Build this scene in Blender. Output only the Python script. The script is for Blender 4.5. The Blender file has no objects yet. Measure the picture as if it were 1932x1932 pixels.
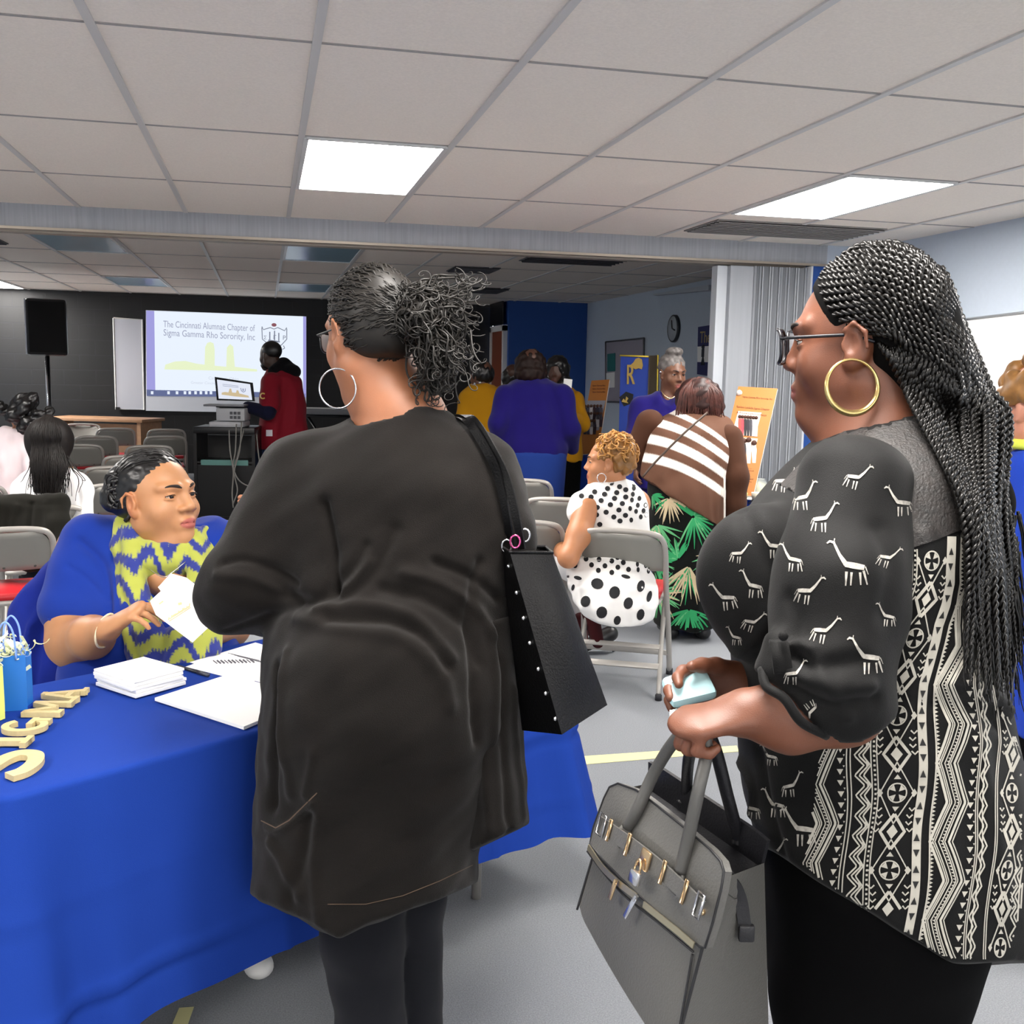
import bpy, bmesh, math, random
import numpy as np
from mathutils import Vector, Matrix
from mathutils.bvhtree import BVHTree

# ------------------------------------------------------------------ camera, world, exposure
SC = bpy.context.scene
COL = SC.collection
FPX, CPX, EYE = 1950.0, 966.0, 1.48
def _n(v): return v / np.linalg.norm(v)
def _ray(u, v): return np.array([(u - CPX) / FPX, -(v - CPX) / FPX, -1.0])
_dY = _n(_ray(498, 693)); _up = _n(np.cross(_n(_ray(1498, 712)), _dY)); _dX = _n(np.cross(_dY, _up))
ROT = np.array([_dX, _dY, _up]); CAM = np.array([0.0, 0.0, EYE])
cam_data = bpy.data.cameras.new('camera'); cam = bpy.data.objects.new('camera', cam_data); COL.objects.link(cam)
cam_data.sensor_width = 36.0; cam_data.lens = 36.0 * FPX / 1932.0; cam_data.clip_start = 0.05
cam.matrix_world = Matrix([list(ROT[i]) + [CAM[i]] for i in range(3)] + [[0, 0, 0, 1]])
SC.camera = cam
world = bpy.data.worlds.new('world'); SC.world = world; world.use_nodes = True
world.node_tree.nodes['Background'].inputs[0].default_value = (0.86, 0.87, 0.9, 1)
world.node_tree.nodes['Background'].inputs[1].default_value = 3.3    # light through the added windows behind the camera
SC.view_settings.view_transform = 'Standard'; SC.view_settings.look = 'None'
SC.view_settings.gamma = 1.0; SC.view_settings.use_curve_mapping = False
SC.view_settings.exposure = 0.0
LAMP = 36.0            # strength of the ceiling fixtures

# ------------------------------------------------------------------ geometry helpers
def W(u, v, d): return CAM + ROT @ (_ray(u, v) * d)              # pixel + depth -> point in the room
def onZ(u, v, z): w = ROT @ _ray(u, v); return CAM + w * ((z - EYE) / w[2])
def onY(u, v, y): w = ROT @ _ray(u, v); return CAM + w * (y / w[1])
def onX(u, v, x): w = ROT @ _ray(u, v); return CAM + w * (x / w[0])
def onPlane(u, v, p, nrm):
    w = ROT @ _ray(u, v); return CAM + w * (np.dot(np.asarray(p) - CAM, nrm) / np.dot(w, nrm))
def proj(p):
    q = ROT.T @ (np.asarray(p, float) - CAM); return CPX + FPX * q[0] / -q[2], CPX - FPX * q[1] / -q[2], -q[2]
AX = _n(np.array([ROT[0, 0], ROT[1, 0], 0])); AY = np.array([-AX[1], AX[0], 0.0]); AZ = np.array([0, 0, 1.0])
def hexc(h, a=1.0):
    if not isinstance(h, str): return tuple(h) + (a,) if len(h) == 3 else tuple(h)
    h = h.lstrip('#'); c = [int(h[i:i + 2], 16) / 255 for i in (0, 2, 4)]
    return tuple(x / 12.92 if x <= .04045 else ((x + .055) / 1.055) ** 2.4 for x in c) + (a,)
def catmull(pts, n=6):
    P = np.asarray(pts, float)
    if len(P) < 3: return np.array([P[0] + (P[-1] - P[0]) * t for t in np.linspace(0, 1, n + 1)])
    Q = np.vstack([2 * P[0] - P[1], P, 2 * P[-1] - P[-2]]); out = []
    for i in range(1, len(Q) - 2):
        a, b, c, d = Q[i - 1:i + 3]
        for t in np.linspace(0, 1, n, endpoint=False):
            out.append(.5 * (2 * b + (c - a) * t + (2 * a - 5 * b + 4 * c - d) * t * t + (3 * b - a - 3 * c + d) * t ** 3))
    out.append(P[-1]); return np.array(out)
def rotm(yaw=0, pitch=0, roll=0):                                # yaw about z, then pitch about x, then roll about y
    return np.array(Matrix.Rotation(yaw, 3, 'Z') @ Matrix.Rotation(pitch, 3, 'X') @ Matrix.Rotation(roll, 3, 'Y'))

class MB:
    def __init__(s): s.v = []; s.f = []; s.m = []; s.n = 0
    def add(s, v, f, mi=0):
        v = np.asarray(v, float).reshape(-1, 3); o = s.n
        s.v.append(v); s.n += len(v); s.f += [tuple(i + o for i in q) for q in f]; s.m += [mi] * len(f); return s
    def box(s, c, size, R=None, mi=0, bev=0):
        sx, sy, sz = [x / 2 for x in size]; R = np.eye(3) if R is None else np.asarray(R)
        if bev:
            b = min(bev, sx * .9, sy * .9, sz * .9); bm = bmesh.new(); bmesh.ops.create_cube(bm, size=1)
            for v in bm.verts: v.co = Vector((v.co.x * 2 * sx, v.co.y * 2 * sy, v.co.z * 2 * sz))
            bmesh.ops.bevel(bm, geom=list(bm.edges), offset=b, segments=2, profile=.5, affect='EDGES')
            bm.verts.index_update(); V = np.array([v.co[:] for v in bm.verts]); F = [[v.index for v in f.verts] for f in bm.faces]; bm.free()
            return s.add(V @ R.T + np.asarray(c), F, mi)
        V = np.array([[x, y, z] for x in (-sx, sx) for y in (-sy, sy) for z in (-sz, sz)])
        return s.add(V @ R.T + np.asarray(c), [(0, 1, 3, 2), (4, 6, 7, 5), (0, 4, 5, 1), (2, 3, 7, 6), (0, 2, 6, 4), (1, 5, 7, 3)], mi)
    def tube(s, pts, r, seg=8, mi=0, closed=False, flat=None):
        P = np.asarray(pts, float); n = len(P); r = np.broadcast_to(np.asarray(r, float), (n,))
        T = np.gradient(P, axis=0) if not closed else np.roll(P, -1, 0) - np.roll(P, 1, 0)
        T /= np.linalg.norm(T, axis=1)[:, None] + 1e-12
        ref = np.array([0, 0, 1.]) if abs(T[0][2]) < .9 else np.array([1., 0, 0]); N = ref - T[0] * np.dot(ref, T[0]); N /= np.linalg.norm(N)
        V = []; a = np.linspace(0, 2 * np.pi, seg, endpoint=False)
        for i in range(n):
            N = N - T[i] * np.dot(N, T[i]); N /= np.linalg.norm(N) + 1e-12; B = np.cross(T[i], N)
            ring = P[i] + r[i] * (np.cos(a)[:, None] * N + np.sin(a)[:, None] * B)
            if flat is not None:
                fa = np.asarray(flat[0]); q = ring - P[i]; ring = P[i] + q - np.outer(q @ fa, fa) * (1 - flat[1])
            V.append(ring)
        F = []
        for i in range(n if closed else n - 1):
            j = (i + 1) % n
            for k in range(seg):
                l = (k + 1) % seg; F.append((i * seg + k, i * seg + l, j * seg + l, j * seg + k))
        if not closed: F.append(tuple(range(seg))[::-1]); F.append(tuple((n - 1) * seg + k for k in range(seg)))
        return s.add(np.vstack(V), F, mi)
    def ribbon(s, pts, wdir, w, t=.002, mi=0):                    # flat strap along pts, width along wdir
        P = np.asarray(pts, float); n = len(P); T = np.gradient(P, axis=0); T /= np.linalg.norm(T, axis=1)[:, None]
        Wd = np.broadcast_to(np.asarray(wdir, float), P.shape); Wd = Wd - T * (Wd * T).sum(1)[:, None]; Wd = Wd / np.linalg.norm(Wd, axis=1)[:, None]
        N = np.cross(T, Wd); V = np.stack([P - Wd * w / 2 - N * t / 2, P + Wd * w / 2 - N * t / 2, P + Wd * w / 2 + N * t / 2, P - Wd * w / 2 + N * t / 2], 1).reshape(-1, 3)
        F = []
        for i in range(n - 1):
            for k in range(4): F.append((i * 4 + k, i * 4 + (k + 1) % 4, i * 4 + 4 + (k + 1) % 4, i * 4 + 4 + k))
        F += [(3, 2, 1, 0), tuple(4 * n - 4 + k for k in range(4))]
        return s.add(V, F, mi)
    def lathe(s, c, prof, seg=20, axis=None, mi=0):               # prof: (radius, height) pairs
        a = np.linspace(0, 2 * np.pi, seg, endpoint=False); V = []; R = np.eye(3) if axis is None else np.asarray(axis)
        for r, h in prof: V.append(np.stack([r * np.cos(a), r * np.sin(a), np.full(seg, h)], 1))
        n = len(prof); F = [(i * seg + k, i * seg + (k + 1) % seg, (i + 1) * seg + (k + 1) % seg, (i + 1) * seg + k) for i in range(n - 1) for k in range(seg)]
        F += [tuple(range(seg))[::-1], tuple((n - 1) * seg + k for k in range(seg))]
        return s.add(np.vstack(V) @ R.T + np.asarray(c), F, mi)
    def sphere(s, c, r, R=None, seg=14, mi=0):
        r = np.broadcast_to(np.asarray(r, float), (3,)); rings = seg // 2 + 1; V = []; F = []
        for i in range(rings + 1):
            t = np.pi * i / rings
            for k in range(seg): V.append((math.sin(t) * math.cos(2 * np.pi * k / seg), math.sin(t) * math.sin(2 * np.pi * k / seg), math.cos(t)))
        for i in range(rings):
            for k in range(seg): F.append((i * seg + k, (i + 1) * seg + k, (i + 1) * seg + (k + 1) % seg, i * seg + (k + 1) % seg))
        V = np.array(V) * r; V = V if R is None else V @ np.asarray(R).T
        return s.add(V + np.asarray(c), F, mi)
    def prism(s, poly, o, ex, ey, depth, mi=0):                   # polygon (x,y) in plane o+ex,ey extruded by vector depth
        poly = np.asarray(poly, float); o, ex, ey, depth = map(lambda q: np.asarray(q, float), (o, ex, ey, depth))
        A = o + poly[:, :1] * ex + poly[:, 1:] * ey; n = len(poly)
        from mathutils.geometry import tessellate_polygon
        tri = tessellate_polygon([[Vector((x, y, 0)) for x, y in poly]])
        F = [tuple(t) for t in tri] + [tuple(i + n for i in t[::-1]) for t in tri] + [(i, (i + 1) % n, (i + 1) % n + n, i + n) for i in range(n)]
        return s.add(np.vstack([A, A + depth]), F, mi)
    def quad(s, a, b, c, d, mi=0): return s.add([a, b, c, d], [(0, 1, 2, 3)], mi)
    def text(s, string, o, ex, ey, size, depth=0.001, mi=0, align='LEFT', bold=0.0):
        V, F = text_geo(string, align, bold); ez = np.cross(ex, ey)
        V = np.asarray(o) + size * (V[:, :1] * np.asarray(ex) + V[:, 1:2] * np.asarray(ey)) + np.outer(V[:, 2] * depth, ez)
        return s.add(V, F, mi)
    def build(s, name, mats, parent=None, smooth=True, **props):
        me = bpy.data.meshes.new(name); V = np.vstack(s.v) if s.v else np.zeros((0, 3))
        o = bpy.data.objects.new(name, me); COL.objects.link(o)
        if parent is not None:
            o.parent = parent; inv = np.array(parent_matrix(parent).inverted()); V = V @ inv[:3, :3].T + inv[:3, 3]
        elif 'base' in props:
            b = np.asarray(props.pop('base')); o.location = b; V = V - b
        props.pop('base', None)
        me.from_pydata(V.tolist(), [], s.f)
        for m in (mats if isinstance(mats, (list, tuple)) else [mats]): me.materials.append(m)
        me.polygons.foreach_set('material_index', s.m)
        me.polygons.foreach_set('use_smooth', [bool(smooth)] * len(s.f)); me.validate(); me.update()
        if smooth == 'auto':
            try: me.set_sharp_from_angle(angle=math.radians(38))
            except Exception: pass
        for k, val in props.items(): o[k] = val
        return o
def parent_matrix(o):
    m = Matrix.LocRotScale(o.location, o.rotation_euler, o.scale)
    return m if o.parent is None else parent_matrix(o.parent) @ m
_tc = {}
def text_geo(string, align='LEFT', bold=0.0):
    key = (string, align, bold)
    if key not in _tc:
        cu = bpy.data.curves.new('text', 'FONT'); cu.body = string; cu.size = 1; cu.extrude = .5; cu.align_x = align; cu.offset = bold; cu.resolution_u = 3
        ob = bpy.data.objects.new('text', cu); COL.objects.link(ob); bpy.context.view_layer.update()
        me = ob.evaluated_get(bpy.context.evaluated_depsgraph_get()).to_mesh()
        V = np.array([v.co[:] for v in me.vertices]).reshape(-1, 3); F = [tuple(p.vertices) for p in me.polygons]
        bpy.data.objects.remove(ob); bpy.data.curves.remove(cu); _tc[key] = (V, F)
    return _tc[key]
def empty(name, loc, label=None, cat=None, group=None, rz=0):
    o = bpy.data.objects.new(name, None); COL.objects.link(o); o.location = [float(x) for x in loc]; o.rotation_euler = (0, 0, rz)
    o.empty_display_size = .1
    if label: o['label'] = label
    if cat: o['category'] = cat
    if group: o['group'] = group
    return o
def tag(o, label, cat, group=None, kind=None):
    o['label'] = label; o['category'] = cat
    if group: o['group'] = group
    if kind: o['kind'] = kind
    return o

# ------------------------------------------------------------------ materials
_mats = {}
def mat(name, color, rough=.6, metal=0., bump=0., bscale=200., var=0., vscale=6., emit=0., spec=.5, sheen=0., sss=0., coat=0., alpha=1., trans=0., stretch=None, attr=None, ebase=None):
    if name in _mats: return _mats[name]
    m = bpy.data.materials.new(name); m.use_nodes = True; nt = m.node_tree; b = nt.nodes['Principled BSDF']; N = nt.nodes.new; L = nt.links.new
    c = hexc(color); b.inputs['Base Color'].default_value = c; b.inputs['Roughness'].default_value = rough; b.inputs['Metallic'].default_value = metal
    b.inputs['Specular IOR Level'].default_value = spec
    if sheen: b.inputs['Sheen Weight'].default_value = sheen
    if sss: b.inputs['Subsurface Weight'].default_value = sss; b.inputs['Subsurface Radius'].default_value = (.012, .005, .003); b.inputs['Subsurface Scale'].default_value = .6
    if coat: b.inputs['Coat Weight'].default_value = coat; b.inputs['Coat Roughness'].default_value = .15
    if alpha < 1: b.inputs['Alpha'].default_value = alpha
    if trans: b.inputs['Transmission Weight'].default_value = trans; b.inputs['IOR'].default_value = 1.2
    if emit: b.inputs['Base Color'].default_value = hexc(ebase) if ebase else c; b.inputs['Emission Color'].default_value = c; b.inputs['Emission Strength'].default_value = emit
    tc = N('ShaderNodeTexCoord'); src = tc.outputs['Object']
    if stretch: mp = N('ShaderNodeMapping'); mp.inputs['Scale'].default_value = stretch; L(src, mp.inputs['Vector']); src = mp.outputs['Vector']
    base = None
    if attr:
        at = N('ShaderNodeAttribute'); at.attribute_name = attr; base = at.outputs['Color']; L(base, b.inputs['Base Color'])
    if var:
        t = N('ShaderNodeTexNoise'); t.inputs['Scale'].default_value = vscale; t.inputs['Detail'].default_value = 5; L(src, t.inputs['Vector'])
        mr = N('ShaderNodeMapRange'); mr.inputs[1].default_value = .25; mr.inputs[2].default_value = .75; mr.inputs[3].default_value = 1 - var; mr.inputs[4].default_value = 1 + var; L(t.outputs['Fac'], mr.inputs[0])
        mx = N('ShaderNodeMix'); mx.data_type = 'RGBA'; mx.blend_type = 'MULTIPLY'; mx.inputs[0].default_value = 1; mx.inputs[6].default_value = c
        if base is not None: L(base, mx.inputs[6])
        L(mr.outputs[0], mx.inputs[7]); L(mx.outputs[2], b.inputs['Base Color'])
    if bump:
        t = N('ShaderNodeTexNoise'); t.inputs['Scale'].default_value = bscale; t.inputs['Detail'].default_value = 3; L(src, t.inputs['Vector'])
        bp = N('ShaderNodeBump'); bp.inputs['Strength'].default_value = bump; bp.inputs['Distance'].default_value = .002; L(t.outputs['Fac'], bp.inputs['Height']); L(bp.outputs['Normal'], b.inputs['Normal'])
    _mats[name] = m; return m
def nodes_of(m): nt = m.node_tree; return nt, nt.nodes['Principled BSDF'], nt.nodes.new, nt.links.new

# ------------------------------------------------------------------ solid modelling by signed distance
class Solid:
    """union / subtraction of smooth shapes, meshed as ONE continuous surface"""
    def __init__(s): s.p = []; s.clip = []
    def cap(s, a, b, ra, rb=None, k=.02, op='+', flat=None):
        s.p.append(('c', np.asarray(a, float), np.asarray(b, float), float(ra), float(ra if rb is None else rb), k, op, flat)); return s
    def chain(s, pts, rad, k=.02, op='+', flat=None):
        for i in range(len(pts) - 1): s.cap(pts[i], pts[i + 1], rad[i], rad[i + 1], k, op, flat)
        return s
    def ell(s, c, r, R=None, k=.02, op='+'):
        s.p.append(('e', np.asarray(c, float), np.broadcast_to(np.asarray(r, float), (3,)).copy(), np.eye(3) if R is None else np.asarray(R, float), None, k, op, None)); return s
    def loft(s, rows, k=.02, op='+', pw=2.2, ax=AX, ay=AY):       # rows: (centre xyz, rx, ry), bottom to top
        rows = sorted(rows, key=lambda q: q[0][2]); z = np.array([q[0][2] for q in rows])
        zz = np.linspace(z[0], z[-1], 64); arr = np.array([[q[0][0], q[0][1], q[1], q[2]] for q in rows])
        A = np.stack([np.interp(zz, z, arr[:, i]) for i in range(4)], 1)
        ker = np.array([1, 2, 3, 2, 1]) / 9.; A2 = np.stack([np.convolve(np.pad(A[:, i], 2, 'edge'), ker, 'valid') for i in range(4)], 1)
        s.p.append(('l', zz, A2, pw, (np.asarray(ax), np.asarray(ay)), k, op, None)); return s
    def plane(s, p, nrm): s.clip.append((np.asarray(p, float), _n(np.asarray(nrm, float)))); return s   # keeps the side the normal points away from
    def _bb(s, q):
        if q[0] == 'c': r = max(q[3], q[4]); return np.minimum(q[1], q[2]) - r, np.maximum(q[1], q[2]) + r
        if q[0] == 'e': e = np.sqrt(((q[3] * q[2]) ** 2).sum(1)); return q[1] - e, q[1] + e
        zz, A = q[1], q[2]; r = A[:, 2:].max(1)
        return np.array([(A[:, 0] - r).min(), (A[:, 1] - r).min(), zz[0]]), np.array([(A[:, 0] + r).max(), (A[:, 1] + r).max(), zz[-1]])
    def _ev(s, q, X, Y, Z):
        if q[0] == 'c':
            _, a, b, ra, rb, k, op, fl = q; px, py, pz = X - a[0], Y - a[1], Z - a[2]; ba = b - a
            if fl is not None:
                fa, ff = np.asarray(fl[0]), fl[1]; dd = (px * fa[0] + py * fa[1] + pz * fa[2]) * (1 / ff - 1); px, py, pz = px + dd * fa[0], py + dd * fa[1], pz + dd * fa[2]
                ba = ba + fa * np.dot(ba, fa) * (1 / ff - 1)
            h = np.clip((px * ba[0] + py * ba[1] + pz * ba[2]) / max(np.dot(ba, ba), 1e-9), 0, 1)
            return np.sqrt((px - h * ba[0]) ** 2 + (py - h * ba[1]) ** 2 + (pz - h * ba[2]) ** 2) - (ra + (rb - ra) * h)
        if q[0] == 'e':
            _, c, r, R, _x, k, op, fl = q; d = [X - c[0], Y - c[1], Z - c[2]]
            l = [R[0, i] * d[0] + R[1, i] * d[1] + R[2, i] * d[2] for i in range(3)]
            k0 = np.sqrt(sum((l[i] / r[i]) ** 2 for i in range(3))); k1 = np.sqrt(sum((l[i] / r[i] ** 2) ** 2 for i in range(3)))
            return k0 * (k0 - 1) / (k1 + 1e-9)
        _, zz, A, pw, (ax, ay), k, op, fl = q
        zl = Z[0, 0, :]; I = [np.interp(zl, zz, A[:, i]) for i in range(4)]
        dx, dy = X - I[0], Y - I[1]; lx = np.abs(dx * ax[0] + dy * ax[1]); ly = np.abs(dx * ay[0] + dy * ay[1])
        d = (((lx / I[2]) ** pw + (ly / I[3]) ** pw) ** (1 / pw) - 1) * np.minimum(I[2], I[3])
        return np.maximum(d, np.maximum(zz[0] - Z, Z - zz[-1]))
    def mesh(s, vox):
        bbs = [s._bb(q) for q in s.p if q[6] == '+']; lo = np.min([b[0] for b in bbs], 0) - 3 * vox; hi = np.max([b[1] for b in bbs], 0) + 3 * vox
        n = np.ceil((hi - lo) / vox).astype(int) + 1; F = np.full(n, 1.0, np.float32)
        g = [lo[i] + vox * np.arange(n[i]) for i in range(3)]
        for q in s.p:
            b0, b1 = s._bb(q); mg = q[5] + 3 * vox
            i0 = np.clip(np.floor((b0 - mg - lo) / vox).astype(int), 0, n - 1); i1 = np.clip(np.ceil((b1 + mg - lo) / vox).astype(int) + 1, 1, n)
            if (i1 <= i0).any(): continue
            sl = tuple(slice(i0[i], i1[i]) for i in range(3)); X, Y, Z = np.meshgrid(*[g[i][sl[i]] for i in range(3)], indexing='ij')
            d = s._ev(q, X, Y, Z).astype(np.float32); A = F[sl]; k = q[5]
            if q[6] == '+': h = np.maximum(k - np.abs(A - d), 0) / k; F[sl] = np.minimum(A, d) - h * h * k * .25
            else: d = -d; h = np.maximum(k - np.abs(A - d), 0) / k; F[sl] = np.maximum(A, d) + h * h * k * .25
        if s.clip:
            X, Y, Z = np.meshgrid(*g, indexing='ij')
            for p, nr in s.clip: F = np.maximum(F, ((X - p[0]) * nr[0] + (Y - p[1]) * nr[1] + (Z - p[2]) * nr[2]).astype(np.float32))
        F[[0, -1]] = 1; F[:, [0, -1]] = 1; F[:, :, [0, -1]] = 1
        return surf_nets(F, lo, vox)
def surf_nets(F, lo, vox):
    S = F < 0; nx, ny, nz = F.shape
    c = np.zeros((nx - 1, ny - 1, nz - 1), np.int8); offs = [(i, j, k) for i in (0, 1) for j in (0, 1) for k in (0, 1)]
    for i, j, k in offs: c += S[i:nx - 1 + i, j:ny - 1 + j, k:nz - 1 + k]
    I = np.argwhere((c > 0) & (c < 8)); idx = np.full(c.shape, -1, np.int64); idx[tuple(I.T)] = np.arange(len(I))
    vals = np.stack([F[I[:, 0] + i, I[:, 1] + j, I[:, 2] + k] for i, j, k in offs], 1).astype(float); O = np.array(offs, float)
    pos = np.zeros((len(I), 3)); cnt = np.zeros(len(I))
    for a in range(8):
        for b in range(a + 1, 8):
            if np.abs(O[a] - O[b]).sum() != 1: continue
            va, vb = vals[:, a], vals[:, b]; cr = (va < 0) != (vb < 0); t = np.where(cr, va / np.where(cr, va - vb, 1), 0)
            pos += (O[a] + t[:, None] * (O[b] - O[a])) * cr[:, None]; cnt += cr
    V = lo + vox * (I + pos / cnt[:, None]); Q = []
    for ax in range(3):
        o1, o2 = (ax + 1) % 3, (ax + 2) % 3; s0 = [slice(0, -1)] * 3; s1 = [slice(0, -1)] * 3; s1[ax] = slice(1, None)
        ch = S[tuple(s0)] != S[tuple(s1)]; E = np.argwhere(ch); E = E[(E[:, o1] > 0) & (E[:, o2] > 0)]
        u1 = np.zeros(3, int); u1[o1] = 1; u2 = np.zeros(3, int); u2[o2] = 1
        q = np.stack([idx[tuple((E - u1 - u2).T)], idx[tuple((E - u2).T)], idx[tuple(E.T)], idx[tuple((E - u1).T)]], 1)
        fl = ~S[tuple(E.T)]; q[fl] = q[fl][:, ::-1]; Q.append(q)
    Q = np.vstack(Q); return V, Q[(Q >= 0).all(1)]
def vnormals(V, Q):
    d1 = V[Q[:, 2]] - V[Q[:, 0]]; d2 = V[Q[:, 3]] - V[Q[:, 1]]; fn = np.cross(d1, d2); N = np.zeros_like(V)
    for i in range(4): np.add.at(N, Q[:, i], fn)
    return N / (np.linalg.norm(N, axis=1)[:, None] + 1e-12)
def relax(V, Q, it=2, lam=.5):
    for _ in range(it):
        A = np.zeros_like(V); c = np.zeros(len(V))
        for i in range(4):
            for j in ((i + 1) % 4, (i + 3) % 4): np.add.at(A, Q[:, i], V[Q[:, j]]); np.add.at(c, Q[:, i], 1)
        V = V + lam * (A / np.maximum(c, 1)[:, None] - V)
    return V
def seg_dist(V, P):
    D = np.full(len(V), 9.)
    for a, b in zip(P[:-1], P[1:]):
        ba = b - a; h = np.clip(((V - a) @ ba) / max(ba @ ba, 1e-12), 0, 1); D = np.minimum(D, np.linalg.norm(V - a - h[:, None] * ba, axis=1))
    return D
def solid(s, name, m, parent, vox=.008, it=2, folds=(), noise=(), color=None, fold_thick=.25, **props):
    """mesh a Solid; folds: (pixel polyline, width m, height m) raised or sunk along the visible side; noise: (amp, wavelength, seed)"""
    V, Q = s.mesh(vox); V = relax(V, Q, it)
    if len(folds) or len(noise):
        N = vnormals(V, Q); D = np.zeros(len(V))
        if len(folds):
            bvh = BVHTree.FromPolygons(V.tolist(), Q.tolist())
            for px, w, amp in folds:
                px = catmull(px, 5); P = []
                for u, v in px:
                    dr = _n(ROT @ _ray(u, v)); h = bvh.ray_cast(Vector(CAM), Vector(dr))
                    if h[0] is not None: P.append(np.array(h[0]))
                if len(P) < 2: continue
                d = seg_dist(V, P); D += amp * np.exp(-(d / w) ** 2)
        for amp, wl, seed in noise:
            rs = np.random.RandomState(seed)
            for _ in range(6):
                kv = rs.randn(3); kv = kv / np.linalg.norm(kv) * 2 * np.pi / (wl * rs.uniform(.7, 1.5)); D += amp / 2.2 * np.sin(V @ kv + rs.uniform(0, 6.28))
        V = V + N * D[:, None]
    b = MB(); b.v = [V]; b.n = len(V); b.f = [tuple(q) for q in Q.tolist()]; b.m = [0] * len(Q)
    o = b.build(name, m, parent, True, **props)
    if color is not None:
        C = np.asarray(color(V)); C = np.hstack([C[:, :3], np.ones((len(V), 1))]); ca = o.data.color_attributes.new('tint', 'FLOAT_COLOR', 'POINT'); ca.data.foreach_set('color', C.astype(np.float32).ravel())
    return o
def bvh_of(objs):
    V = []; F = []; n = 0
    for o in objs:
        M = np.array(parent_matrix(o)); P = np.array([v.co[:] for v in o.data.vertices]) @ M[:3, :3].T + M[:3, 3]
        V += P.tolist(); F += [tuple(i + n for i in p.vertices) for p in o.data.polygons]; n = len(V)
    return BVHTree.FromPolygons(V, F)
def prints(mb, bvh, polys=(), lines=(), off=.0012, maxlen=9., mi=0, jump=.06):
    """printed motifs lying on a surface: outlines given in the photograph's pixels, laid onto the cloth"""
    def hit(u, v):
        dr = _n(ROT @ _ray(u, v)); h = bvh.ray_cast(Vector(CAM), Vector(dr)); return None if h[0] is None else np.array(h[0]) - dr * off
    def put(pts, faces):
        H = [hit(*p) for p in pts]; V = np.array([h if h is not None else (0, 0, 0) for h in H]); D = np.array([np.linalg.norm(h - CAM) if h is not None else 99 for h in H])
        ok = [f for f in faces if D[list(f)].max() < 50 and np.ptp(D[list(f)]) < jump]
        if ok: mb.add(V, ok, mi)
    for pl in polys:
        bm = bmesh.new(); f = bm.faces.new([bm.verts.new((x, y, 0)) for x, y in pl]); bmesh.ops.triangulate(bm, faces=[f])
        for _ in range(5):
            E = [e for e in bm.edges if e.calc_length() > maxlen]
            if not E: break
            bmesh.ops.subdivide_edges(bm, edges=E, cuts=1); bmesh.ops.triangulate(bm, faces=list(bm.faces))
        bm.verts.index_update(); put([(v.co.x, v.co.y) for v in bm.verts], [[v.index for v in f.verts] for f in bm.faces]); bm.free()
    for ln, w in lines:
        P = [np.asarray(ln[0], float)]
        for q in ln[1:]:
            q = np.asarray(q, float); k = max(1, int(np.linalg.norm(q - P[-1]) / maxlen)); a = P[-1]
            P += [a + (q - a) * (i + 1) / k for i in range(k)]
        P = np.array(P); T = np.gradient(P, axis=0); T /= np.linalg.norm(T, axis=1)[:, None] + 1e-9; Nn = np.stack([-T[:, 1], T[:, 0]], 1)
        ww = np.broadcast_to(np.asarray(w, float), (len(P),)) if np.ndim(w) == 0 else np.interp(np.linspace(0, 1, len(P)), np.linspace(0, 1, len(w)), w)
        A = P + Nn * ww[:, None] / 2; B = P - Nn * ww[:, None] / 2; n = len(P)
        put(np.vstack([A, B]).tolist(), [(i, i + 1, n + i + 1, n + i) for i in range(n - 1)])
# ------------------------------------------------------------------ the room
CZ, XR, XL, YB, YF, YP = 2.44, 4.36, -4.2, 14.95, -3.4, 7.0     # ceiling height, right / left / back / front wall, partition line
GX0, GDX, GY0, GDY = 0.165, 0.631, 3.28, 1.28                    # ceiling grid
m_carpet = mat('grey_carpet', '#85888d', .95, bump=.9, bscale=420, var=.22, vscale=260, spec=.1)
nt, b, N, L = nodes_of(m_carpet)
m_tile = mat('acoustic_tile', '#f2e8dc', .95, bump=.35, bscale=90, var=.05, vscale=110, spec=.1)
m_bar = mat('ceiling_bar', '#d0cdc9', .5)
m_line = mat('joint_shadow_line', '#9c9895', .7)
m_pale = mat('pale_blue_paint', '#bcc7d4', .7, var=.02, vscale=40)
m_blue = mat('blue_paint', '#1f4f9c', .6, var=.03, vscale=30)
m_white = mat('white_paint', '#e6e6e4', .5)
m_wallpaper = mat('woven_wallcovering', '#a4a7ad', .8, var=.14, vscale=60, stretch=(1, 1, .04))
m_dark = bpy.data.materials.new('dark_block_wall'); m_dark.use_nodes = True
nt, b, N, L = nodes_of(m_dark); b.inputs['Roughness'].default_value = .55
br = N('ShaderNodeTexBrick'); br.inputs['Color1'].default_value = hexc('#06070a'); br.inputs['Color2'].default_value = hexc('#08090c'); br.inputs['Mortar'].default_value = hexc('#101218')
br.inputs['Scale'].default_value = 1; br.inputs['Brick Width'].default_value = .4; br.inputs['Row Height'].default_value = .2; br.inputs['Mortar Size'].default_value = .006
tc = N('ShaderNodeTexCoord'); mp = N('ShaderNodeMapping'); mp.inputs['Rotation'].default_value = (-math.pi / 2, 0, 0); L(tc.outputs['Object'], mp.inputs['Vector']); L(mp.outputs[0], br.inputs['Vector']); L(br.outputs['Color'], b.inputs['Base Color'])
bp = N('ShaderNodeBump'); bp.inputs['Strength'].default_value = .6; bp.inputs['Distance'].default_value = .004; bp.invert = True; L(br.outputs['Fac'], bp.inputs['Height']); L(bp.outputs[0], b.inputs['Normal'])
def struct(name, mb, m, parent=None, smooth=False, **k): return mb.build(name, m, parent, smooth, kind='structure', **k)
T = .12
struct('floor', MB().box(((XL + XR) / 2, (YB + YF) / 2, -T / 2), (XR - XL + 2 * T, YB - YF + 2 * T, T)), m_carpet)
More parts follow.
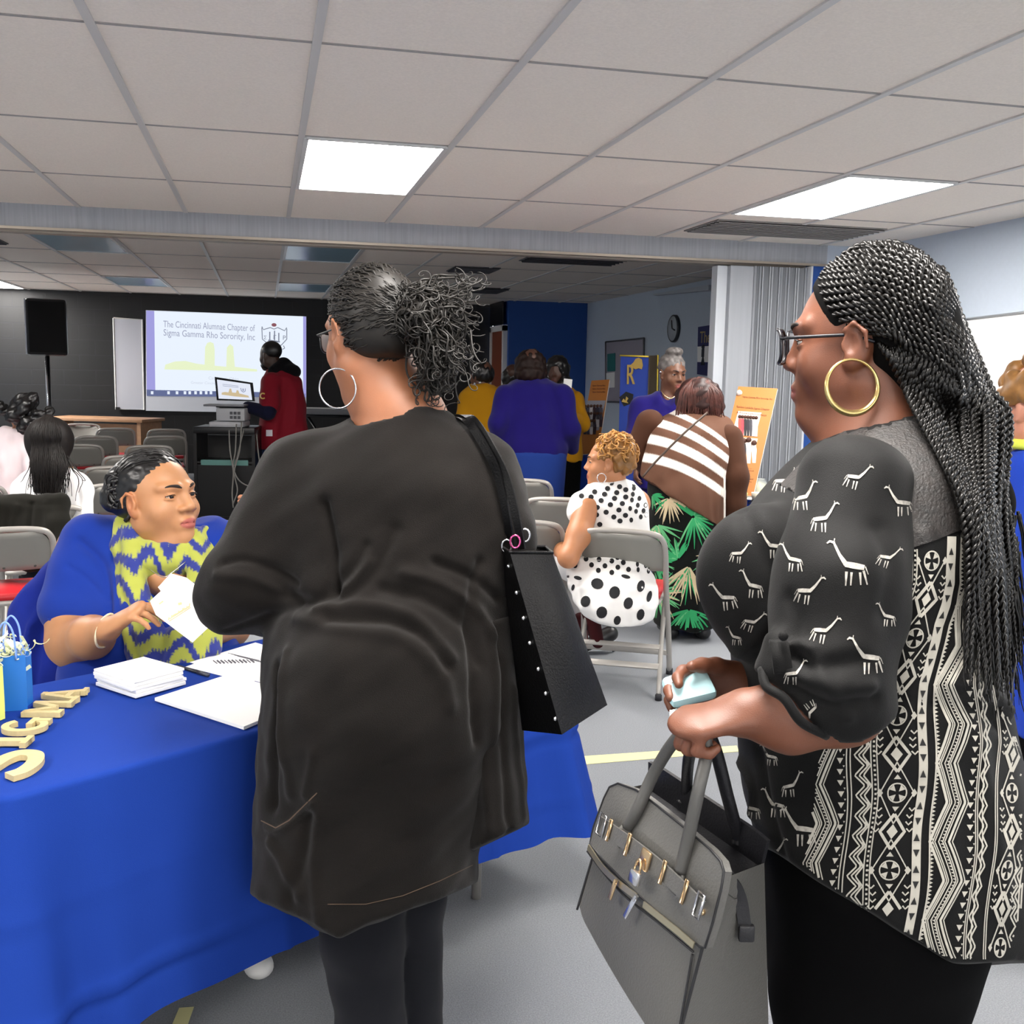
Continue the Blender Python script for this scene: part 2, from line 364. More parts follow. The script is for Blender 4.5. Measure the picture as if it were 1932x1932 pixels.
struct('ceiling', MB().box(((XL + XR) / 2, (YB + YF) / 2, CZ + T / 2), (XR - XL + 2 * T, YB - YF + 2 * T, T)), m_tile)
struct('wall_back', MB().box(((XL + 3.25) / 2, YB + T / 2, CZ / 2), (3.25 - XL, T, CZ)), m_dark)
struct('wall_back_blue', MB().box(((3.25 + XR) / 2, 13.9 + .5, CZ / 2), (XR - 3.25, 1.0, CZ)), m_blue)
struct('wall_right', MB().box((XR + T / 2, (YB + YF) / 2, CZ / 2), (T, YB - YF, CZ)), m_pale)
struct('wall_left', MB().box((XL - T / 2, (YB + YF) / 2, CZ / 2), (T, YB - YF, CZ)), m_pale)
wx0, wx1, wz0, wz1 = -3.6, 3.6, .95, 2.15                        # added window row behind the photographer, put in as a light source
wf = MB().box(((XL + XR) / 2, YF - T / 2, wz0 / 2), (XR - XL, T, wz0)).box(((XL + XR) / 2, YF - T / 2, (wz1 + CZ) / 2), (XR - XL, T, CZ - wz1))
wf.box(((XL + wx0) / 2, YF - T / 2, CZ / 2), (wx0 - XL, T, CZ)).box(((XR + wx1) / 2, YF - T / 2, CZ / 2), (XR - wx1, T, CZ))
struct('wall_front', wf, m_white)
wm = MB()
for k in range(7): wm.box((wx0 + (wx1 - wx0) * k / 6, YF - T / 2, (wz0 + wz1) / 2), (.06, .06, wz1 - wz0))
struct('added_window_1', wm, m_white)
# suspended grid: long runners and cross joints, their shadow lines painted grey
g = MB()
nx0, nx1 = int((XL - GX0) / GDX), int((XR - GX0) / GDX)
for i in range(nx0, nx1 + 1): g.box((GX0 + i * GDX, (YF + YB) / 2, CZ - .003), (.027, YB - YF, .008))
struct('trim_1', g, m_bar)
g = MB(); j0, j1 = int((YF - GY0) / GDY), int((YB - GY0) / GDY)
for j in range(j0, j1 + 1): g.box(((XL + XR) / 2, GY0 + j * GDY, CZ - .001), (XR - XL, .012, .005))
struct('trim_2', g, m_line)
# header beam over the folding partition, its track, the jamb and the wall beside it
XJ = onY(1518, 700, YP)[0]; XE = onY(1548, 700, YP)[0]
BZ = 2.30
struct('beam', MB().box(((XL + XE) / 2, YP + .12, (BZ + CZ) / 2), (XE - XL, .24, CZ - BZ)), m_wallpaper)
struct('trim_3', MB().box(((XL + XE) / 2, YP + .0, BZ - .006), (XE - XL, .05, .016)).box(((XL + XE) / 2, YP + .12, BZ - .012), (XE - XL, .1, .02)), mat('track_metal', '#a59a8c', .45, .3))
struct('wall_jamb', MB().box(((XJ + XE) / 2, YP + .12, BZ / 2), (XE - XJ, .24, BZ)), m_blue)
struct('wall_partition', MB().box(((XE + XR) / 2, YP + .12, CZ / 2), (XR - XE, .24, CZ)), m_pale)
# door in the return beside the blue wall (faces the room's left)
dz = 2.05
struct('door_1', MB().box((3.23, 14.42, dz / 2), (.04, .72, dz), bev=.004), mat('wood_door', '#8f4a34', .45, var=.12, vscale=8, stretch=(6, 6, .4)))
fr = MB()
for y in (14.02, 14.82): fr.box((3.22, y, dz / 2 + .03), (.06, .08, dz + .06))
fr.box((3.22, 14.42, dz + .03), (.06, .88, .08))
struct('trim_4', fr, m_white)
struct('wall_return', MB().box((3.19, 14.42, (dz + .08 + CZ) / 2), (.02, .8, CZ - dz - .08)), mat('dark_transom', '#101218', .4))
struct('baseboard_right', MB().box((XR - .008, (YF + YB) / 2, .05), (.016, YB - YF, .1)), mat('vinyl_base', '#3a3d44', .5))
struct('baseboard_partition', MB().box(((XE + XR) / 2, YP - .008, .05), (XR - XE, .016, .1)), _mats['vinyl_base'])

# ------------------------------------------------------------------ ceiling fixtures
m_lamp = mat('lit_diffuser', '#fffaf4', .5, emit=LAMP)
m_off = mat('unlit_diffuser', '#8fb3c4', .25, spec=.6)
m_frame = mat('fixture_frame', '#d8d8d6', .4)
def troffer(i, j, lit, label, group):
    x0, y0 = GX0 + i * GDX + .02, GY0 + j * GDY + .012; w, l = GDX - .04, GDY - .024
    t = empty('ceiling_light', (x0 + w / 2, y0 + l / 2, CZ), label, 'ceiling light', group)
    f = MB()
    for dx in (0, w): f.box((x0 + dx, y0 + l / 2, CZ - .006), (.02, l, .012))
    for dy in (0, l): f.box((x0 + w / 2, y0 + dy, CZ - .006), (w, .02, .012))
    f.build('frame', m_frame, t, False)
    MB().box((x0 + w / 2, y0 + l / 2, CZ - .003), (w - .02, l - .02, .006)).build('diffuser', m_lamp if lit else m_off, t, False)
for i in (-4, 0, 4):
    for j in (1, -2, -5):
        lb = {(0, 1): 'glowing ceiling panel light above the standing woman in the black cardigan', (4, 1): 'glowing ceiling panel light at right above the woman with braids'}.get((i, j), 'glowing ceiling panel light outside the picture')
        troffer(i, j, True, lb, 'lit ceiling panels')
for j in (7, 8): troffer(-6, j, True, 'glowing ceiling panel light beyond the beam outside the picture', 'lit ceiling panels')
for i, j, lb in ((0, 4, 'unlit bluish ceiling panel just beyond the beam, above the projector screen'), (0, 7, 'unlit bluish ceiling panel farthest back, near the dark wall'),
                 (-3, 4, 'unlit bluish ceiling panel at far left just beyond the beam'), (-3, 7, 'unlit pale ceiling panel above the black loudspeaker')):
    troffer(i, j, False, lb, 'unlit ceiling panels')
m_vent = mat('vent_grey', '#8a8784', .6); m_ventd = mat('vent_dark', '#4b4b50', .6)
def vent(x0, x1, y0, y1, label, m, n=9):
    t = empty('ceiling_vent', ((x0 + x1) / 2, (y0 + y1) / 2, CZ), label, 'vent', 'ceiling vents')
    MB().box(((x0 + x1) / 2, (y0 + y1) / 2, CZ - .004), (x1 - x0, y1 - y0, .008)).build('backing', m, t, False)
    s = MB()
    for k in range(n): s.box(((x0 + x1) / 2, y0 + (k + .5) * (y1 - y0) / n, CZ - .009), (x1 - x0 - .02, (y1 - y0) / n * .6, .006), rotm(0, .5))
    s.build('louvre', m, t, False)
gx = lambda i: GX0 + i * GDX
gy = lambda j: GY0 + j * GDY
vent(gx(5) - .58, gx(6) - .04, gy(2) + .25, gy(2) + .80, 'dark grey return air vent in the ceiling behind the right panel light', m_vent)
vent(gx(3) + .1, gx(4) + .3, 8.0, 8.9, 'dark ceiling vent beyond the beam, above the woman in the striped top', m_ventd)
vent(gx(2) + .3, gx(3) + .1, 9.6, 10.1, 'dark ceiling vent beyond the beam, just behind the tied-up hair', m_ventd)
vent(gx(3) + .2, gx(4) + .1, 11.9, 12.6, 'small dark ceiling vent in front of the blue wall', m_ventd)
vent(gx(-4), gx(-4) + .35, 9.0, 9.35, 'small dark ceiling vent at far left beyond the beam', m_ventd)

# ------------------------------------------------------------------ accordion partition pushed to the right
m_acc = mat('accordion_vinyl', '#a8acb2', .55, var=.06, vscale=30, stretch=(1, 1, .05)); m_accpost = mat('accordion_post', '#cfd4da', .4)
XA = onY(1353, 700, YP)[0]; XB = onY(1372, 700, YP)[0]; XC = onY(1416, 700, YP)[0]
t = empty('accordion_partition', ((XA + XJ) / 2, YP + .1, 0), 'grey pleated accordion partition folded up beside the blue strip of wall', 'partition')
MB().box(((XA + XB) / 2, YP + .12, BZ / 2), (XB - XA, .1, BZ - .06), bev=.004).build('lead_post', m_accpost, t, False, label='pale metal lead post')
MB().box(((XB + XC) / 2, YP + .1, BZ / 2), (XC - XB, .16, BZ - .06), bev=.006).build('end_panel', m_acc, t, False)
n = 22; pts = []; pw = (XJ - .02 - XC) / n
for k in range(n): pts += [(XC + pw * k, .03 + .015 * math.sin(k * 1.7)), (XC + pw * (k + .4), .015), (XC + pw * (k + .72), .04), (XC + pw * (k + .78), .14), (XC + pw * (k + .9), .14)]
back = [(x, .22) for x, _ in pts[::-1]]
MB().prism(pts + back, (0, YP - .02, .03), (1, 0, 0), (0, 1, 0), (0, 0, BZ - .06)).build('pleats', m_acc, t, False)
MB().box((XJ - .012, YP + .05, BZ / 2), (.016, .2, BZ - .04)).build('jamb_strip', m_accpost, t, False, label='white jamb strip')

# ------------------------------------------------------------------ folding chairs
m_steel = mat('chair_steel', '#a9a59f', .38, .25, spec=.5); m_back = mat('chair_panel', '#87857f', .45, .15); m_seat = mat('chair_red_vinyl', '#b3121e', .45); m_rub = mat('rubber', '#26262a', .7); m_screw = mat('screw', '#55534f', .4, .6)
def copy_tree(o, parent=None):
    c = o.copy(); COL.objects.link(c)
    if parent is not None: c.parent = parent
    for ch in [x for x in bpy.data.objects if x.parent == o]: copy_tree(ch, c)
    return c
def make_chair():                                                # faces +y; seat 0.44, top 0.78
    t = empty('folding_chair', (0, 0, 0), '', 'chair', 'grey steel folding chairs')
    w = .2; f = catmull([(-w - .015, .2, .012), (-w - .008, .10, .26), (-w, -.02, .46), (-w, -.15, .66), (-w + .012, -.198, .735), (-w + .06, -.215, .765), (0, -.22, .772), (w - .06, -.215, .765), (w - .012, -.198, .735), (w, -.15, .66), (w, -.02, .46), (w + .008, .10, .26), (w + .015, .2, .012)], 5)
    MB().tube(f, .0135, 8).build('frame', m_steel, t)
    V = []; F = []; nxx, nz = 12, 7
    for k in range(nz):
        zt = .575 + .185 * k / (nz - 1); yb = -.02 - .2 * (zt - .46) / .305
        ww = w - .004 if k < 4 else w - .004 - .055 * ((k - 3) / 3) ** 2
        for i in range(nxx + 1): a = -1 + 2 * i / nxx; V.append((a * ww, yb - .035 * (1 - a * a), zt))
    for k in range(nz - 1):
        for i in range(nxx): F.append((k * (nxx + 1) + i, k * (nxx + 1) + i + 1, (k + 1) * (nxx + 1) + i + 1, (k + 1) * (nxx + 1) + i))
    V = np.array(V); n = len(V); V2 = V + np.array([0, .008, 0]); o = MB().add(np.vstack([V, V2]), F + [tuple(i + n for i in q[::-1]) for q in F] + [(i, i + n, i + 1 + n, i + 1) for i in range(nxx)] + [(j + i + 1, j + i + 1 + n, j + i + n, j + i) for j in [(nz - 1) * (nxx + 1)] for i in range(nxx)]).build('backrest', m_back, t)
    for a in (-.62, 0, .62): MB().sphere((a * w, -.105 - .035 * (1 - a * a) - .002, .592), (.006, .003, .006), None, 8).build('screw', m_screw, o)
    MB().box((0, .06, .43), (.37, .37, .025), bev=.012).build('seat_pan', m_steel, t)
    MB().box((0, .06, .455), (.36, .36, .035), bev=.017).build('seat', m_seat, t, label='red vinyl seat pad')
    for s in (-1, 1):
        r = MB().tube(catmull([(s * .185, .14, .415), (s * .188, -.03, .22), (s * .2, -.24, .012)], 4), .0115, 8).build('rear_leg', m_steel, t)
        MB().lathe((s * .2, -.24, 0), [(.016, 0), (.016, .025), (.012, .03)], 10).build('rubber_foot', m_rub, r)
        MB().lathe((s * (w + .015), .2, 0), [(.017, 0), (.017, .028), (.013, .032)], 10).build('rubber_foot', m_rub, t)
    MB().box((0, -.128, .125), (.385, .012, .03), rotm(0, -.7), bev=.004).box((0, -.055, .2), (.375, .01, .026), rotm(0, -.7), bev=.004).build('rear_stretcher', m_steel, t)
    MB().box((0, .155, .12), (.42, .01, .026), bev=.004).build('front_stretcher', m_steel, t)
    return t
chair0 = make_chair(); _used = []
def chair(u, v, d, label, yaw=None, z0=0):                       # u, v: middle of the top edge of the back
    c = chair0 if not _used else copy_tree(chair0); _used.append(c)
    p = W(u, v, d); ya = yaw if yaw is not None else math.atan2(-(p[0]), p[1])
    off = rotm(ya) @ np.array([0, -.22, 0]); c.location = (p[0] - off[0], p[1] - off[1], z0); c.rotation_euler = (0, 0, ya); c['label'] = label; return c
_dov = {1172: 4.70}
def dch(v, u): return .715 * 1950 / (v - 693 - .019 * (u - 498))
for u, v, lb, dyaw in (
    (4, 1000, 'grey folding chair nearest on the left edge, in front of the draped dark coat', .0),
    (80, 957, 'grey folding chair with a dark coat hung on it, behind the girl in white', 0),
    (226, 915, 'grey folding chair just right of the long-haired girl in white', 0),
    (214, 882, 'grey folding chair one row ahead of the long-haired girl, above the seated woman bun', 0),
    (245, 861, 'grey folding chair whose top shows just above the seated woman hair', 0),
    (148, 840, 'grey folding chair right beside the head of the long-haired girl', 0),
    (282, 842, 'grey folding chair above and behind the seated woman forehead', 0),
    (180, 824, 'grey folding chair in the second row from the front, left of the aisle gap', 0),
    (218, 809, 'dark grey folding chair in the front row facing the wooden table', 0),
    (312, 824, 'grey folding chair in the second row, nearest the black media cart', 0),
    (314, 811, 'dark grey folding chair in the front row, nearest the black media cart', 0),
    (-32, 884, 'grey folding chair cut by the left edge, behind the child in pale pink', 0),
    (-62, 918, 'grey folding chair corner at the left edge beside the girl in white', 0),
    (1172, 988, 'grey folding chair the woman in the polka dot dress sits on', -.12),
    (984, 985, 'grey folding chair half hidden by the black tote bag', -.1),
    (1055, 942, 'grey folding chair directly in front of the woman in polka dots', -.1),
    (984, 906, 'grey folding chair farthest right, beside the blue covered table', -.1)):
    dd = _dov.get(u, dch(v, u)); p = W(u, v, dd); chair(u, v, dd, lb, math.atan2(-p[0], p[1]) + dyaw)
chair(155, 790, 12.2, 'pale folding chair standing in front of the wooden table', math.pi + .05)

# ------------------------------------------------------------------ registration table and its cloth
m_cloth = mat('blue_tablecloth', '#1a388c', .85, bump=.25, bscale=900, spec=.08)
m_wood = mat('tabletop_laminate', '#b79a78', .5)
TZ = .72; FL = np.array([-.458, 1.894]); TE = _n(np.array([.8387, .5446])); TN = np.array([-TE[1], TE[0]]); TLEN, TWID = 1.50, .62
def tabpt(a, b, z=TZ): p = FL + TE * a + TN * b; return np.array([p[0], p[1], z])
tx, ty = np.array([*TE, 0]), np.array([*TN, 0]); RT = np.stack([tx, ty, AZ], 1)
t = empty('folding_table', tabpt(TLEN / 2, TWID / 2, 0), 'folding table hidden under the blue cloth in the foreground', 'table')
MB().box(tabpt(TLEN / 2, TWID / 2, TZ - .02), (TLEN - .02, TWID - .02, .03), RT, bev=.01).build('table_top', m_wood, t)
for a in (.2, TLEN - .2):
    for bb in (.12, TWID - .12):
        q = tabpt(a, bb, 0); MB().tube([q, q + AZ * (TZ - .036)], .014, 8).build('leg', m_steel, t)
def cloth_table(name, base2, ex, ey, ln, wd, ztop, hem, flare, m, label, seed=1, corner=None, group=None, res=.015):
    rs = np.random.RandomState(seed); r = .025; P = []; Nn = []; S = []
    def arc(cx, cy, a0):
        for k in range(8): a = a0 + math.pi / 2 * k / 7; P.append((cx + r * math.cos(a), cy + r * math.sin(a))); Nn.append((math.cos(a), math.sin(a))); S.append(1)
    def side(x0, y0, x1, y1, nx, ny):
        k = int(math.hypot(x1 - x0, y1 - y0) / res)
        for i in range(1, k): P.append((x0 + (x1 - x0) * i / k, y0 + (y1 - y0) * i / k)); Nn.append((nx, ny)); S.append(0)
    arc(r, r, math.pi); side(r, 0, ln - r, 0, 0, -1); arc(ln - r, r, -math.pi / 2); side(ln, r, ln, wd - r, 1, 0); arc(ln - r, wd - r, 0); side(ln - r, wd, r, wd, 0, 1); arc(r, wd - r, math.pi / 2); side(0, wd - r, 0, r, -1, 0)
    P = np.array(P); Nn = np.array(Nn); n = len(P); s = np.cumsum(np.r_[0, np.linalg.norm(np.diff(P, axis=0), axis=1)])
    cd = np.min([np.hypot(P[:, 0] - a, P[:, 1] - c) for a in (0, ln) for c in (0, wd)], 0); near = np.exp(-(cd / .16) ** 2)
    ph = rs.uniform(0, 6.28, 6); fold = sum(np.sin(s * kf + p) * am for kf, p, am in zip((9, 15, 23, 34, 5, 48), ph, (.5, .4, .3, .2, .6, .1)))
    V = []; cen = np.array([ln / 2, wd / 2]); rings = 0
    for q in np.linspace(.08, 1, 14): 
        pt = cen + (P - cen) * q; V.append(np.c_[pt, ztop + .0015 * np.sin(pt[:, 0] * 17 + pt[:, 1] * 9) * (q < .97)]); rings += 1
    for a in np.linspace(0, 1, 5)[1:]:
        V.append(np.c_[P + Nn * .012 * math.sin(a * math.pi / 2), np.full(n, ztop - .012 * (1 - math.cos(a * math.pi / 2)))]); rings += 1
    K = 30
    for k in range(1, K + 1):
        tt = k / K; out = .012 + flare * tt + .012 * fold * tt ** 1.3 + near * flare * 1.6 * tt * (.6 + .4 * np.sin(s * 40))
        for tc_, amp in ((.42, .009), (.80, .009)): out = out + amp * (np.exp(-((tt - tc_) / .022) ** 2) - .6 * np.exp(-((tt - tc_ - .04) / .02) ** 2)) * (.6 + .4 * np.sin(s * 2.3 + tc_ * 9))
        for sc_ in (.55, 1.2, 2.6): out = out + .006 * np.exp(-((s - sc_) / .012) ** 2) * tt
        if corner is not None:
            cc = np.exp(-((P[:, 0] - corner[0]) ** 2 + (P[:, 1] - corner[1]) ** 2) / corner[2] ** 2); out = out + cc * corner[3] * tt ** 1.2
        z = ztop - .012 - (ztop - .012 - hem) * tt + .012 * fold * tt; V.append(np.c_[P + Nn * out[:, None], z]); rings += 1
    V = np.vstack(V); F = [(i * n + k, i * n + (k + 1) % n, (i + 1) * n + (k + 1) % n, (i + 1) * n + k) for i in range(rings - 1) for k in range(n)] + [tuple(range(n))]
    F = [q[::-1] for q in F[:-1]] + [F[-1]]
    G = np.asarray(base2)[None, :2] + V[:, :1] * np.asarray(ex)[:2] + V[:, 1:2] * np.asarray(ey)[:2]
    o = MB().add(np.c_[G, V[:, 2]], F).build(name, m, None, True, base=(G[:, 0].mean(), G[:, 1].mean(), 0)); tag(o, label, 'tablecloth', group); return o
cloth_table('tablecloth', FL, TE, TN, TLEN, TWID, TZ, .23, .05, m_cloth, 'royal blue tablecloth on the foreground table with gold letters and papers', 3, (TLEN, 0, .25, .04))
# ------------------------------------------------------------------ people: shared builders
def skin(name, c): return mat(name, c, .48, var=.06, vscale=22, sss=.12, attr='tint', bump=.15, bscale=700)
def cloth(name, c, **k):
    k = dict(dict(rough=.9, bump=.35, bscale=900, sheen=.05, spec=.12), **k); return mat(name, c, **k)
m_eyew = mat('eye_white', '#e9e4dc', .25); m_pupil = mat('pupil', '#0b0807', .15); m_iris = mat('iris_brown', '#2c170c', .2)
m_hairblack = mat('hair_black', '#0d0b0b', .38, spec=.6, var=.3, vscale=60); m_brow = mat('eyebrow', '#1c110c', .8)
m_shoe = mat('black_shoe', '#101012', .4); m_gold = mat('gold_metal', '#d2b48c', .25, .9); m_silver = mat('silver_metal', '#d9d9dc', .2, .95); m_blackplastic = mat('black_plastic', '#111114', .3)
m_lens = mat('spectacle_lens', '#eef2f6', .03, alpha=.5, spec=.8); m_nail = mat('nail', '#d9b09a', .3)  # pale half-clear lens colour stands in for bright reflections
class Head:
    def __init__(s, c, yaw=0, pitch=0, roll=0, size=1.0, wide=1.0):   # yaw 0 looks away from the camera, +90 deg to its left
        s.c = np.asarray(c, float); s.R = np.stack([AX, AY, AZ], 1) @ rotm(math.radians(yaw), math.radians(pitch), math.radians(roll)); s.s = size; s.w = wide
    def L(s, x, y, z): return s.c + s.R @ (s.s * np.array([x * s.w, y, z]))
    def loc(s, V): q = (V - s.c) @ s.R / s.s; q[:, 0] /= s.w; return q
    def e(s, S, x, y, z, r, k=.02, op='+', rot=None): S.ell(s.L(x, y, z), np.array(r) * s.s * np.array([s.w, 1, 1]), s.R if rot is None else s.R @ rot, k, op)
    def prims(s, S, jaw=1.0, cheek=1.0, nose=1.0, lips=1.0, chin2=0., eyes=True, fine=True):
        e, L, q = s.e, s.L, s.s
        e(S, 0, -.018, .04, (.073, .093, .083)); e(S, 0, .022, .01, (.066, .072, .085), .03)
        e(S, 0, .03, -.045, (.058 * jaw, .058, .062), .03); S.cap(L(-.04 * jaw, .0, -.055), L(0, .068, -.098), .026 * q, .021 * q, .025); S.cap(L(.04 * jaw, .0, -.055), L(0, .068, -.098), .026 * q, .021 * q, .025)
        for i in (-1, 1):
            e(S, i * .036, .058, -.028, (.026 * cheek, .024, .026), .025)
            if fine:
                S.cap(L(i * .014, .092, .030), L(i * .05, .068, .032), .010 * q, .009 * q, .014)
                e(S, i * .033, .098, .008, (.019, .014, .012), .012, '-')
                if eyes:
                    pass
                    pts = [L(i * .0325 + dx, .0885 - .35 * abs(dx) - 8 * dx * dx, .0135 - 10 * dx * dx) for dx in (-.016, -.008, 0, .008, .016)]; S.chain(pts, [.0022 * q, .003 * q, .0034 * q, .003 * q, .0022 * q], .004)
                    pts = [L(i * .0325 + dx, .0875 - .35 * abs(dx) - 8 * dx * dx, .0018 + 8 * dx * dx) for dx in (-.016, -.008, 0, .008, .016)]; S.chain(pts, [.0022 * q, .0028 * q, .003 * q, .0028 * q, .0022 * q], .004)
            # ear
            e(S, i * .075, -.006, -.002, (.009, .02, .031), .008, rot=rotm(i * -.45)); e(S, i * .074, .004, -.027, (.008, .010, .011), .008)
            if fine:
                e(S, i * .0855, .002, .0, (.007, .009, .014), .006, '-', rot=rotm(i * -.45)); S.chain([L(i * .08, .012, .018), L(i * .086, -.004, .028), L(i * .089, -.02, .014), L(i * .087, -.022, -.008)], [.003 * q, .0036 * q, .0036 * q, .003 * q], .004)
                S.cap(L(i * .079, .013, .0), L(i * .079, .012, -.008), .0035 * q, .0035 * q, .004)
        S.cap(L(0, .086, .022), L(0, .107, -.018), .0085 * q, .0115 * q * nose, .014); e(S, 0, .108, -.022, (.0125 * nose, .012, .010), .008)
        for i in (-1, 1):
            e(S, i * .0135 * nose, .098, -.026, (.0095 * nose, .012, .0085), .007)
            if fine: e(S, i * .0075 * nose, .104, -.0345, (.004 * nose, .005, .003), .003, '-')
        e(S, 0, .082, -.062, (.03, .018, .028), .02)                                   # muzzle
        e(S, 0, .0965, -.0565, (.022, .0085 * lips, .0065 * lips), .006); e(S, 0, .0955, -.0695, (.019, .0095 * lips, .0078 * lips), .006)
        if fine: S.chain([L(-.022, .092, -.063), L(-.01, .1015, -.0622), L(.01, .1015, -.0622), L(.022, .092, -.063)], [.0012 * q, .0018 * q, .0018 * q, .0012 * q], .003, '-')
        e(S, 0, .084, -.098, (.019, .015, .014), .016)
        if chin2: e(S, 0, .035, -.115, (.05 * chin2, .045, .03), .03)
    def colors(s, base, lip, dark=None, extra=None):
        b, l = np.array(hexc(base)[:3]), np.array(hexc(lip)[:3])
        def f(V):
            q = s.loc(V); C = np.tile(b, (len(V), 1))
            up = (np.abs(q[:, 0]) / .0235) ** 2 + ((q[:, 2] + .0635) / (.0135 + .0)) ** 2; m = np.clip((1.15 - up) / .3, 0, 1) * (q[:, 1] > .078)
            C = C * (1 - m[:, None]) + l * m[:, None]
            return C if extra is None else extra(q, C, V)
        return f
    def eyes(s, parent, gaze=(0, 1, 0), r=.0118, which=(-1, 1)):
        g = s.R @ _n(np.array(gaze, float)); up = _n(np.cross(np.cross(g, AZ), g)); Rg = np.stack([np.cross(up, g), up, g], 1)
        for i in which:
            b = MB(); c = s.L(i * .0325, .0775, .008); rr = r * s.s
            b.sphere(c, rr, Rg, 20); n = 20; rings = 11
            b.m = [1 if (k // n) in (0, 1) else (2 if (k // n) in (2,) else 0) for k in range(len(b.f))]
            b.build('eye', [m_eyew, m_pupil, m_iris], parent)
            lash = [s.L(i * .0325 + dx, .0915 - .35 * abs(dx) - 8 * dx * dx, .0125 - 10 * dx * dx) for dx in (-.017, -.008, 0, .008, .017)]
            MB().tube(catmull(lash, 4), .0013 * s.s, 5).build('eyelash', m_pupil, parent)
    def brows(s, parent, bvh=None, m=None, lift=0.):
        for i in (-1, 1):
            pts = catmull([s.L(i * x, y, z + lift) for x, y, z in ((.012, .1, .028), (.024, .0985, .0335), (.038, .0885, .035), (.052, .0735, .029))], 5); n = len(pts)
            MB().tube(pts, np.interp(np.linspace(0, 1, n), [0, .3, 1], [.0034, .0042, .0012]) * s.s, 6, flat=(s.R[:, 1], .6)).build('eyebrow', m or m_brow, parent)
    def specs(s, parent, m, ry=.102, rw=.024, rh=.019, lens=True, t=.0022):
        g = empty('eyeglasses', s.L(0, ry, .008)); g.parent = parent; g.location = (Vector(s.L(0, ry, .008)) - Vector(parent.location))
        f = MB()
        for i in (-1, 1):
            ring = [s.L(i * .034 + rw * np.sign(math.cos(a)) * abs(math.cos(a)) ** .55, ry - .012 * abs(math.cos(a)) * (1 if math.cos(a) * i > 0 else .1) , .004 + rh * np.sign(math.sin(a)) * abs(math.sin(a)) ** .6) for a in np.linspace(0, 2 * np.pi, 28, endpoint=False)]
            f.tube(ring, t * s.s, 6, closed=True)
            if lens: MB().add(ring, [tuple(range(28))]).build('lens', m_lens, g)
            f.tube([s.L(i * (.034 + rw), ry - .012, .014), s.L(i * .074, ry - .03, .014), s.L(i * .078, .0, .012), s.L(i * .078, -.03, .0)], t * .9 * s.s, 6)
        f.tube([s.L(-.010, ry, .008), s.L(0, ry + .004, .011), s.L(.010, ry, .008)], t * s.s, 6); f.build('frame', m, g)
        return g
def hand(S, w, d, n, side=1, size=1., curl=(.35, .45, .35), spread=.07, thumb=(.55, .75, .35), k=.005, fcurl=None):
    w = np.asarray(w, float); d = _n(np.asarray(d, float)); n = np.asarray(n, float); n = _n(n - d * np.dot(n, d)); t = np.cross(n, d) * side; q = size
    S.cap(w + d * .015 * q, w + d * .075 * q, .034 * q, .040 * q, .012, flat=(n, .42)); S.cap(w - d * .02 * q, w + d * .03 * q, .026 * q, .03 * q, .02, flat=(n, .7))
    tips = []
    for i, (ln, r) in enumerate(((.070, .0092), (.078, .0094), (.072, .0088), (.056, .0078))):
        b = w + d * (.086 - .004 * abs(i - 1.2)) * q + t * (.030 - .0205 * i) * q; a = 0; c = curl if fcurl is None else fcurl[i]
        P = [b]
        for sgi, frac in enumerate((.45, .31, .24)):
            a += c[sgi]; dr = _n(d * math.cos(a) + n * math.sin(a) + t * spread * (1.5 - i)); P.append(P[-1] + dr * ln * frac * q * 1.0)
        S.cap(b - d * .02 * q, b, r * q, r * 1.05 * q, k); S.chain(P, [r * 1.05 * q, r * q, r * .92 * q, r * .8 * q], k); tips.append(P)
    b = w + d * .022 * q + t * .026 * q; d1 = _n(d * thumb[0] + t * thumb[1] + n * thumb[2]); p1 = b + d1 * .042 * q; d2 = _n(d1 + d * .5 + n * .25); p2 = p1 + d2 * .03 * q; p3 = p2 + _n(d2 + d * .2 + n * .2) * .024 * q
    S.chain([b, p1, p2, p3], [.0155 * q, .012 * q, .0108 * q, .0085 * q], .008); tips.append([b, p1, p2, p3]); return tips
def person(loc_uvd, label, group=None):
    p = W(*loc_uvd); return empty('person', (p[0], p[1], 0), label, 'person', group)
def rows_px(rows, d):                                           # (v, uL, uR, ry[, depth]) -> loft rows
    out = []
    for r in rows:
        dd = r[4] if len(r) > 4 else d; c = W((r[1] + r[2]) / 2, r[0], dd); out.append((c, (r[2] - r[1]) / 2 * dd / FPX, r[3]))
    return out
def pxplane(S, a, b, side=1):                                    # cut along the line of sight through two pixels; keeps what is above
    n = np.cross(ROT @ _ray(*a), ROT @ _ray(*b)); n = n if n[2] < 0 else -n; S.plane(CAM, n * side); return S
def shoe(parent, p, yaw, m=None, ln=.25, heel=.0, name='shoe'):
    S = Solid(); R = np.stack([AX, AY, AZ], 1) @ rotm(math.radians(yaw)); q = lambda x, y, z: np.array([p[0], p[1], 0]) + R @ np.array([x, y, z])
    S.cap(q(0, -.06, .045 + heel), q(0, .0, .045 + heel * .6), .042, .042, .02); S.cap(q(0, 0, .04 + heel * .6), q(0, ln - .1, .028), .042, .036, .03, flat=(AZ, .75)); S.plane(q(0, 0, .001), (0, 0, -1))
    if heel: S.cap(q(0, -.075, .04), q(0, -.08, .004), .016, .010, .01)
    return solid(S, name, m or m_shoe, parent, .007)
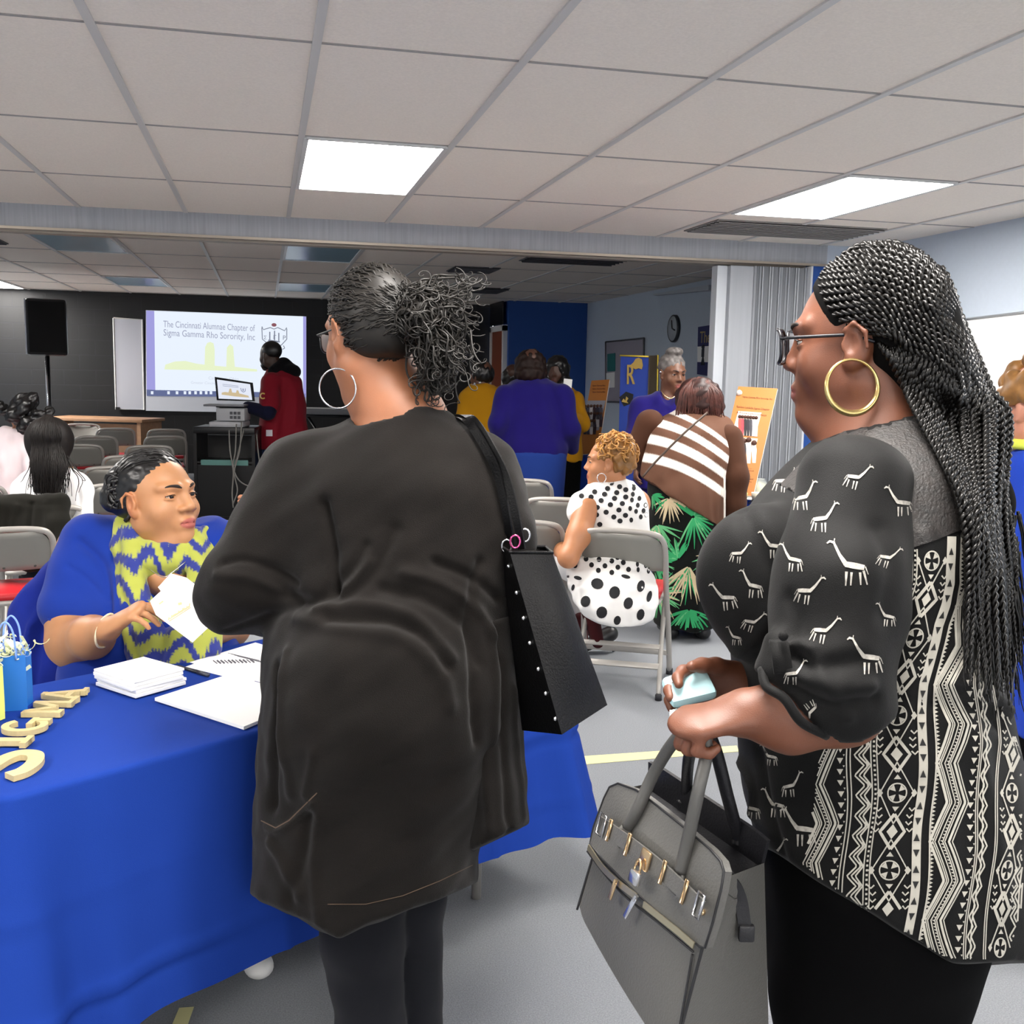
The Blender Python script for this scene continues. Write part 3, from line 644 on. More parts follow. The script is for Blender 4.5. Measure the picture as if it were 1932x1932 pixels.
def hoop(parent, c, r, tube, axis, m, name='hoop_earring', squash=1.0, taper=None):
    axis = _n(np.asarray(axis, float)); up = _n(AZ - axis * axis[2]); sd = np.cross(axis, up); a = np.linspace(0, 2 * np.pi, 40, endpoint=False)
    P = np.asarray(c) + r * (np.cos(a)[:, None] * up * squash + np.sin(a)[:, None] * sd)
    rad = tube if taper is None else tube * (1 + taper * (1 - np.cos(a)) / 2); return MB().tube(P, rad, 8, closed=True).build(name, m, parent)
def strand(mb, pts, r, seg=5, n=5, wave=0., wl=.03, seed=0, taper=.5):
    P = catmull(pts, n)
    if wave:
        rs = np.random.RandomState(seed); s = np.cumsum(np.r_[0, np.linalg.norm(np.diff(P, axis=0), axis=1)]); a, b = rs.uniform(0, 6.28, 2)
        P = P + wave * (np.sin(s / wl * 6.28 + a)[:, None] * AX + np.cos(s / wl * 6.28 + b)[:, None] * AZ)
    mb.tube(P, np.linspace(r, r * taper, len(P)), seg); return P
# ------------------------------------------------------------------ standing woman in the black cardigan (seen from behind)
D1 = 2.05
pa = person((740, 1300, D1), 'standing woman in a long black cardigan, seen from behind, hair tied in a puff')
m_skA = skin('skin_brown', '#9a6446'); m_card = cloth('black_knit', '#120f0d', var=.25, vscale=9, bump=.6, bscale=700, sheen=.08, rough=.9)
hA = Head(W(700, 634, 2.03), 40, -10, 0, 1.0, 1.0)
S = Solid(); hA.prims(S, jaw=1.08, chin2=.9)
S.cap(W(722, 690, 2.05), W(765, 800, 2.06), .058, .066, .03); S.cap(W(690, 700, 2.02), W(740, 800, 2.04), .05, .06, .03)
S.cap(W(760, 800, 2.06), W(750, 900, 2.06), .09, .12, .04)
S.chain([W(560, 930, 2.04), W(455, 1110, 1.99), W(508, 1150, 2.2)], [.06, .05, .042], .03)           # left arm, forearm away from camera
S.chain([W(508, 1150, 2.2), W(506, 1035, 2.22)], [.042, .03], .02); hand(S, W(508, 1052, 2.22), ROT @ np.array([-.12, 1, 0]), ROT @ np.array([-1, 0, 0]), -1, .95, (.3, .5, .4))
colA = hA.colors('#9a6446', '#8a4a3f')
bodyA = solid(S, 'body', m_skA, pa, .0042, color=colA)
hA.specs(pa, m_blackplastic, ry=.108)
for i, sgn in ((0, -1),):
    ec = W(637, 733, 1.985); hoop(pa, ec, .038, .0018, _n(np.array([.25, .95, 0]) @ np.stack([AX, AY, AZ])), m_silver)
# hair: scalp cap, waved strands drawn back, loose puff of curls
HC = hA.L; S = Solid(); hA.e(S, 0, -.02, .044, (.079, .099, .088), .02); hA.e(S, 0, -.045, .005, (.074, .078, .07), .03)
S.ell(HC(0, .09, -.07), (.13, .12, .075), hA.R, .012, '-'); S.ell(HC(0, -.02, -.115), (.16, .16, .062), hA.R, .012, '-'); hA.e(S, -.083, .012, -.012, (.022, .03, .036), .01, '-'); hA.e(S, 0, .135, .0, (.1, .07, .075), .01, '-')
m_hairgrey = mat('hair_black_silver', '#1a1714', .48, spec=.4, var=.6, vscale=45)
hair = solid(S, 'hair', m_hairgrey, pa, .004)
bun = HC(.015, -.135, .012); rs = np.random.RandomState(5); st = MB(); bvH = bvh_of([hair])
for k in range(420):
    a = rs.uniform(-1.75, 1.75); b = rs.uniform(.0, 1.0)           # start around the hairline, end at the bun
    s0 = np.array([math.sin(a) * .078, .055 * math.cos(a) + .005, .035 + .075 * math.cos(a) * .9])
    th = rs.uniform(0, np.pi * 2); s0 = np.array([.080 * math.cos(th), rs.uniform(-.03, .075), .04 + .086 * math.sin(th)])
    if s0[2] < -.03: s0[2] = rs.uniform(-.035, -.0); 
    f = [s0 + (np.array([.012, -.128, .015]) - s0) * t for t in (0, .33, .66, 1)]
    P = []
    for q in f:
        w_ = HC(*q); h_ = bvH.find_nearest(Vector(w_)); P.append(np.array(h_[0]) + np.array(h_[1]) * .002)
    P[-1] = bun + rs.randn(3) * .012
    strand(st, P, rs.uniform(.0016, .003), 5, 9, .0022, rs.uniform(.018, .03), k)
st.build('strand', m_hairgrey, hair, kind='stuff')
st = MB()
for k in range(340):
    up_ = k < 120
    tgt = (W(rs.normal(845, 30), rs.normal(575, 22), 1.98 + rs.uniform(-.05, .05)) if up_ else W(rs.normal(828, 26), rs.normal(668, 34), 1.97 + rs.uniform(-.05, .06)))
    if k % 9 == 0: tgt = W(rs.uniform(790, 830), rs.uniform(700, 752), 1.98)
    mid = (bun + tgt) / 2 + rs.randn(3) * .02 + (AZ * .015 if up_ else AX * .02)
    P = catmull([bun + rs.randn(3) * .012, mid, tgt, tgt + rs.randn(3) * .018], 12); n = len(P); tt = np.linspace(0, 1, n); ph = rs.uniform(0, 6.28); fr = rs.uniform(14, 24); am = .009 * tt
    P = P + (am * np.cos(fr * tt + ph))[:, None] * AX + (am * np.sin(fr * tt + ph))[:, None] * (AZ * .8 + AY * .6)
    st.tube(P, np.linspace(.0026, .001, n) * rs.uniform(.6, 1.25), 5)
for k in range(150):
    a = rs.randn(3); a = _n(a); c_ = bun + a * np.array([.035, .03, .04]) + AX * .01; t_ = _n(np.cross(a, rs.randn(3))); b_ = np.cross(a, t_); r_ = rs.uniform(.010, .02)
    st.tube([c_ + r_ * (t_ * math.cos(x) + b_ * math.sin(x)) + a * .004 * x for x in np.linspace(0, 5.5, 14)], np.linspace(.0028, .001, 14), 5)
st.sphere(bun + AX * .012, (.03, .026, .034), None, 16); st.build('curl', m_hairgrey, hair, kind='stuff', label='loose curly puff')
# cardigan
S = Solid()
S.loft(rows_px([(762, 722, 818, .075), (785, 676, 850, .10), (815, 622, 905, .125), (845, 575, 940, .15), (900, 535, 965, .165), (1000, 515, 982, .175), (1100, 515, 983, .18), (1200, 500, 975, .19), (1300, 497, 975, .215), (1400, 492, 955, .225), (1500, 487, 925, .22), (1600, 482, 905, .215), (1790, 478, 897, .21)], D1), .03)
S.cap(W(580, 905, 2.05), W(468, 1085, 2.0), .098, .078, .05); S.cap(W(462, 1100, 2.0), W(436, 1128, 2.02), .078, .066, .03); S.cap(W(445, 1125, 2.03), W(515, 1150, 2.2), .072, .058, .03)
S.cap(W(905, 885, 2.05), W(955, 1010, 2.0), .072, .055, .05); S.cap(W(950, 1000, 2.0), W(945, 1120, 2.12), .05, .05, .03)
S.ell(W(722, 1330, 1.93), (.19, .13, .19), None, .08)                # seat
S.cap(W(745, 705, 2.05), W(738, 782, 2.03), .05, .075, .006, '-'); S.ell(W(700, 760, 1.99), (.055, .05, .05), None, .01, '-')
pxplane(S, (478, 1690), (640, 1770)); pxplane(S, (640, 1770), (900, 1664))
F = [([(612, 950), (628, 1040), (632, 1110)], .010, -.016), ([(628, 1120), (585, 1135), (540, 1120)], .012, -.014), ([(640, 1130), (700, 1085), (745, 1000)], .014, -.009), ([(600, 1148), (690, 1140), (780, 1165), (850, 1240)], .012, .009), ([(620, 1170), (720, 1170), (800, 1200), (842, 1260)], .011, -.009),
     ([(560, 1165), (640, 1185), (760, 1205), (830, 1270), (850, 1330)], .014, .008), ([(720, 1110), (800, 1130), (880, 1180), (905, 1250)], .012, -.010), ([(760, 1080), (830, 1100), (900, 1150), (930, 1200)], .012, .009), ([(820, 1060), (890, 1090), (940, 1130)], .009, -.009),
     ([(905, 1060), (885, 1130), (890, 1230), (900, 1400)], .009, -.010), ([(925, 1190), (935, 1300), (930, 1420)], .010, .007), ([(690, 1030), (660, 1080), (625, 1110)], .010, -.009), ([(700, 1060), (665, 1100), (640, 1118)], .008, .006),
     ([(420, 1062), (460, 1056), (520, 1075), (560, 1100)], .008, -.008), ([(410, 1085), (470, 1090), (540, 1118)], .010, .007), ([(430, 1190), (500, 1165), (560, 1140)], .010, -.006),
     ([(500, 1560), (530, 1566), (596, 1512)], .0055, .008), ([(510, 1590), (540, 1640), (560, 1690)], .012, .009), ([(585, 1540), (570, 1620), (545, 1700)], .012, -.009), ([(600, 1530), (590, 1640), (600, 1740)], .010, .006), ([(520, 1260), (515, 1400), (512, 1520)], .012, -.012), ([(540, 1230), (525, 1340), (545, 1500)], .012, .007), ([(590, 1420), (575, 1500)], .008, .005)]
card = solid(S, 'cardigan', m_card, pa, .006, 2, F, [(.0022, .12, 3), (.0012, .05, 4)])
S = Solid(); S.loft(rows_px([(1150, 860, 972, .10, 2.02), (1300, 868, 985, .13, 2.04), (1420, 872, 990, .15, 2.06), (1520, 872, 997, .15, 2.06), (1700, 874, 1006, .15, 2.06)], 2.06), .02)
pxplane(S, (880, 1608), (1003, 1552)); solid(S, 'front_panel', m_card, pa, .006, 2, [([(905, 1250), (915, 1420), (925, 1600)], .010, .008), ([(938, 1250), (950, 1420), (962, 1570)], .010, -.008), ([(968, 1300), (980, 1450), (988, 1560)], .010, .006)], [(.002, .1, 9)])
sm = MB(); bv = bvh_of([card]); prints(sm, bv, [], [([(618, 1706), (690, 1706), (760, 1690), (830, 1662), (892, 1632)], 1.6), ([(492, 1548), (520, 1562), (545, 1548), (598, 1496)], 2.2)], .001); sm.build('seam', mat('brown_thread', '#4a3a2c', .8), card)
# leggings and shoes
S = Solid(); S.chain([W(690, 1600, 2.05), W(684, 1770, 2.05), W(700, 1940, 2.06), W(705, 2075, 2.07)], [.1, .08, .067, .05], .02); S.chain([W(770, 1600, 2.12), W(778, 1770, 2.13), W(785, 1930, 2.14), W(790, 2040, 2.15)], [.09, .062, .055, .045], .006)
solid(S, 'leggings', cloth('black_leggings', '#15161b', rough=.8), pa, .007, 2, [], [(.0015, .1, 2)])
for u, v, d in ((705, 2085, 2.07), (790, 2050, 2.15)): shoe(pa, W(u, v, d), 20)
# black tote bag on her shoulder
p0 = W(1010, 1240, 1.93); tb = empty('tote_bag', (p0[0], p0[1], W(1010, 1390, 1.93)[2]), 'black leather tote bag with a row of studs, hanging from the cardigan woman shoulder', 'handbag')
m_leather = mat('black_leather', '#050506', .42, bump=.5, bscale=260, spec=.15)
def lerp(a, b, t): return np.asarray(a) * (1 - t) + np.asarray(b) * t
# body: front face (camera side), gusset, rear face
FTL, FTR, FBL, FBR = W(962, 1042, 1.86), W(1042, 1043, 1.95), W(1060, 1386, 1.80), W(1146, 1330, 1.92)
BTL, BTR, BBL, BBR = W(944, 1030, 1.97), W(1030, 1032, 2.05), W(985, 1378, 1.95), W(1090, 1330, 2.06)
V = []; nu, nv = 12, 18
def ringpt(t, s):
    a, b, c, d = lerp(FTL, FBL, t), lerp(FTR, FBR, t), lerp(BTR, BBR, t), lerp(BTL, BBL, t)
    s *= 4; k = int(s) % 4; fr = s - int(s); q = [a, b, c, d, a]; p = lerp(q[k], q[k + 1], fr); n = [np.cross(AZ, b - a)] [0]; n = _n(n)
    bul = .012 * math.sin(math.pi * fr) * math.sin(math.pi * min(1, t * 1.1)); ce = (a + b + c + d) / 4; return p + _n(p - ce) * bul
nr = 48
for i in range(nv + 1):
    for j in range(nr): V.append(ringpt(i / nv, j / nr))
Fq = [(i * nr + j, (i + 1) * nr + j, (i + 1) * nr + (j + 1) % nr, i * nr + (j + 1) % nr) for i in range(nv) for j in range(nr)] + [tuple(nv * nr + j for j in range(nr))]
MB().add(V, Fq).build('body', m_leather, tb, 'auto'); rim = [ringpt(0, j / nr) for j in range(nr)]
MB().tube(rim, .0035, 6, closed=True).build('rim', m_leather, tb)
MB().add([lerp(q, np.mean(rim, 0), .05) - AZ * .012 for q in rim], [tuple(range(nr))]).build('lining', mat('black_lining', '#050506', .9), tb)
for (u, v) in ((960, 1068), (975, 1118), (988, 1166), (1000, 1213), (1016, 1262), (1030, 1308), (1048, 1356)):
    h = bvh_of([bpy.data.objects[o.name] for o in bpy.data.objects if o.parent == tb and o.name.startswith('body')]).ray_cast(Vector(CAM), Vector(_n(ROT @ _ray(u, v))))
    if h[0] is not None: MB().sphere(np.array(h[0]), .0042, None, 10).build('stud', m_silver, tb, label='bright metal stud')
sh = [(W(985, 1036, 1.90), W(975, 980, 1.90), W(955, 900, 1.925), W(925, 840, 1.95), W(893, 793, 1.99), W(865, 785, 2.06), W(850, 800, 2.15)), (W(962, 1034, 1.95), W(958, 985, 1.92), W(940, 900, 1.93), W(918, 850, 1.945), W(885, 798, 1.985), W(858, 790, 2.06), W(845, 805, 2.15))]
for q in sh: MB().ribbon(catmull(q, 8), AX * .8 - AY * .6, .016, .005).build('strap', m_leather, tb, 'auto')
m_pink = mat('pink_glow_metal', '#e0609c', .15, .9)  # pink colour paints a reflected glow on one ring
for q, mm in ((W(972, 1022, 1.89), m_pink), (W(956, 1030, 1.93), m_silver), (W(990, 1010, 1.9), m_silver)): MB().tube([q + AZ * .012 * math.cos(a) + AX * .009 * math.sin(a) for a in np.linspace(0, 6.28, 14, endpoint=False)], .0022, 6, closed=True).build('ring', mm, tb)
# ------------------------------------------------------------------ woman with long twist braids (profile, at right)
DB = 1.5
pb = person((1660, 1400, DB), 'standing woman in profile with long twist braids, glasses and a black patterned blouse')
hB = Head(W(1632, 651, 1.5), 59, -4, 0, 1.0, 1.0)
S = Solid(); hB.prims(S, jaw=1.05, cheek=1.05, nose=.95, lips=1.35, chin2=.7)
S.cap(hB.L(0, -.03, -.06), W(1680, 830, 1.5), .058, .062, .03); S.cap(W(1650, 860, 1.5), W(1735, 870, 1.5), .075, .07, .04)
S.chain([W(1612, 950, 1.36), W(1585, 1325, 1.28)], [.055, .052], .02)
S.chain([W(1590, 1325, 1.28), W(1490, 1352, 1.27), W(1410, 1345, 1.28)], [.050, .042, .031], .02)
Cd = lambda x, y, z: ROT @ np.array([x, y, z], float)
gripB = hand(S, W(1416, 1342, 1.28), Cd(-1, -.18, .1), Cd(-.1, -1, -.25), 1, .92, (1.2, 1.5, .9), .02, (.4, .6, .5))
S.chain([W(1480, 1260, 1.62), W(1420, 1290, 1.52), W(1400, 1290, 1.47)], [.045, .034, .027], .02); hand(S, W(1402, 1290, 1.47), Cd(-1, .05, .2), Cd(.1, -.5, .8), -1, .9, (.3, .6, .5), .03, (.9, .4, .2))
def exB(q, C, V):
    m = np.clip((q[:, 2] - .055) / .03, 0, 1) * np.clip((.09 - q[:, 1]) / .04, 0, 1); C = C * (1 - .75 * m[:, None]); return C
m_skB = skin('skin_deep_brown', '#7a4a33')
bodyB = solid(S, 'body', m_skB, pb, .0032, color=hB.colors('#6d412d', '#7d433d', extra=exB))
hB.eyes(pb, (0.1, 1, -.25)); hB.brows(pb)
hB.specs(pb, mat('dark_spectacle_frame', '#15151b', .25), ry=.116, rw=.028, rh=.025, t=.0028)
hoop(pb, W(1608, 729, 1.425), .0372, .0019, _n(Cd(.12, 0, 1)), mat('gold_hoop', '#cdb377', .22, .9), taper=1.6)
# scalp cap
S = Solid(); hB.e(S, 0, -.016, .047, (.082, .100, .092), .02); hB.e(S, 0, -.06, .0, (.072, .07, .08), .03)
S.ell(hB.L(0, .110, -.02), (.13, .092, .114), hB.R, .012, '-'); S.ell(hB.L(0, .01, -.10), (.16, .075, .062), hB.R, .012, '-'); hB.e(S, -.083, .0, -.01, (.03, .03, .04), .01, '-'); hB.e(S, .083, .0, -.01, (.03, .03, .04), .01, '-')
S.chain([hB.L(0, -.09, -.01), W(1775, 715, 1.50), W(1835, 800, 1.51), W(1865, 950, 1.53), W(1885, 1100, 1.55)], [.035, .04, .036, .03, .012], .03)
m_braid = mat('braid_black', '#0c0a08', .32, spec=.42, var=.3, vscale=30)
S.chain([hB.L(0, -.085, -.05), W(1755, 765, 1.49)], [.05, .035], .03)
capB = solid(S, 'hair', mat('shaded_scalp_hair', '#070606', .85, spec=.1), pb, .0045)  # cap darker than the braids, painting shade into the gaps
# blouse
m_blouse = cloth('black_blouse', '#090909', rough=.7, spec=.18, bump=.3, bscale=800, var=.15, vscale=12)
S = Solid(); S.loft(rows_px([(772, 1628, 1750, .07), (800, 1580, 1775, .10), (840, 1545, 1805, .14), (880, 1500, 1830, .17), (950, 1432, 1845, .19), (1010, 1390, 1848, .2), (1060, 1364, 1850, .2), (1110, 1352, 1852, .2), (1180, 1368, 1855, .2), (1250, 1386, 1862, .2), (1350, 1394, 1885, .2), (1450, 1404, 1910, .21), (1530, 1410, 1922, .21), (1620, 1436, 1928, .21), (1720, 1450, 1922, .21), (1830, 1460, 1905, .2)], DB), .03)
S.ell(W(1430, 1090, 1.40), (.085, .07, .10), None, .06)
S.cap(W(1672, 690, 1.5), W(1668, 786, 1.5), .06, .079, .008, '-')
pxplane(S, (1462, 1612), (1800, 1820)); pxplane(S, (1800, 1818), (1895, 1816))
FB = [([(1700, 1150), (1690, 1300), (1670, 1400)], .016, -.012), ([(1745, 1010), (1755, 1100), (1735, 1200)], .012, .006), ([(1790, 1290), (1850, 1300), (1900, 1340)], .012, .010), ([(1760, 1330), (1830, 1335), (1890, 1370)], .010, -.008), ([(1820, 1240), (1870, 1270), (1920, 1320)], .010, -.008),
      ([(1400, 960), (1440, 1040), (1470, 1080)], .014, -.008), ([(1390, 1230), (1430, 1200), (1460, 1150)], .012, .006), ([(1400, 1440), (1420, 1500), (1412, 1560)], .010, .008), ([(1430, 1420), (1450, 1520), (1470, 1610)], .012, -.007), ([(1840, 1400), (1870, 1550), (1890, 1700)], .02, .008), ([(1760, 1450), (1780, 1600), (1800, 1780)], .025, .006)]
blouse = solid(S, 'blouse', m_blouse, pb, .0055, 2, FB, [(.002, .14, 11)])
S = Solid(); S.cap(W(1612, 925, 1.37), W(1585, 1120, 1.31), .076, .082, .03); S.cap(W(1585, 1120, 1.31), W(1562, 1285, 1.28), .080, .080, .03); S.cap(W(1562, 1285, 1.28), W(1580, 1340, 1.285), .070, .066, .03)
S.cap(W(1470, 1270, 1.27), W(1575, 1375, 1.27), .030, .022, .02); S.cap(W(1470, 1215, 1.265), W(1476, 1265, 1.255), .018, .024, .012)
S.cap(W(1600, 1370, 1.28), W(1420, 1350, 1.27), .056, .05, .01, '-')
sleeve = solid(S, 'sleeve', m_blouse, pb, .005, 2, [([(1490, 1235), (1540, 1255), (1620, 1245)], .010, -.010), ([(1480, 1260), (1540, 1290), (1640, 1300)], .012, .009), ([(1500, 1300), (1560, 1330), (1650, 1320)], .010, -.009), ([(1485, 1130), (1500, 1180), (1480, 1230)], .012, -.006), ([(1470, 1225), (1500, 1215), (1530, 1225)], .008, .008), ([(1660, 1000), (1680, 1080), (1670, 1160)], .015, -.006), ([(1540, 1250), (1560, 1290), (1600, 1350)], .009, .007)], [(.0022, .1, 21)])
cb = MB(); cb.tube(catmull([W(1438, 1262, 1.255), W(1446, 1295, 1.235), W(1480, 1318, 1.215), W(1512, 1362, 1.21), W(1560, 1388, 1.225)], 6), .006, 8); cb.build('cuff', m_blouse, sleeve)
cb = MB(); cb.ribbon(catmull([W(1468, 1208, 1.235), W(1474, 1240, 1.222), W(1478, 1270, 1.222)], 5), AX, .022, .004); cb.sphere(W(1478, 1200, 1.222), .006); cb.build('tab', m_blouse, sleeve)
# lace yoke and printed motifs, laid on the cloth
bvB = bvh_of([blouse]); bvS = bvh_of([sleeve])
m_lace = mat('black_lace', '#171210', .6, var=.9, vscale=75, bump=.8, bscale=260, spec=.6); m_ink = mat('white_print', '#b5b1a6', .8, var=.1, vscale=80); m_gir = mat('grey_print', '#a39f97', .8, var=.45, vscale=160); m_inkb = mat('black_print', '#0e0e0e', .7)
yk = MB(); prints(yk, bvB, [[(1560, 822), (1600, 800), (1640, 786), (1690, 780), (1745, 790), (1780, 830), (1812, 890), (1830, 940), (1834, 990), (1817, 998), (1763, 1020), (1713, 1036), (1712, 1000), (1700, 922), (1681, 894), (1637, 868), (1592, 857), (1523, 870), (1470, 915)]], [], .002, 12)
yk.build('lace_yoke', m_lace, blouse, label='brownish black lace yoke')
GIR = [([(0, 0), (.06, -.28)], [.035, .07]), ([(.13, 0), (.13, -.25)], [.035, .07]), ([(.33, 0), (.30, -.26)], [.035, .07]), ([(.43, .0), (.40, -.28)], [.035, .08]), ([(.04, -.34), (.2, -.38), (.42, -.43)], [.14, .17, .15]), ([(.40, -.42), (.52, -.62), (.62, -.86)], [.14, .085, .06]), ([(.60, -.86), (.70, -.90), (.76, -.86)], [.06, .075, .04]), ([(.62, -.88), (.60, -.95)], [.02, .03]), ([(.02, -.36), (-.03, -.2)], [.03, .015])]
def giraffe(mb, bv, u, v, h, flip=1, rot=0.):
    c, s_ = math.cos(rot), math.sin(rot); LN = []; h = h * .97
    for pts, w in GIR:
        P = [((x - .35) * flip * h, (y + .45) * h) for x, y in pts]; LN.append(([(u + c * x - s_ * y, v + s_ * x + c * y) for x, y in P], [q * h * .72 for q in w]))
    prints(mb, bv, [], LN, .0012, 5)
gs = MB()
for a in ((1618, 898, 60, 1, .35), (1518, 935, 62, 1, 0), (1555, 975, 66, 1, .1), (1697, 945, 66, -1, -.1), (1601, 1062, 98, -1, -.05), (1677, 1050, 52, 1, .4), (1493, 1052, 60, -1, 0), (1526, 1112, 66, 1, .25), (1556, 1187, 64, 1, .3), (1634, 1236, 82, -1, -.1), (1500, 1268, 55, 1, .1), (1672, 1160, 50, -1, 0), (1530, 1345, 46, 1, 2.6)): gs = MB(); giraffe(gs, bvS, *a); gs.build('giraffe_print', m_gir, sleeve)
gs = MB()
for a in ((1418, 1102, 60, -1, 0), (1456, 1027, 60, -1, -.1), (1396, 1042, 48, 1, .2), (1366, 1125, 62, -1, -.2), (1421, 1172, 50, 1, .4), (1451, 1425, 45, -1, 0), (1494, 1480, 54, 1, 0), (1460, 1515, 62, -1, 0), (1508, 1560, 84, -1, -.1), (1464, 1604, 52, 1, .1), (1416, 1523, 52, -1, 0), (1480, 905, 55, 1, .2), (1385, 1200, 40, -1, 0)): gs = MB(); giraffe(gs, bvB, *a); gs.build('giraffe_print', m_gir, blouse)
BX = ([1000, 1050, 1100, 1140, 1180, 1230, 1290, 1350, 1500, 1600, 1700, 1800], [1793, 1795, 1796, 1787, 1770, 1757, 1744, 1742, 1738, 1731, 1722, 1710])
PANEL = [(1713, 1040), (1763, 1023), (1817, 1001), (1836, 1000), (1850, 1100), (1862, 1200), (1890, 1330), (1926, 1400), (1930, 1700), (1905, 1800), (1885, 1812), (1800, 1812), (1730, 1783), (1650, 1729), (1560, 1668), (1514, 1632), (1522, 1600), (1537, 1500), (1546, 1420), (1600, 1380), (1660, 1300), (1690, 1200), (1705, 1100)]
def inside(x, y, poly=PANEL):
    r = False; j = len(poly) - 1
    for i in range(len(poly)):
        if (poly[i][1] > y) != (poly[j][1] > y) and x < (poly[j][0] - poly[i][0]) * (y - poly[i][1]) / (poly[j][1] - poly[i][1]) + poly[i][0]: r = not r
        j = i
    return r
def col(dx, y):
    f = np.interp(y, [1200, 1400], [.8, 1.0])
    if dx > 105: dx = 105 + (dx - 105) * (.62)
    return np.interp(y, *BX) + dx * f + 3 * math.sin(y / 37. + dx / 60.)
tp = MB()
def pline(pts, w, mi=0, off=.0015):
    seg = []
    for dx, y in pts:
        x = col(dx, y)
        if inside(x, y): seg.append((x, y))
        else:
            if len(seg) > 1: prints(tp, bvB, [], [(seg, w)], off, 7, mi)
            seg = []
    if len(seg) > 1: prints(tp, bvB, [], [(seg, w)], off, 7, mi)
def ppoly(pts, mi=0, off=.0015):
    P = [(col(dx, y), y) for dx, y in pts]
    if all(inside(*q) for q in P): prints(tp, bvB, [P], [], off, 12, mi)
Y = np.arange(1000, 1825, 6.)
tri = lambda y, p, o=0: abs(((y + o) / p) % 1 - .5) * 2
pline([(0, y) for y in Y], 17); 
for k, y in enumerate(np.arange(1010, 1820, 30.)):
    sg = 1 if k % 2 else -1; ppoly([(-6, y + 7 * sg), (6, y + 7 * sg), (0, y - 7 * sg)], 1, .0024)
for y in np.arange(1010, 1820, 7.5): ppoly([(26, y), (26, y + 6), (32, y + 3)])
pline([(24, y) for y in Y], 3)
for base, amp, per, o in ((36, 46, 148, 40), (-212, 46, 148, 0)):
    for sh, w in ((0, 5), (9, 2.2), (15, 2.2), (26, 2.2), (38, 2.2), (44, 2.2), (56, 4.5), (66, 2.2)):
        pline([(base - 12 + .62 * sh + .62 * amp * (1 - tri(y, per, o)), y) for y in np.arange(1000, 1825, 4.)], w)
    for y in np.arange(1004, 1820, 6.):
        x = base - 12 + 19 + .62 * amp * (1 - tri(y, per, o)); pline([(x, y), (x + 4, y + 1)], 2)
for dx in (97, -152):
    for k, y in enumerate(np.arange(1010, 1820, 21.)): ppoly([(dx - 6, y), (dx + 6, y), (dx, y + 11)]); ppoly([(dx - 2 + 7, y + 14), (dx + 9, y + 14), (dx + 7, y + 18)])
for dx, w in ((108, 2), (114, 2), (-140, 2.4), (-133, 2.4), (-95, 2.4), (-84, 2.4), (128, 2), (166, 2), (172, 2), (262, 3), (270, 3), (300, 2), (310, 2)): pline([(dx, y) for y in Y], w)
for y in np.arange(1010, 1820, 9.): ppoly([(-91, y), (-87, y), (-87, y + 4), (-91, y + 4)])
for dx, am in ((-126, 18), (-118, 18), (-110, 14), (118, 14), (128, 14), (240, 16), (250, 16), (285, 14)): pline([(dx + am * tri(y, 38), y) for y in np.arange(1000, 1825, 4.)], 3)
for k, y in enumerate(np.arange(1015, 1820, 38.)): ppoly([(-104, y), (-98, y + 9), (-104, y + 18)])
for cx_, q in ((-48, 1.), (215, .9)):
    pts = [(cx_ + 36 * q * (2 * tri(y, 142 * 2, 142 * 2 - 1350 + 71 * 0) - 1), y) for y in np.arange(1000, 1825, 5.)]
    for k in range(-2, 4):
        y0 = 1350 + 146 * k
        for sg in (-1, 1): pline([(cx_, y0 - 58), (cx_ + sg * 33 * q, y0), (cx_, y0 + 58)], 2.4); pline([(cx_, y0 + 34 + 6), (cx_ + sg * 24 * q, y0 + 73), (cx_, y0 + 106)], 6); ppoly([(cx_ + sg * 33 * q - 6, y0), (cx_ + sg * 33 * q, y0 - 8), (cx_ + sg * 33 * q + 6, y0), (cx_ + sg * 33 * q, y0 + 8)])
        pline([(cx_ + 18 * q * math.cos(a), y0 + 18 * math.sin(a)) for a in np.linspace(0, 6.3, 24)], 2.6)
        for a in (0.78, 2.36, 3.92, 5.5): ppoly([(cx_ + 4 * q * math.cos(a), y0 + 4 * math.sin(a)), (cx_ + 17 * q * math.cos(a - .38), y0 + 17 * math.sin(a - .38)), (cx_ + 17 * q * math.cos(a + .38), y0 + 17 * math.sin(a + .38))])
        ppoly([(cx_ - 7, y0 - 26), (cx_ + 7, y0 - 26), (cx_, y0 - 35)]); ppoly([(cx_ - 7, y0 + 26), (cx_ + 7, y0 + 26), (cx_, y0 + 35)])
        ppoly([(cx_, y0 + 59), (cx_ + 11 * q, y0 + 73), (cx_, y0 + 87), (cx_ - 11 * q, y0 + 73)])
        for sg in (-1, 1):
            for m_ in range(4):
                yy = y0 + 40 + 13 * m_ - 6; xx = cx_ + sg * (30 + (3 if m_ in (0, 3) else 0)) * q; pline([(xx - 6, yy - 6), (xx, yy), (xx + 6, yy - 6)], 3)
                yy = y0 + 99 - 13 * m_ + 10
tp.build('tribal_print', [m_ink, m_inkb], blouse, label='white geometric print on the back panel')
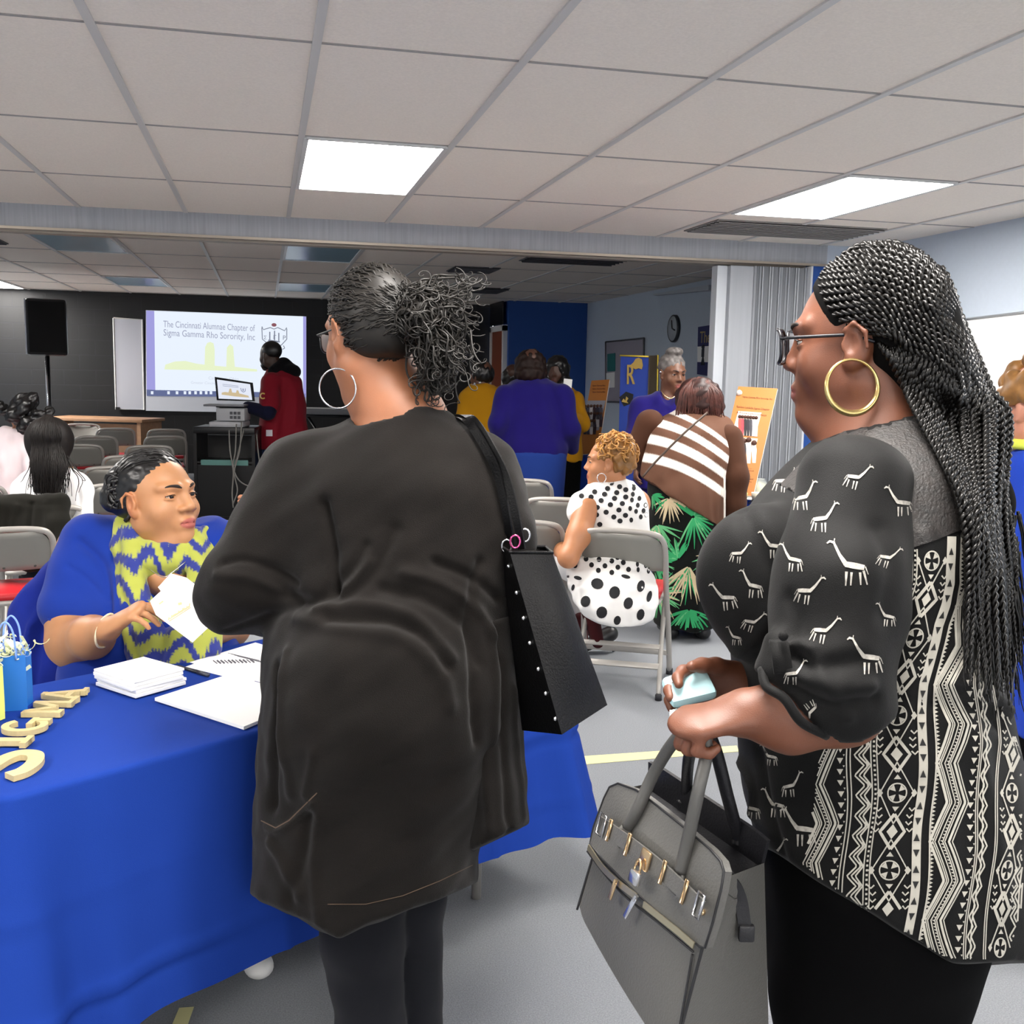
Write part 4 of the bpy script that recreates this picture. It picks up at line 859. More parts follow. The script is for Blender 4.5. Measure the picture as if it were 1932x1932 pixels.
# trousers and shoes
S = Solid(); S.loft(rows_px([(1560, 1445, 1880, .18), (1640, 1446, 1870, .18), (1740, 1450, 1850, .17), (1830, 1453, 1825, .15), (1940, 1466, 1785, .13)], DB), .03)
S.chain([W(1585, 1900, 1.45), W(1600, 2250, 1.46), W(1605, 2540, 1.47)], [.088, .07, .05], .04); S.chain([W(1690, 1900, 1.58), W(1690, 2200, 1.60), W(1690, 2420, 1.62)], [.1, .075, .05], .02)
solid(S, 'trousers', cloth('black_trousers', '#050506', rough=.9, spec=.08, sheen=0), pb, .008, 2, [], [(.002, .15, 4)])
shoe(pb, W(1605, 2540, 1.47), 60); shoe(pb, W(1690, 2420, 1.62), 60)
# twist braids
def twist(V, F, off, path, r, pitch=.0195, seg=5, per=6):
    d = np.linalg.norm(np.diff(path, axis=0), axis=1); s = np.r_[0, np.cumsum(d)]; n = max(4, int(s[-1] / pitch * per)); q = np.linspace(0, s[-1], n); pitch *= random.uniform(.82, 1.2)
    C = np.stack([np.interp(q, s, path[:, i]) for i in range(3)], 1); T = np.gradient(C, axis=0); T /= np.linalg.norm(T, axis=1)[:, None] + 1e-9
    ref = _n(AY + .3 * AX); Nn = np.cross(T, ref); Nn /= np.linalg.norm(Nn, axis=1)[:, None] + 1e-9; B = np.cross(T, Nn); th = q / pitch * 2 * np.pi + random.random() * 6
    rr = r * np.interp(np.linspace(0, 1, n), [0, .03, .72, 1], [.6, 1, .95, .3]); ph = np.linspace(0, 2 * np.pi, seg, endpoint=False)
    for k in (0, np.pi):
        x = np.cos(th + k)[:, None] * .62 + np.cos(ph)[None] * .72; y = np.sin(th + k)[:, None] * .62 + np.sin(ph)[None] * .72
        P = C[:, None, :] + rr[:, None, None] * (x[..., None] * Nn[:, None, :] + y[..., None] * B[:, None, :]); V.append(P.reshape(-1, 3))
        i = np.arange(n - 1)[:, None] * seg; j = np.arange(seg)[None]; j2 = (j + 1) % seg
        F.append((np.stack([i + j, i + j2, i + seg + j2, i + seg + j], -1).reshape(-1, 4) + off)); off += n * seg
    return off
random.seed(3); rs = np.random.RandomState(8); bvC = bvh_of([capB, blouse])
def onhair(u, v, lift, dmax=1.62):
    dr = _n(ROT @ _ray(u, v)); h = bvC.ray_cast(Vector(CAM), Vector(dr)); k = np.linalg.norm(_ray(u, v))
    if h[0] is None and v < 660:
        h = bvC.find_nearest(Vector(W(u, v, 1.49))); return np.array(h[0]) + np.array(h[1]) * lift
    d = dmax if h[0] is None else min(dmax, np.linalg.norm(np.array(h[0]) - CAM) / k); return W(u, v, d - lift)
HL = np.array([(1640, 628), (1606, 618), (1580, 602), (1562, 580), (1550, 556), (1545, 532), (1548, 510), (1558, 490), (1580, 470), (1610, 452), (1645, 440), (1685, 436), (1720, 446)], float)
MD = np.array([(1725, 672), (1712, 645), (1708, 620), (1706, 598), (1708, 576), (1712, 555), (1718, 536), (1726, 518), (1736, 500), (1745, 486), (1752, 474), (1765, 468), (1775, 470)], float)
BK = np.array([(1790, 705), (1800, 690), (1808, 676), (1815, 664), (1820, 652), (1825, 642), (1828, 632), (1830, 622), (1830, 612), (1828, 598), (1822, 575), (1812, 545), (1800, 515)], float)
V = []; F = []; off = 0
def interp(A, a): x = np.linspace(0, 1, len(A)); return np.array([np.interp(a, x, A[:, 0]), np.interp(a, x, A[:, 1])])
nA = 42
for i in range(nA):
    lay = i % 2; a = ((i // 2) + .25 + .5 * lay) / (nA / 2); a = min(a, 1)
    s0 = interp(HL, a); m0 = interp(MD, a); b0 = interp(BK, a)
    if lay: f = .28 * lay; s0 = s0 * (1 - f) + m0 * f + (0, -4 * lay)                # rows further back on the scalp
    e = rs.uniform(0, 1); h1 = np.array([1790 + 110 * (1 - a) * .2 + e * 105, 790]); h1[0] = min(h1[0], 1912); h2 = (h1[0] * .62 + 1885 * .38 - 8 + rs.uniform(-6, 6), 960); h3 = (h2[0] + rs.uniform(-6, 22), 1130 + rs.uniform(-30, 30)); h4 = (h3[0] + rs.uniform(-10, 30), rs.uniform(1180, 1345))
    lf = .006 + .004 * lay
    P = [onhair(*s0, .002)] + [onhair(*(s0 * (1 - t) + m0 * t + np.array([0, -14 * math.sin(math.pi * t)])), lf) for t in (.35, .7)] + [onhair(*m0, lf), onhair(*((m0 + b0) / 2 + (4, -6)), lf + .004), onhair(*b0, lf + .006, 1.58)]
    P += [onhair((b0[0] + h1[0]) / 2 + 6, 735, lf + .008, 1.52), onhair(*h1, .012 + rs.uniform(0, .03), 1.52), onhair(*h2, .012 + rs.uniform(0, .03), 1.54), onhair(*h3, .01 + rs.uniform(0, .03), 1.56), onhair(*h4, .01 + rs.uniform(0, .03), 1.58)]
    off = twist(V, F, off, catmull(P, 6), .0049)
for i in range(30):                                                # lower layer from the nape
    a = i / 29; b0 = np.array([1680 + 130 * a, 676 + 10 * math.sin(a * 9)]); h1 = np.array([1738 + 120 * a + rs.uniform(-5, 5), 790]); h2 = np.array([1800 + 95 * a + rs.uniform(-5, 5), 930]); h3 = np.array([1828 + 80 * a + rs.uniform(-6, 6), 1050]); h4 = np.array([h3[0] + rs.uniform(-6, 30), rs.uniform(1120, 1350)])
    P = [onhair(b0[0] - 22, b0[1] - 30, .0), onhair(*b0, .008), onhair(*((b0 + h1) / 2), .014), onhair(*h1, .014 + .02 * rs.rand(), 1.5), onhair(*h2, .012 + .02 * rs.rand(), 1.52), onhair(*h3, .012 + .02 * rs.rand(), 1.54), onhair(*h4, .012 + .02 * rs.rand(), 1.56)]
    off = twist(V, F, off, catmull(P, 7), .0049)
V = np.vstack(V); F = np.vstack(F)
iv = np.array(parent_matrix(capB).inverted()); me = bpy.data.meshes.new('braid'); Vl = V @ iv[:3, :3].T + iv[:3, 3]
me.vertices.add(len(Vl)); me.vertices.foreach_set('co', Vl.ravel()); me.loops.add(F.size); me.loops.foreach_set('vertex_index', F.ravel().astype(np.int32)); me.polygons.add(len(F)); me.polygons.foreach_set('loop_start', np.arange(0, F.size, 4, dtype=np.int32)); me.polygons.foreach_set('use_smooth', np.ones(len(F), bool)); me.update(calc_edges=True); me.materials.append(m_braid)
br_ = bpy.data.objects.new('braid', me); COL.objects.link(br_); br_.parent = capB; br_['kind'] = 'stuff'; br_['label'] = 'long black twist braids'
sw = MB()
for k in range(160):
    x = rs.uniform(1820, 1925); y0 = rs.uniform(960, 1150); x2 = x + rs.uniform(-10, 40); y2 = y0 + rs.uniform(120, 240)
    strand(sw, [onhair(x, y0, .02, 1.54), onhair((x + x2) / 2 + rs.uniform(-8, 8), (y0 + y2) / 2, .02, 1.55), onhair(x2, y2, .016, 1.57)], rs.uniform(.0012, .003), 5, 6, .001, .05, k, .2)
sw.build('loose_end', m_braid, capB, kind='stuff')
# ------------------------------------------------------------------ grey handbag and folded wallet held by the woman with braids
m_bag = mat('grey_leather', '#5b5a57', .38, bump=.35, bscale=330, spec=.5); m_bagd = mat('dark_leather', '#17171b', .4, bump=.3, bscale=300); m_bedge = mat('bag_edge', '#1b1b1e', .5)
hA_, hB_, hC_, hD_ = W(1160, 1478, 1.44), W(1366, 1640, 1.21), W(1090, 1716, 1.47), W(1268, 2010, 1.235)
hE_, hF_, hG_, hH_ = W(1225, 1478, 1.56), W(1442, 1628, 1.36), W(1200, 1750, 1.60), W(1452, 2010, 1.38)
hb = empty('handbag', ((hC_ + hH_) / 2), 'structured grey leather handbag with metal hardware hanging from the hand of the braided woman', 'handbag')
fx_, fd_ = _n(hB_ - hA_), _n((hC_ + hD_) / 2 - (hA_ + hB_) / 2); fn_ = _n(np.cross(fd_, fx_)); fn_ = fn_ if np.dot(fn_, CAM - hA_) > 0 else -fn_
def face(s, t, o=0.): return lerp(lerp(hA_, hB_, s), lerp(hC_, hD_, s), t) + fn_ * (o + .016 * math.sin(math.pi * min(max(s, 0), 1)) * math.sin(math.pi * min(max(t, 0), 1) * .9))
def onface(u, v, o=.004):                                         # nearest face parameters for a pixel
    p = onPlane(u, v, hA_, fn_); best = None
    for _ in range(3):
        A = np.stack([hB_ - hA_, hC_ - hA_, (hD_ - hC_) - (hB_ - hA_)], 1); s = t = .5
        for _k in range(12):
            F0 = hA_ + A[:, 0] * s + A[:, 1] * t + A[:, 2] * s * t - p; J = np.stack([A[:, 0] + A[:, 2] * t, A[:, 1] + A[:, 2] * s], 1); dl = np.linalg.lstsq(J, -F0, rcond=None)[0]; s, t = s + dl[0], t + dl[1]
        q = face(s, t, o); up_ = proj(q); p = onPlane(u + (u - up_[0]), v + (v - up_[1]), hA_, fn_) if best is None else p; best = (s, t)
    return face(best[0], best[1], o)
nu, nv = 20, 20; V = []
for i in range(nv + 1):
    for j in range(nu + 1):
        s, t = j / nu, i / nv; s2 = s; tt = t + (.06 * (max(0, abs(s - .5) - .4) / .1) ** 2 if t < .5 else -.04 * (max(0, abs(s - .5) - .4) / .1) ** 2) * (1 - abs(2 * t - 1)) ** 0 * (1 if i in (0, nv) else 0); V.append(face(s2, tt))
V = np.array(V); bk = []
for i in range(nv + 1):
    for j in range(nu + 1):
        s, t = j / nu, i / nv; bk.append(lerp(lerp(hE_, hF_, s), lerp(hG_, hH_, s), t) - fn_ * .012 * math.sin(math.pi * s) * math.sin(math.pi * t))
bk = np.array(bk); n1 = (nu + 1) * (nv + 1); ix = lambda i, j: i * (nu + 1) + j
F = [(ix(i, j), ix(i + 1, j), ix(i + 1, j + 1), ix(i, j + 1)) for i in range(nv) for j in range(nu)]; F += [tuple(n1 + k for k in q[::-1]) for q in F]
rimi = [ix(0, j) for j in range(nu)] + [ix(i, nu) for i in range(nv)] + [ix(nv, j) for j in range(nu, 0, -1)] + [ix(i, 0) for i in range(nv, 0, -1)]
topn = nu
for k in range(len(rimi)):
    a, b2 = rimi[k], rimi[(k + 1) % len(rimi)]
    if k < topn: continue                                         # open top
    F.append((a, b2, n1 + b2, n1 + a))
MB().add(np.vstack([V, bk]), F).build('body', m_bag, hb, 'auto')
# gusset fold on the right side and dark inside top
MB().add([lerp(face(j / nu, .06), lerp(hE_, hF_, j / nu), w) - AZ * (.03 * math.sin(math.pi * w) + .006) for w in (0.02, .33, .66, .98) for j in range(nu + 1)], [(r * (nu + 1) + j, r * (nu + 1) + j + 1, (r + 1) * (nu + 1) + j + 1, (r + 1) * (nu + 1) + j) for r in range(3) for j in range(nu)]).build('lining', m_bagd, hb)
RP = [lerp(hE_, hF_, s) + AZ * (.012 - .03 * max(0, abs(s - .5) - .4)) for s in np.linspace(0, 1, 16)]
MB().ribbon(RP, AZ, .05, .006).build('rear_panel', m_bagd, hb, 'auto')
# flap with dark piped edge
fo = [(1166, 1478), (1200, 1490), (1240, 1520), (1290, 1560), (1340, 1602), (1360, 1625), (1366, 1645), (1360, 1680), (1345, 1740), (1330, 1788), (1318, 1786), (1275, 1752), (1238, 1722), (1205, 1690), (1172, 1655), (1140, 1622), (1113, 1592), (1120, 1560), (1130, 1532), (1140, 1505), (1150, 1485)]
fp = [onface(u, v, .006) for u, v in fo]; ce = np.mean(fp, 0); G = [lerp(ce, q, w) + fn_ * .010 * (1 - w) for w in (.35, .7, 1) for q in fp]; n = len(fp)
FF = [(r * n + k, r * n + (k + 1) % n, (r + 1) * n + (k + 1) % n, (r + 1) * n + k) for r in range(2) for k in range(n)] + [tuple(range(n))]
fl = MB().add(np.vstack([G, [fp[k] - fn_ * .012 for k in range(n)]]), FF + [(2 * n + k, 2 * n + (k + 1) % n, 3 * n + (k + 1) % n, 3 * n + k) for k in range(n)]).build('flap', m_bag, hb, 'auto')
MB().tube(fp, .0016, 6, closed=True).build('piping', m_bedge, fl)
for pts, nm in (([(1110, 1598), (1140, 1636), (1172, 1668), (1200, 1692)], 'zipper'), ([(1212, 1706), (1240, 1730), (1275, 1758), (1306, 1784)], 'zipper')):
    z = MB(); P = catmull([onface(u, v, .009) for u, v in pts], 8); z.ribbon(P, fd_, .008, .002); z.build(nm, mat('zipper_brass', '#b9b096', .3, .85), hb, 'auto', label='bright metal zipper')
P = catmull([onface(u, v, .004) for u, v in ((1108, 1606), (1140, 1645), (1180, 1690), (1240, 1742), (1306, 1796))], 8); MB().tube(P, .0015, 5).build('seam', m_bedge, hb)
P = catmull([onface(u, v, .003) for u, v in ((1305, 1800), (1295, 1860), (1283, 1932), (1275, 1990))], 5); MB().tube(P, .0015, 5).build('seam', m_bedge, hb)
P = catmull([face(1.0, t, .001) for t in np.linspace(.3, 1, 8)], 3); MB().tube(P, .0022, 6).build('piping', m_bedge, hb)
P = catmull([face(0.0, t, .001) for t in np.linspace(.1, 1, 8)], 3); MB().tube(P, .0018, 6).build('piping', m_bedge, hb)
# belt with metal loops, lock and pulls
belt = [(1132, 1553), (1160, 1572), (1200, 1604), (1243, 1642), (1285, 1682), (1322, 1716)]
bP = catmull([onface(u, v, .0215) for u, v in belt], 6); MB().ribbon(bP, fd_, .021, .003).build('belt', m_bag, hb, 'auto')
def loop(u, v, w, h, m, nm='buckle', tilt=0):
    c = onface(u, v, .0255); MB().tube([c + fx_ * (x * w) + fd_ * (y * h + x * tilt) for x, y in ((-.5, -.5), (.5, -.5), (.5, .5), (-.5, .5))], .0017, 6, closed=True).build(nm, m, hb, label='polished metal buckle bar')
for u, v, w in ((1140, 1556, .016), (1153, 1566, .004), (1184, 1593, .004), (1244, 1645, .004), (1285, 1682, .004), (1314, 1708, .012)): loop(u, v, w, .030, m_silver if u in (1140, 1314) else m_gold)
c = onface(1213, 1622, .026); MB().box(c, (.020, .026, .005), np.stack([fx_, fd_, fn_], 1), bev=.002).build('clasp', m_gold, hb, 'auto')
c2 = onface(1196, 1655, .029); Rl = np.stack([fx_, fd_, fn_], 1); MB().box(c2, (.020, .018, .009), Rl, bev=.003).build('padlock', m_silver, hb, 'auto')
MB().tube([c2 - fd_ * .008 + fx_ * .006 * math.cos(a) - fd_ * .016 * math.sin(a) for a in np.linspace(0, math.pi, 9)], .0018, 6).build('shackle', m_gold, hb)
for u, v, u2, v2 in ((1166, 1660, 1154, 1700), (1200, 1690, 1178, 1735)):
    a, b2 = onface(u, v, .014), onface(u2, v2, .016); MB().box((a + b2) / 2, (.008, np.linalg.norm(b2 - a) * .8, .002), np.stack([np.cross(_n(b2 - a), fn_), _n(b2 - a), fn_], 1), bev=.0008).tube([a, lerp(a, b2, .2)], .003, 6).build('zipper_pull', m_silver if u > 1180 else m_gold, hb, 'auto')
MB().sphere(onface(1323, 1721, .009), (.004,) * 3, None, 10).build('stud', m_gold, hb)
# handles
kn = W(1318, 1378, 1.275)
m_hand = mat('grey_handle', '#4c4b49', .42, bump=.2, bscale=300)
MB().tube(catmull([onface(1184, 1560, .012), onface(1200, 1530, .016), W(1236, 1455, 1.345), W(1278, 1392, 1.30), kn + AZ * .004, W(1333, 1415, 1.262), W(1318, 1490, 1.245), onface(1294, 1596, .016), onface(1280, 1645, .012)], 8), .0082, 10).build('handle', m_hand, hb)
MB().tube(catmull([lerp(hE_, hF_, .3), W(1294, 1500, 1.50), W(1300, 1430, 1.42), W(1322, 1372, 1.315), W(1348, 1410, 1.34), W(1372, 1500, 1.37), W(1390, 1570, 1.40), lerp(hE_, hF_, .78)], 8), .0085, 10).build('handle', m_bagd, hb, label='dark rear handle')
for (u, v), (u2, v2) in (((1184, 1560), (1166, 1590)), ((1280, 1645), (1262, 1680))):
    a, b2 = onface(u, v, .012), onface(u2, v2, .012); MB().cap if 0 else None
    MB().tube([a, lerp(a, b2, .5), b2], [.0095, .012, .010], 10, flat=(fn_, .4)).build('handle_tab', m_bag, hb)
g = MB(); P = catmull([W(1372, 1650, 1.26), W(1395, 1690, 1.275), W(1405, 1745, 1.28)], 5); g.ribbon(P, AX, .016, .004); g.box(W(1408, 1760, 1.28), (.02, .01, .022), np.stack([AX, AY, AZ], 1), bev=.003); g.build('side_strap', m_bagd, hb, 'auto')
# folded pale blue wallet in her fingers
wl = W(1300, 1298, 1.42); Rw = np.stack([AX, AY, AZ], 1) @ rotm(.25, .5, -.25)
wt = empty('wallet', wl - AZ * .01, 'pale blue folded cloth wallet pinched in the fingers of the braided woman', 'wallet')
MB().box(wl, (.066, .05, .018), Rw, bev=.008).build('body', mat('pale_blue_cloth', '#b9e0e6', .7), wt, 'auto')
w2 = MB()
for k in range(7): q = wl + Rw @ np.array([-.033 + .004 * k, -.024, -.008]); w2.tube([q, q + Rw @ np.array([-.004, -.008, -.004]), q + Rw @ np.array([.002, -.012, -.008])], .003, 5)
w2.build('fringe', mat('white_fringe', '#e6eff0', .8), wt)

# ------------------------------------------------------------------ seated woman at the registration table
D3 = 2.92
pc = person((290, 1200, D3), 'seated woman in a blue T-shirt and yellow-blue scarf behind the table, holding white cards')
hC = Head(W(297, 944, 2.88), -116, 7, 0, 1.08, 1.12)
S = Solid(); hC.prims(S, jaw=1.18, cheek=1.25, nose=1.2, lips=1.25, chin2=1.05)
S.cap(hC.L(0, -.03, -.06), W(300, 1050, 2.93), .068, .08, .04); S.cap(W(250, 1060, 2.95), W(360, 1060, 2.95), .085, .085, .05); S.ell(W(312, 1090, 2.86), (.07, .06, .06), None, .04)
S.chain([W(165, 1040, 2.93), W(150, 1150, 2.88), W(142, 1208, 2.83)], [.085, .088, .074], .03); S.chain([W(142, 1208, 2.83), W(174, 1202, 2.70), W(206, 1186, 2.61)], [.070, .052, .031], .03)
hand(S, W(210, 1183, 2.60), Cd(.82, .52, .22), Cd(.45, -.75, -.35), -1, .98, (.75, .55, .25), .10, (.85, .25, .35), .003)
S.chain([W(420, 1060, 3.0), W(430, 1180, 2.98), W(395, 1190, 2.80)], [.07, .06, .04], .03)
def exC(q, C, V):
    m = np.clip((.02 - np.abs(q[:, 1] + .0)) / .02, 0, 1) * np.clip((np.abs(q[:, 0]) - .07) / .01, 0, 1) * (np.abs(q[:, 2]) < .05) * (np.abs(q[:, 0]) < .1); return C * (1 - m[:, None] * np.array([0, .22, .25]))
m_skC = skin('skin_light_brown', '#c08a66')
bodyC = solid(S, 'body', m_skC, pc, .0034, color=hC.colors('#b37f57', '#a4564c', extra=exC))
hC.eyes(pc, (-.1, 1, .12)); hC.brows(pc)
S = Solid(); hC.e(S, 0, -.024, .046, (.079, .099, .087), .02); hC.e(S, 0, -.06, .01, (.073, .068, .065), .03)
S.ell(hC.L(0, .125, .0), (.10 * 1.08, .095, .095), hC.R, .012, '-'); S.ell(hC.L(0, .03, -.085), (.16, .10, .085), hC.R, .012, '-'); hC.e(S, -.083, .01, -.012, (.025, .03, .036), .01, '-'); hC.e(S, .083, .01, -.012, (.025, .03, .036), .01, '-')
S.ell(W(228, 922, 2.88), (.045, .045, .055), None, .02); S.ell(W(212, 940, 2.86), (.034, .034, .04), None, .012); S.ell(W(238, 905, 2.88), (.04,) * 3, None, .02)
hairC = solid(S, 'hair', m_hairblack, pc, .0045, 1, [], [(.0008, .02, 5)])
st = MB(); rs = np.random.RandomState(4); bvH = bvh_of([hairC]); bun = W(232, 918, 2.86)
for k in range(130):
    th = rs.uniform(-.2, 2.2); q0 = np.array([-.082 * math.cos(th), rs.uniform(-.02, .065), .045 + .088 * math.sin(th)]); e0 = np.linalg.solve(hC.R * hC.s, bun - hC.c); e0[0] /= hC.w; P = []
    for t_ in (0, .3, .6, .9): w_ = hC.L(*(q0 + (e0 - q0) * t_)); h_ = bvH.find_nearest(Vector(w_)); P.append(np.array(h_[0]) + np.array(h_[1]) * .0015)
    strand(st, P, rs.uniform(.0014, .0024), 5, 7, .0008, .04, k)
for k in range(26):
    c_ = W(rs.normal(222, 9), rs.normal(928, 16), 2.82); r_ = rs.uniform(.012, .026); a0 = rs.uniform(0, 6.3); st.tube([c_ + AX * r_ * math.cos(a0 + a) + AZ * r_ * 1.2 * math.sin(a0 + a) + AY * rs.uniform(-.004, .004) for a in np.linspace(0, 4.2, 12)], np.linspace(.006, .002, 12), 6)
st.build('strand', m_hairblack, hairC, kind='stuff')
m_tee = cloth('blue_tshirt', '#18338c', var=.06, vscale=10, sheen=.1)
S = Solid(); S.loft(rows_px([(985, 232, 392, .09, 2.95), (1005, 195, 425, .11, 2.95), (1050, 165, 438, .14, 2.95), (1120, 150, 442, .17), (1190, 130, 445, .19), (1260, 118, 450, .2), (1350, 110, 455, .2)], D3), .03)
S.cap(W(175, 1030, 2.93), W(148, 1140, 2.88), .095, .104, .05); S.cap(W(415, 1035, 2.98), W(432, 1130, 2.98), .085, .085, .05)
S.ell(W(330, 1150, 2.80), (.12, .08, .09), None, .06)
S.cap(W(300, 960, 2.93), W(316, 1105, 2.78), .07, .07, .01, '-')
S.plane(W(140, 1164, 2.88), -_n(np.array(W(150, 1100, 2.9) - W(148, 1166, 2.86)))) if 0 else None
SL = S; tee = solid(S, 'tshirt', m_tee, pc, .0065, 2, [([(150, 1020), (190, 1060), (205, 1120), (208, 1165)], .012, -.012), ([(225, 1040), (215, 1100), (215, 1170)], .012, .006), ([(130, 1070), (160, 1090), (200, 1130)], .01, -.005), ([(240, 1200), (290, 1225), (350, 1230)], .012, .008), ([(240, 1225), (300, 1245)], .01, -.007)], [(.0025, .11, 31)])
# hem of the sleeve: a band closing over the upper arm
hm = MB(); hm.tube([W(148, 1158, 2.88) + RQ for RQ in [AX * .098 * math.cos(a) + AY * .098 * math.sin(a) + AZ * (-.012 * math.cos(a)) for a in np.linspace(0, 2 * np.pi, 28, endpoint=False)]], .0045, 6, closed=True); hm.build('sleeve_hem', m_tee, tee)
S = Solid(); S.chain([W(200, 1330, 2.95), W(300, 1420, 2.60)], [.11, .085], .03); S.chain([W(380, 1310, 2.98), W(430, 1370, 2.68)], [.11, .085], .03); S.cap(W(300, 1420, 2.60), W(310, 1690, 2.62), .075, .05, .02); S.cap(W(430, 1370, 2.68), W(440, 1650, 2.70), .075, .05, .02)
solid(S, 'trousers', cloth('navy_trousers', '#10142c'), pc, .009)
m_wshoe = mat('white_shoe', '#e2e0dc', .5)
q = onZ(478, 1862, .0); shoe(pc, q + AY * .17 - AX * .07, -150, m_wshoe); q = onZ(430, 1800, 0); shoe(pc, q + AY * .2 - AX * .12, -150, m_wshoe)
# scarf: loop round the neck and two hanging lengths; yellow and blue zigzag
m_scarf = mat('scarf_fabric', '#c8cc3a', .85, attr='tint', bump=.3, bscale=700, sheen=.2)
yel, blu = np.array(hexc('#a2a843')[:3]), np.array(hexc('#1f2d7e')[:3])
def scarfcol(V):
    Q = ROT.T @ (V - CAM).T; z = -Q[2]; u = CPX + FPX * Q[0] / z; v = CPX - FPX * Q[1] / z
    v = v + 16 * np.sin(u / 27. + v / 61.) + 9 * np.sin(u / 13. - v / 41.); rsn = np.sin(u * .9 + v * .13) * 3 + np.sin(u * 1.9 - v * .2) * 2
    ph = ((v - 34 * np.abs(((u - 8) / 62.) % 1 - .5) * 2 + rsn) / 56.) % 1; m = np.clip((ph - .50) / .05, 0, 1) * np.clip((1 - ph) / .05, 0, 1)
    return yel * (1 - m[:, None]) + blu * m[:, None]
S = Solid(); nc = W(304, 1020, 2.90)
for k, (dz, rr, tr) in enumerate(((.012, .088, .024), (-.016, .098, .028), (-.038, .092, .022))):
    P = [nc + AX * rr * 1.12 * math.cos(a) + AY * rr * 1.0 * math.sin(a) + AZ * (dz + .024 * math.sin(a) - .014 * math.cos(a)) for a in np.linspace(0, 2 * np.pi, 17)]; S.chain(P, [tr] * 17, .012)
for k, (a0, a1, a2, r0) in enumerate((((232, 985, 2.88), (240, 1100, 2.80), (262, 1250, 2.72), .024), ((248, 1000, 2.84), (256, 1110, 2.77), (295, 1255, 2.70), .026), ((226, 1000, 2.92), (225, 1090, 2.84), (246, 1225, 2.76), .02), ((262, 1120, 2.77), (285, 1180, 2.72), (310, 1258, 2.70), .024), ((366, 1010, 2.88), (376, 1110, 2.80), (370, 1235, 2.72), .026), ((386, 1005, 2.91), (396, 1100, 2.84), (398, 1225, 2.74), .022), ((362, 1120, 2.78), (362, 1180, 2.73), (352, 1255, 2.70), .024), ((330, 1200, 2.73), (335, 1210, 2.71), (333, 1258, 2.69), .026))):
    P = catmull([W(*a0), W(*a1), W(*a2)], 6); S.chain(P, list(np.linspace(r0, r0 * 1.25, len(P))), .010)
S.plane(W(300, 1262, 2.7), (0, 0, -1))
solid(S, 'scarf', m_scarf, pc, .0042, 1, [], [(.0015, .035, 6)], color=scarfcol)
S = Solid(); P = [W(200, 1190, 2.63) + _n(Cd(.25, .9, -.3)) * .044 * math.cos(a) + _n(Cd(-.1, .3, 1)) * .044 * math.sin(a) for a in np.linspace(0, 2 * np.pi, 24, endpoint=False)]
MB().tube(P, .0032, 6, closed=True).build('bracelet', mat('pale_band', '#ecd9b4', .5), pc)
MB().tube(catmull([W(270, 1065, 2.80), W(305, 1088, 2.765), W(322, 1082, 2.765), W(350, 1060, 2.80)], 6), .0012, 5).build('necklace', m_silver, pc)
# cards in her hand
m_card2 = mat('white_card', '#f2f2f0', .6); m_peach = mat('peach_ink', '#e3b98c', .7); m_greyink = mat('grey_ink', '#8d93a8', .7)
cdir = _n(np.cross(W(378, 1111, 2.58) - W(285, 1131, 2.56), W(363, 1211, 2.55) - W(285, 1131, 2.56)))
def sheet(name, px, ds, m, label, cat, t=.002, group=None, base=None):
    P = [W(u, v, d) for (u, v), d in zip(px, ds)]; nn = _n(np.cross(P[1] - P[0], P[-1] - P[0])); b = MB(); n = len(P); b.add(np.vstack([P, [q + nn * t for q in P]]), [tuple(range(n))[::-1], tuple(range(n, 2 * n))] + [(i, (i + 1) % n, (i + 1) % n + n, i + n) for i in range(n)])
    o = b.build(name, m, None, False, base=np.mean(P, 0)); return tag(o, label, cat, group)
c1 = sheet('card', [(283, 1134), (322, 1098), (384, 1128), (397, 1180), (363, 1212), (294, 1160)], [2.56, 2.575, 2.575, 2.56, 2.55, 2.55], m_card2, 'white printed card in front, held by the seated woman in the scarf', 'card')
sheet('card', [(298, 1108), (322, 1082), (352, 1090), (380, 1112), (392, 1150), (330, 1150)], [2.585, 2.60, 2.60, 2.60, 2.59, 2.58], m_card2, 'white card behind, its corner sticking up from the hand of the scarfed woman', 'card')
bc = bvh_of([c1]); pr = MB(); rs = np.random.RandomState(2)
for k in range(16): u = 318 + k * 2.6; v = 1170 - k * 1.6; prints(pr, bc, [], [([(u, v), (u + 1, v - rs.uniform(3, 9))], 2.2)], .001)
prints(pr, bc, [], [([(310, 1178), (360, 1146)], 1.5), ([(336, 1140), (343, 1138)], 5), ([(300, 1140), (308, 1134)], 3)], .001); pr.build('print', m_peach, c1)
# her chair with a blue jacket over it
chs = copy_tree(chair0); q = W(150, 1100, 3.22); chs.location = (q[0] + .12, q[1] + .05, 0); chs.rotation_euler = (0, 0, math.radians(-150)); chs['label'] = 'folding chair under the seated woman in the scarf, mostly covered by a blue jacket'
S = Solid(); S.cap(W(75, 1150, 3.02), W(150, 1080, 3.10), .075, .09, .05, flat=(AY, .55)); S.cap(W(70, 1180, 3.02), W(90, 1270, 2.98), .08, .075, .05, flat=(AY, .5)); S.cap(W(45, 1230, 3.0), W(62, 1300, 2.97), .05, .035, .04, flat=(AY, .6)); S.cap(W(110, 1180, 3.05), W(120, 1240, 3.05), .09, .07, .05, flat=(AY, .5))
jk = solid(S, 'jacket', cloth('deep_blue_jacket', '#1b2b86', var=.1, vscale=12), None, .008, 2, [([(110, 1115), (70, 1160), (48, 1230)], .012, .01), ([(100, 1150), (75, 1210), (65, 1290)], .012, -.01), ([(60, 1180), (50, 1260)], .01, .008)], [(.003, .09, 8)], base=W(85, 1250, 3.0)); tag(jk, 'deep blue jacket draped over the chair behind the arm of the seated woman', 'jacket')
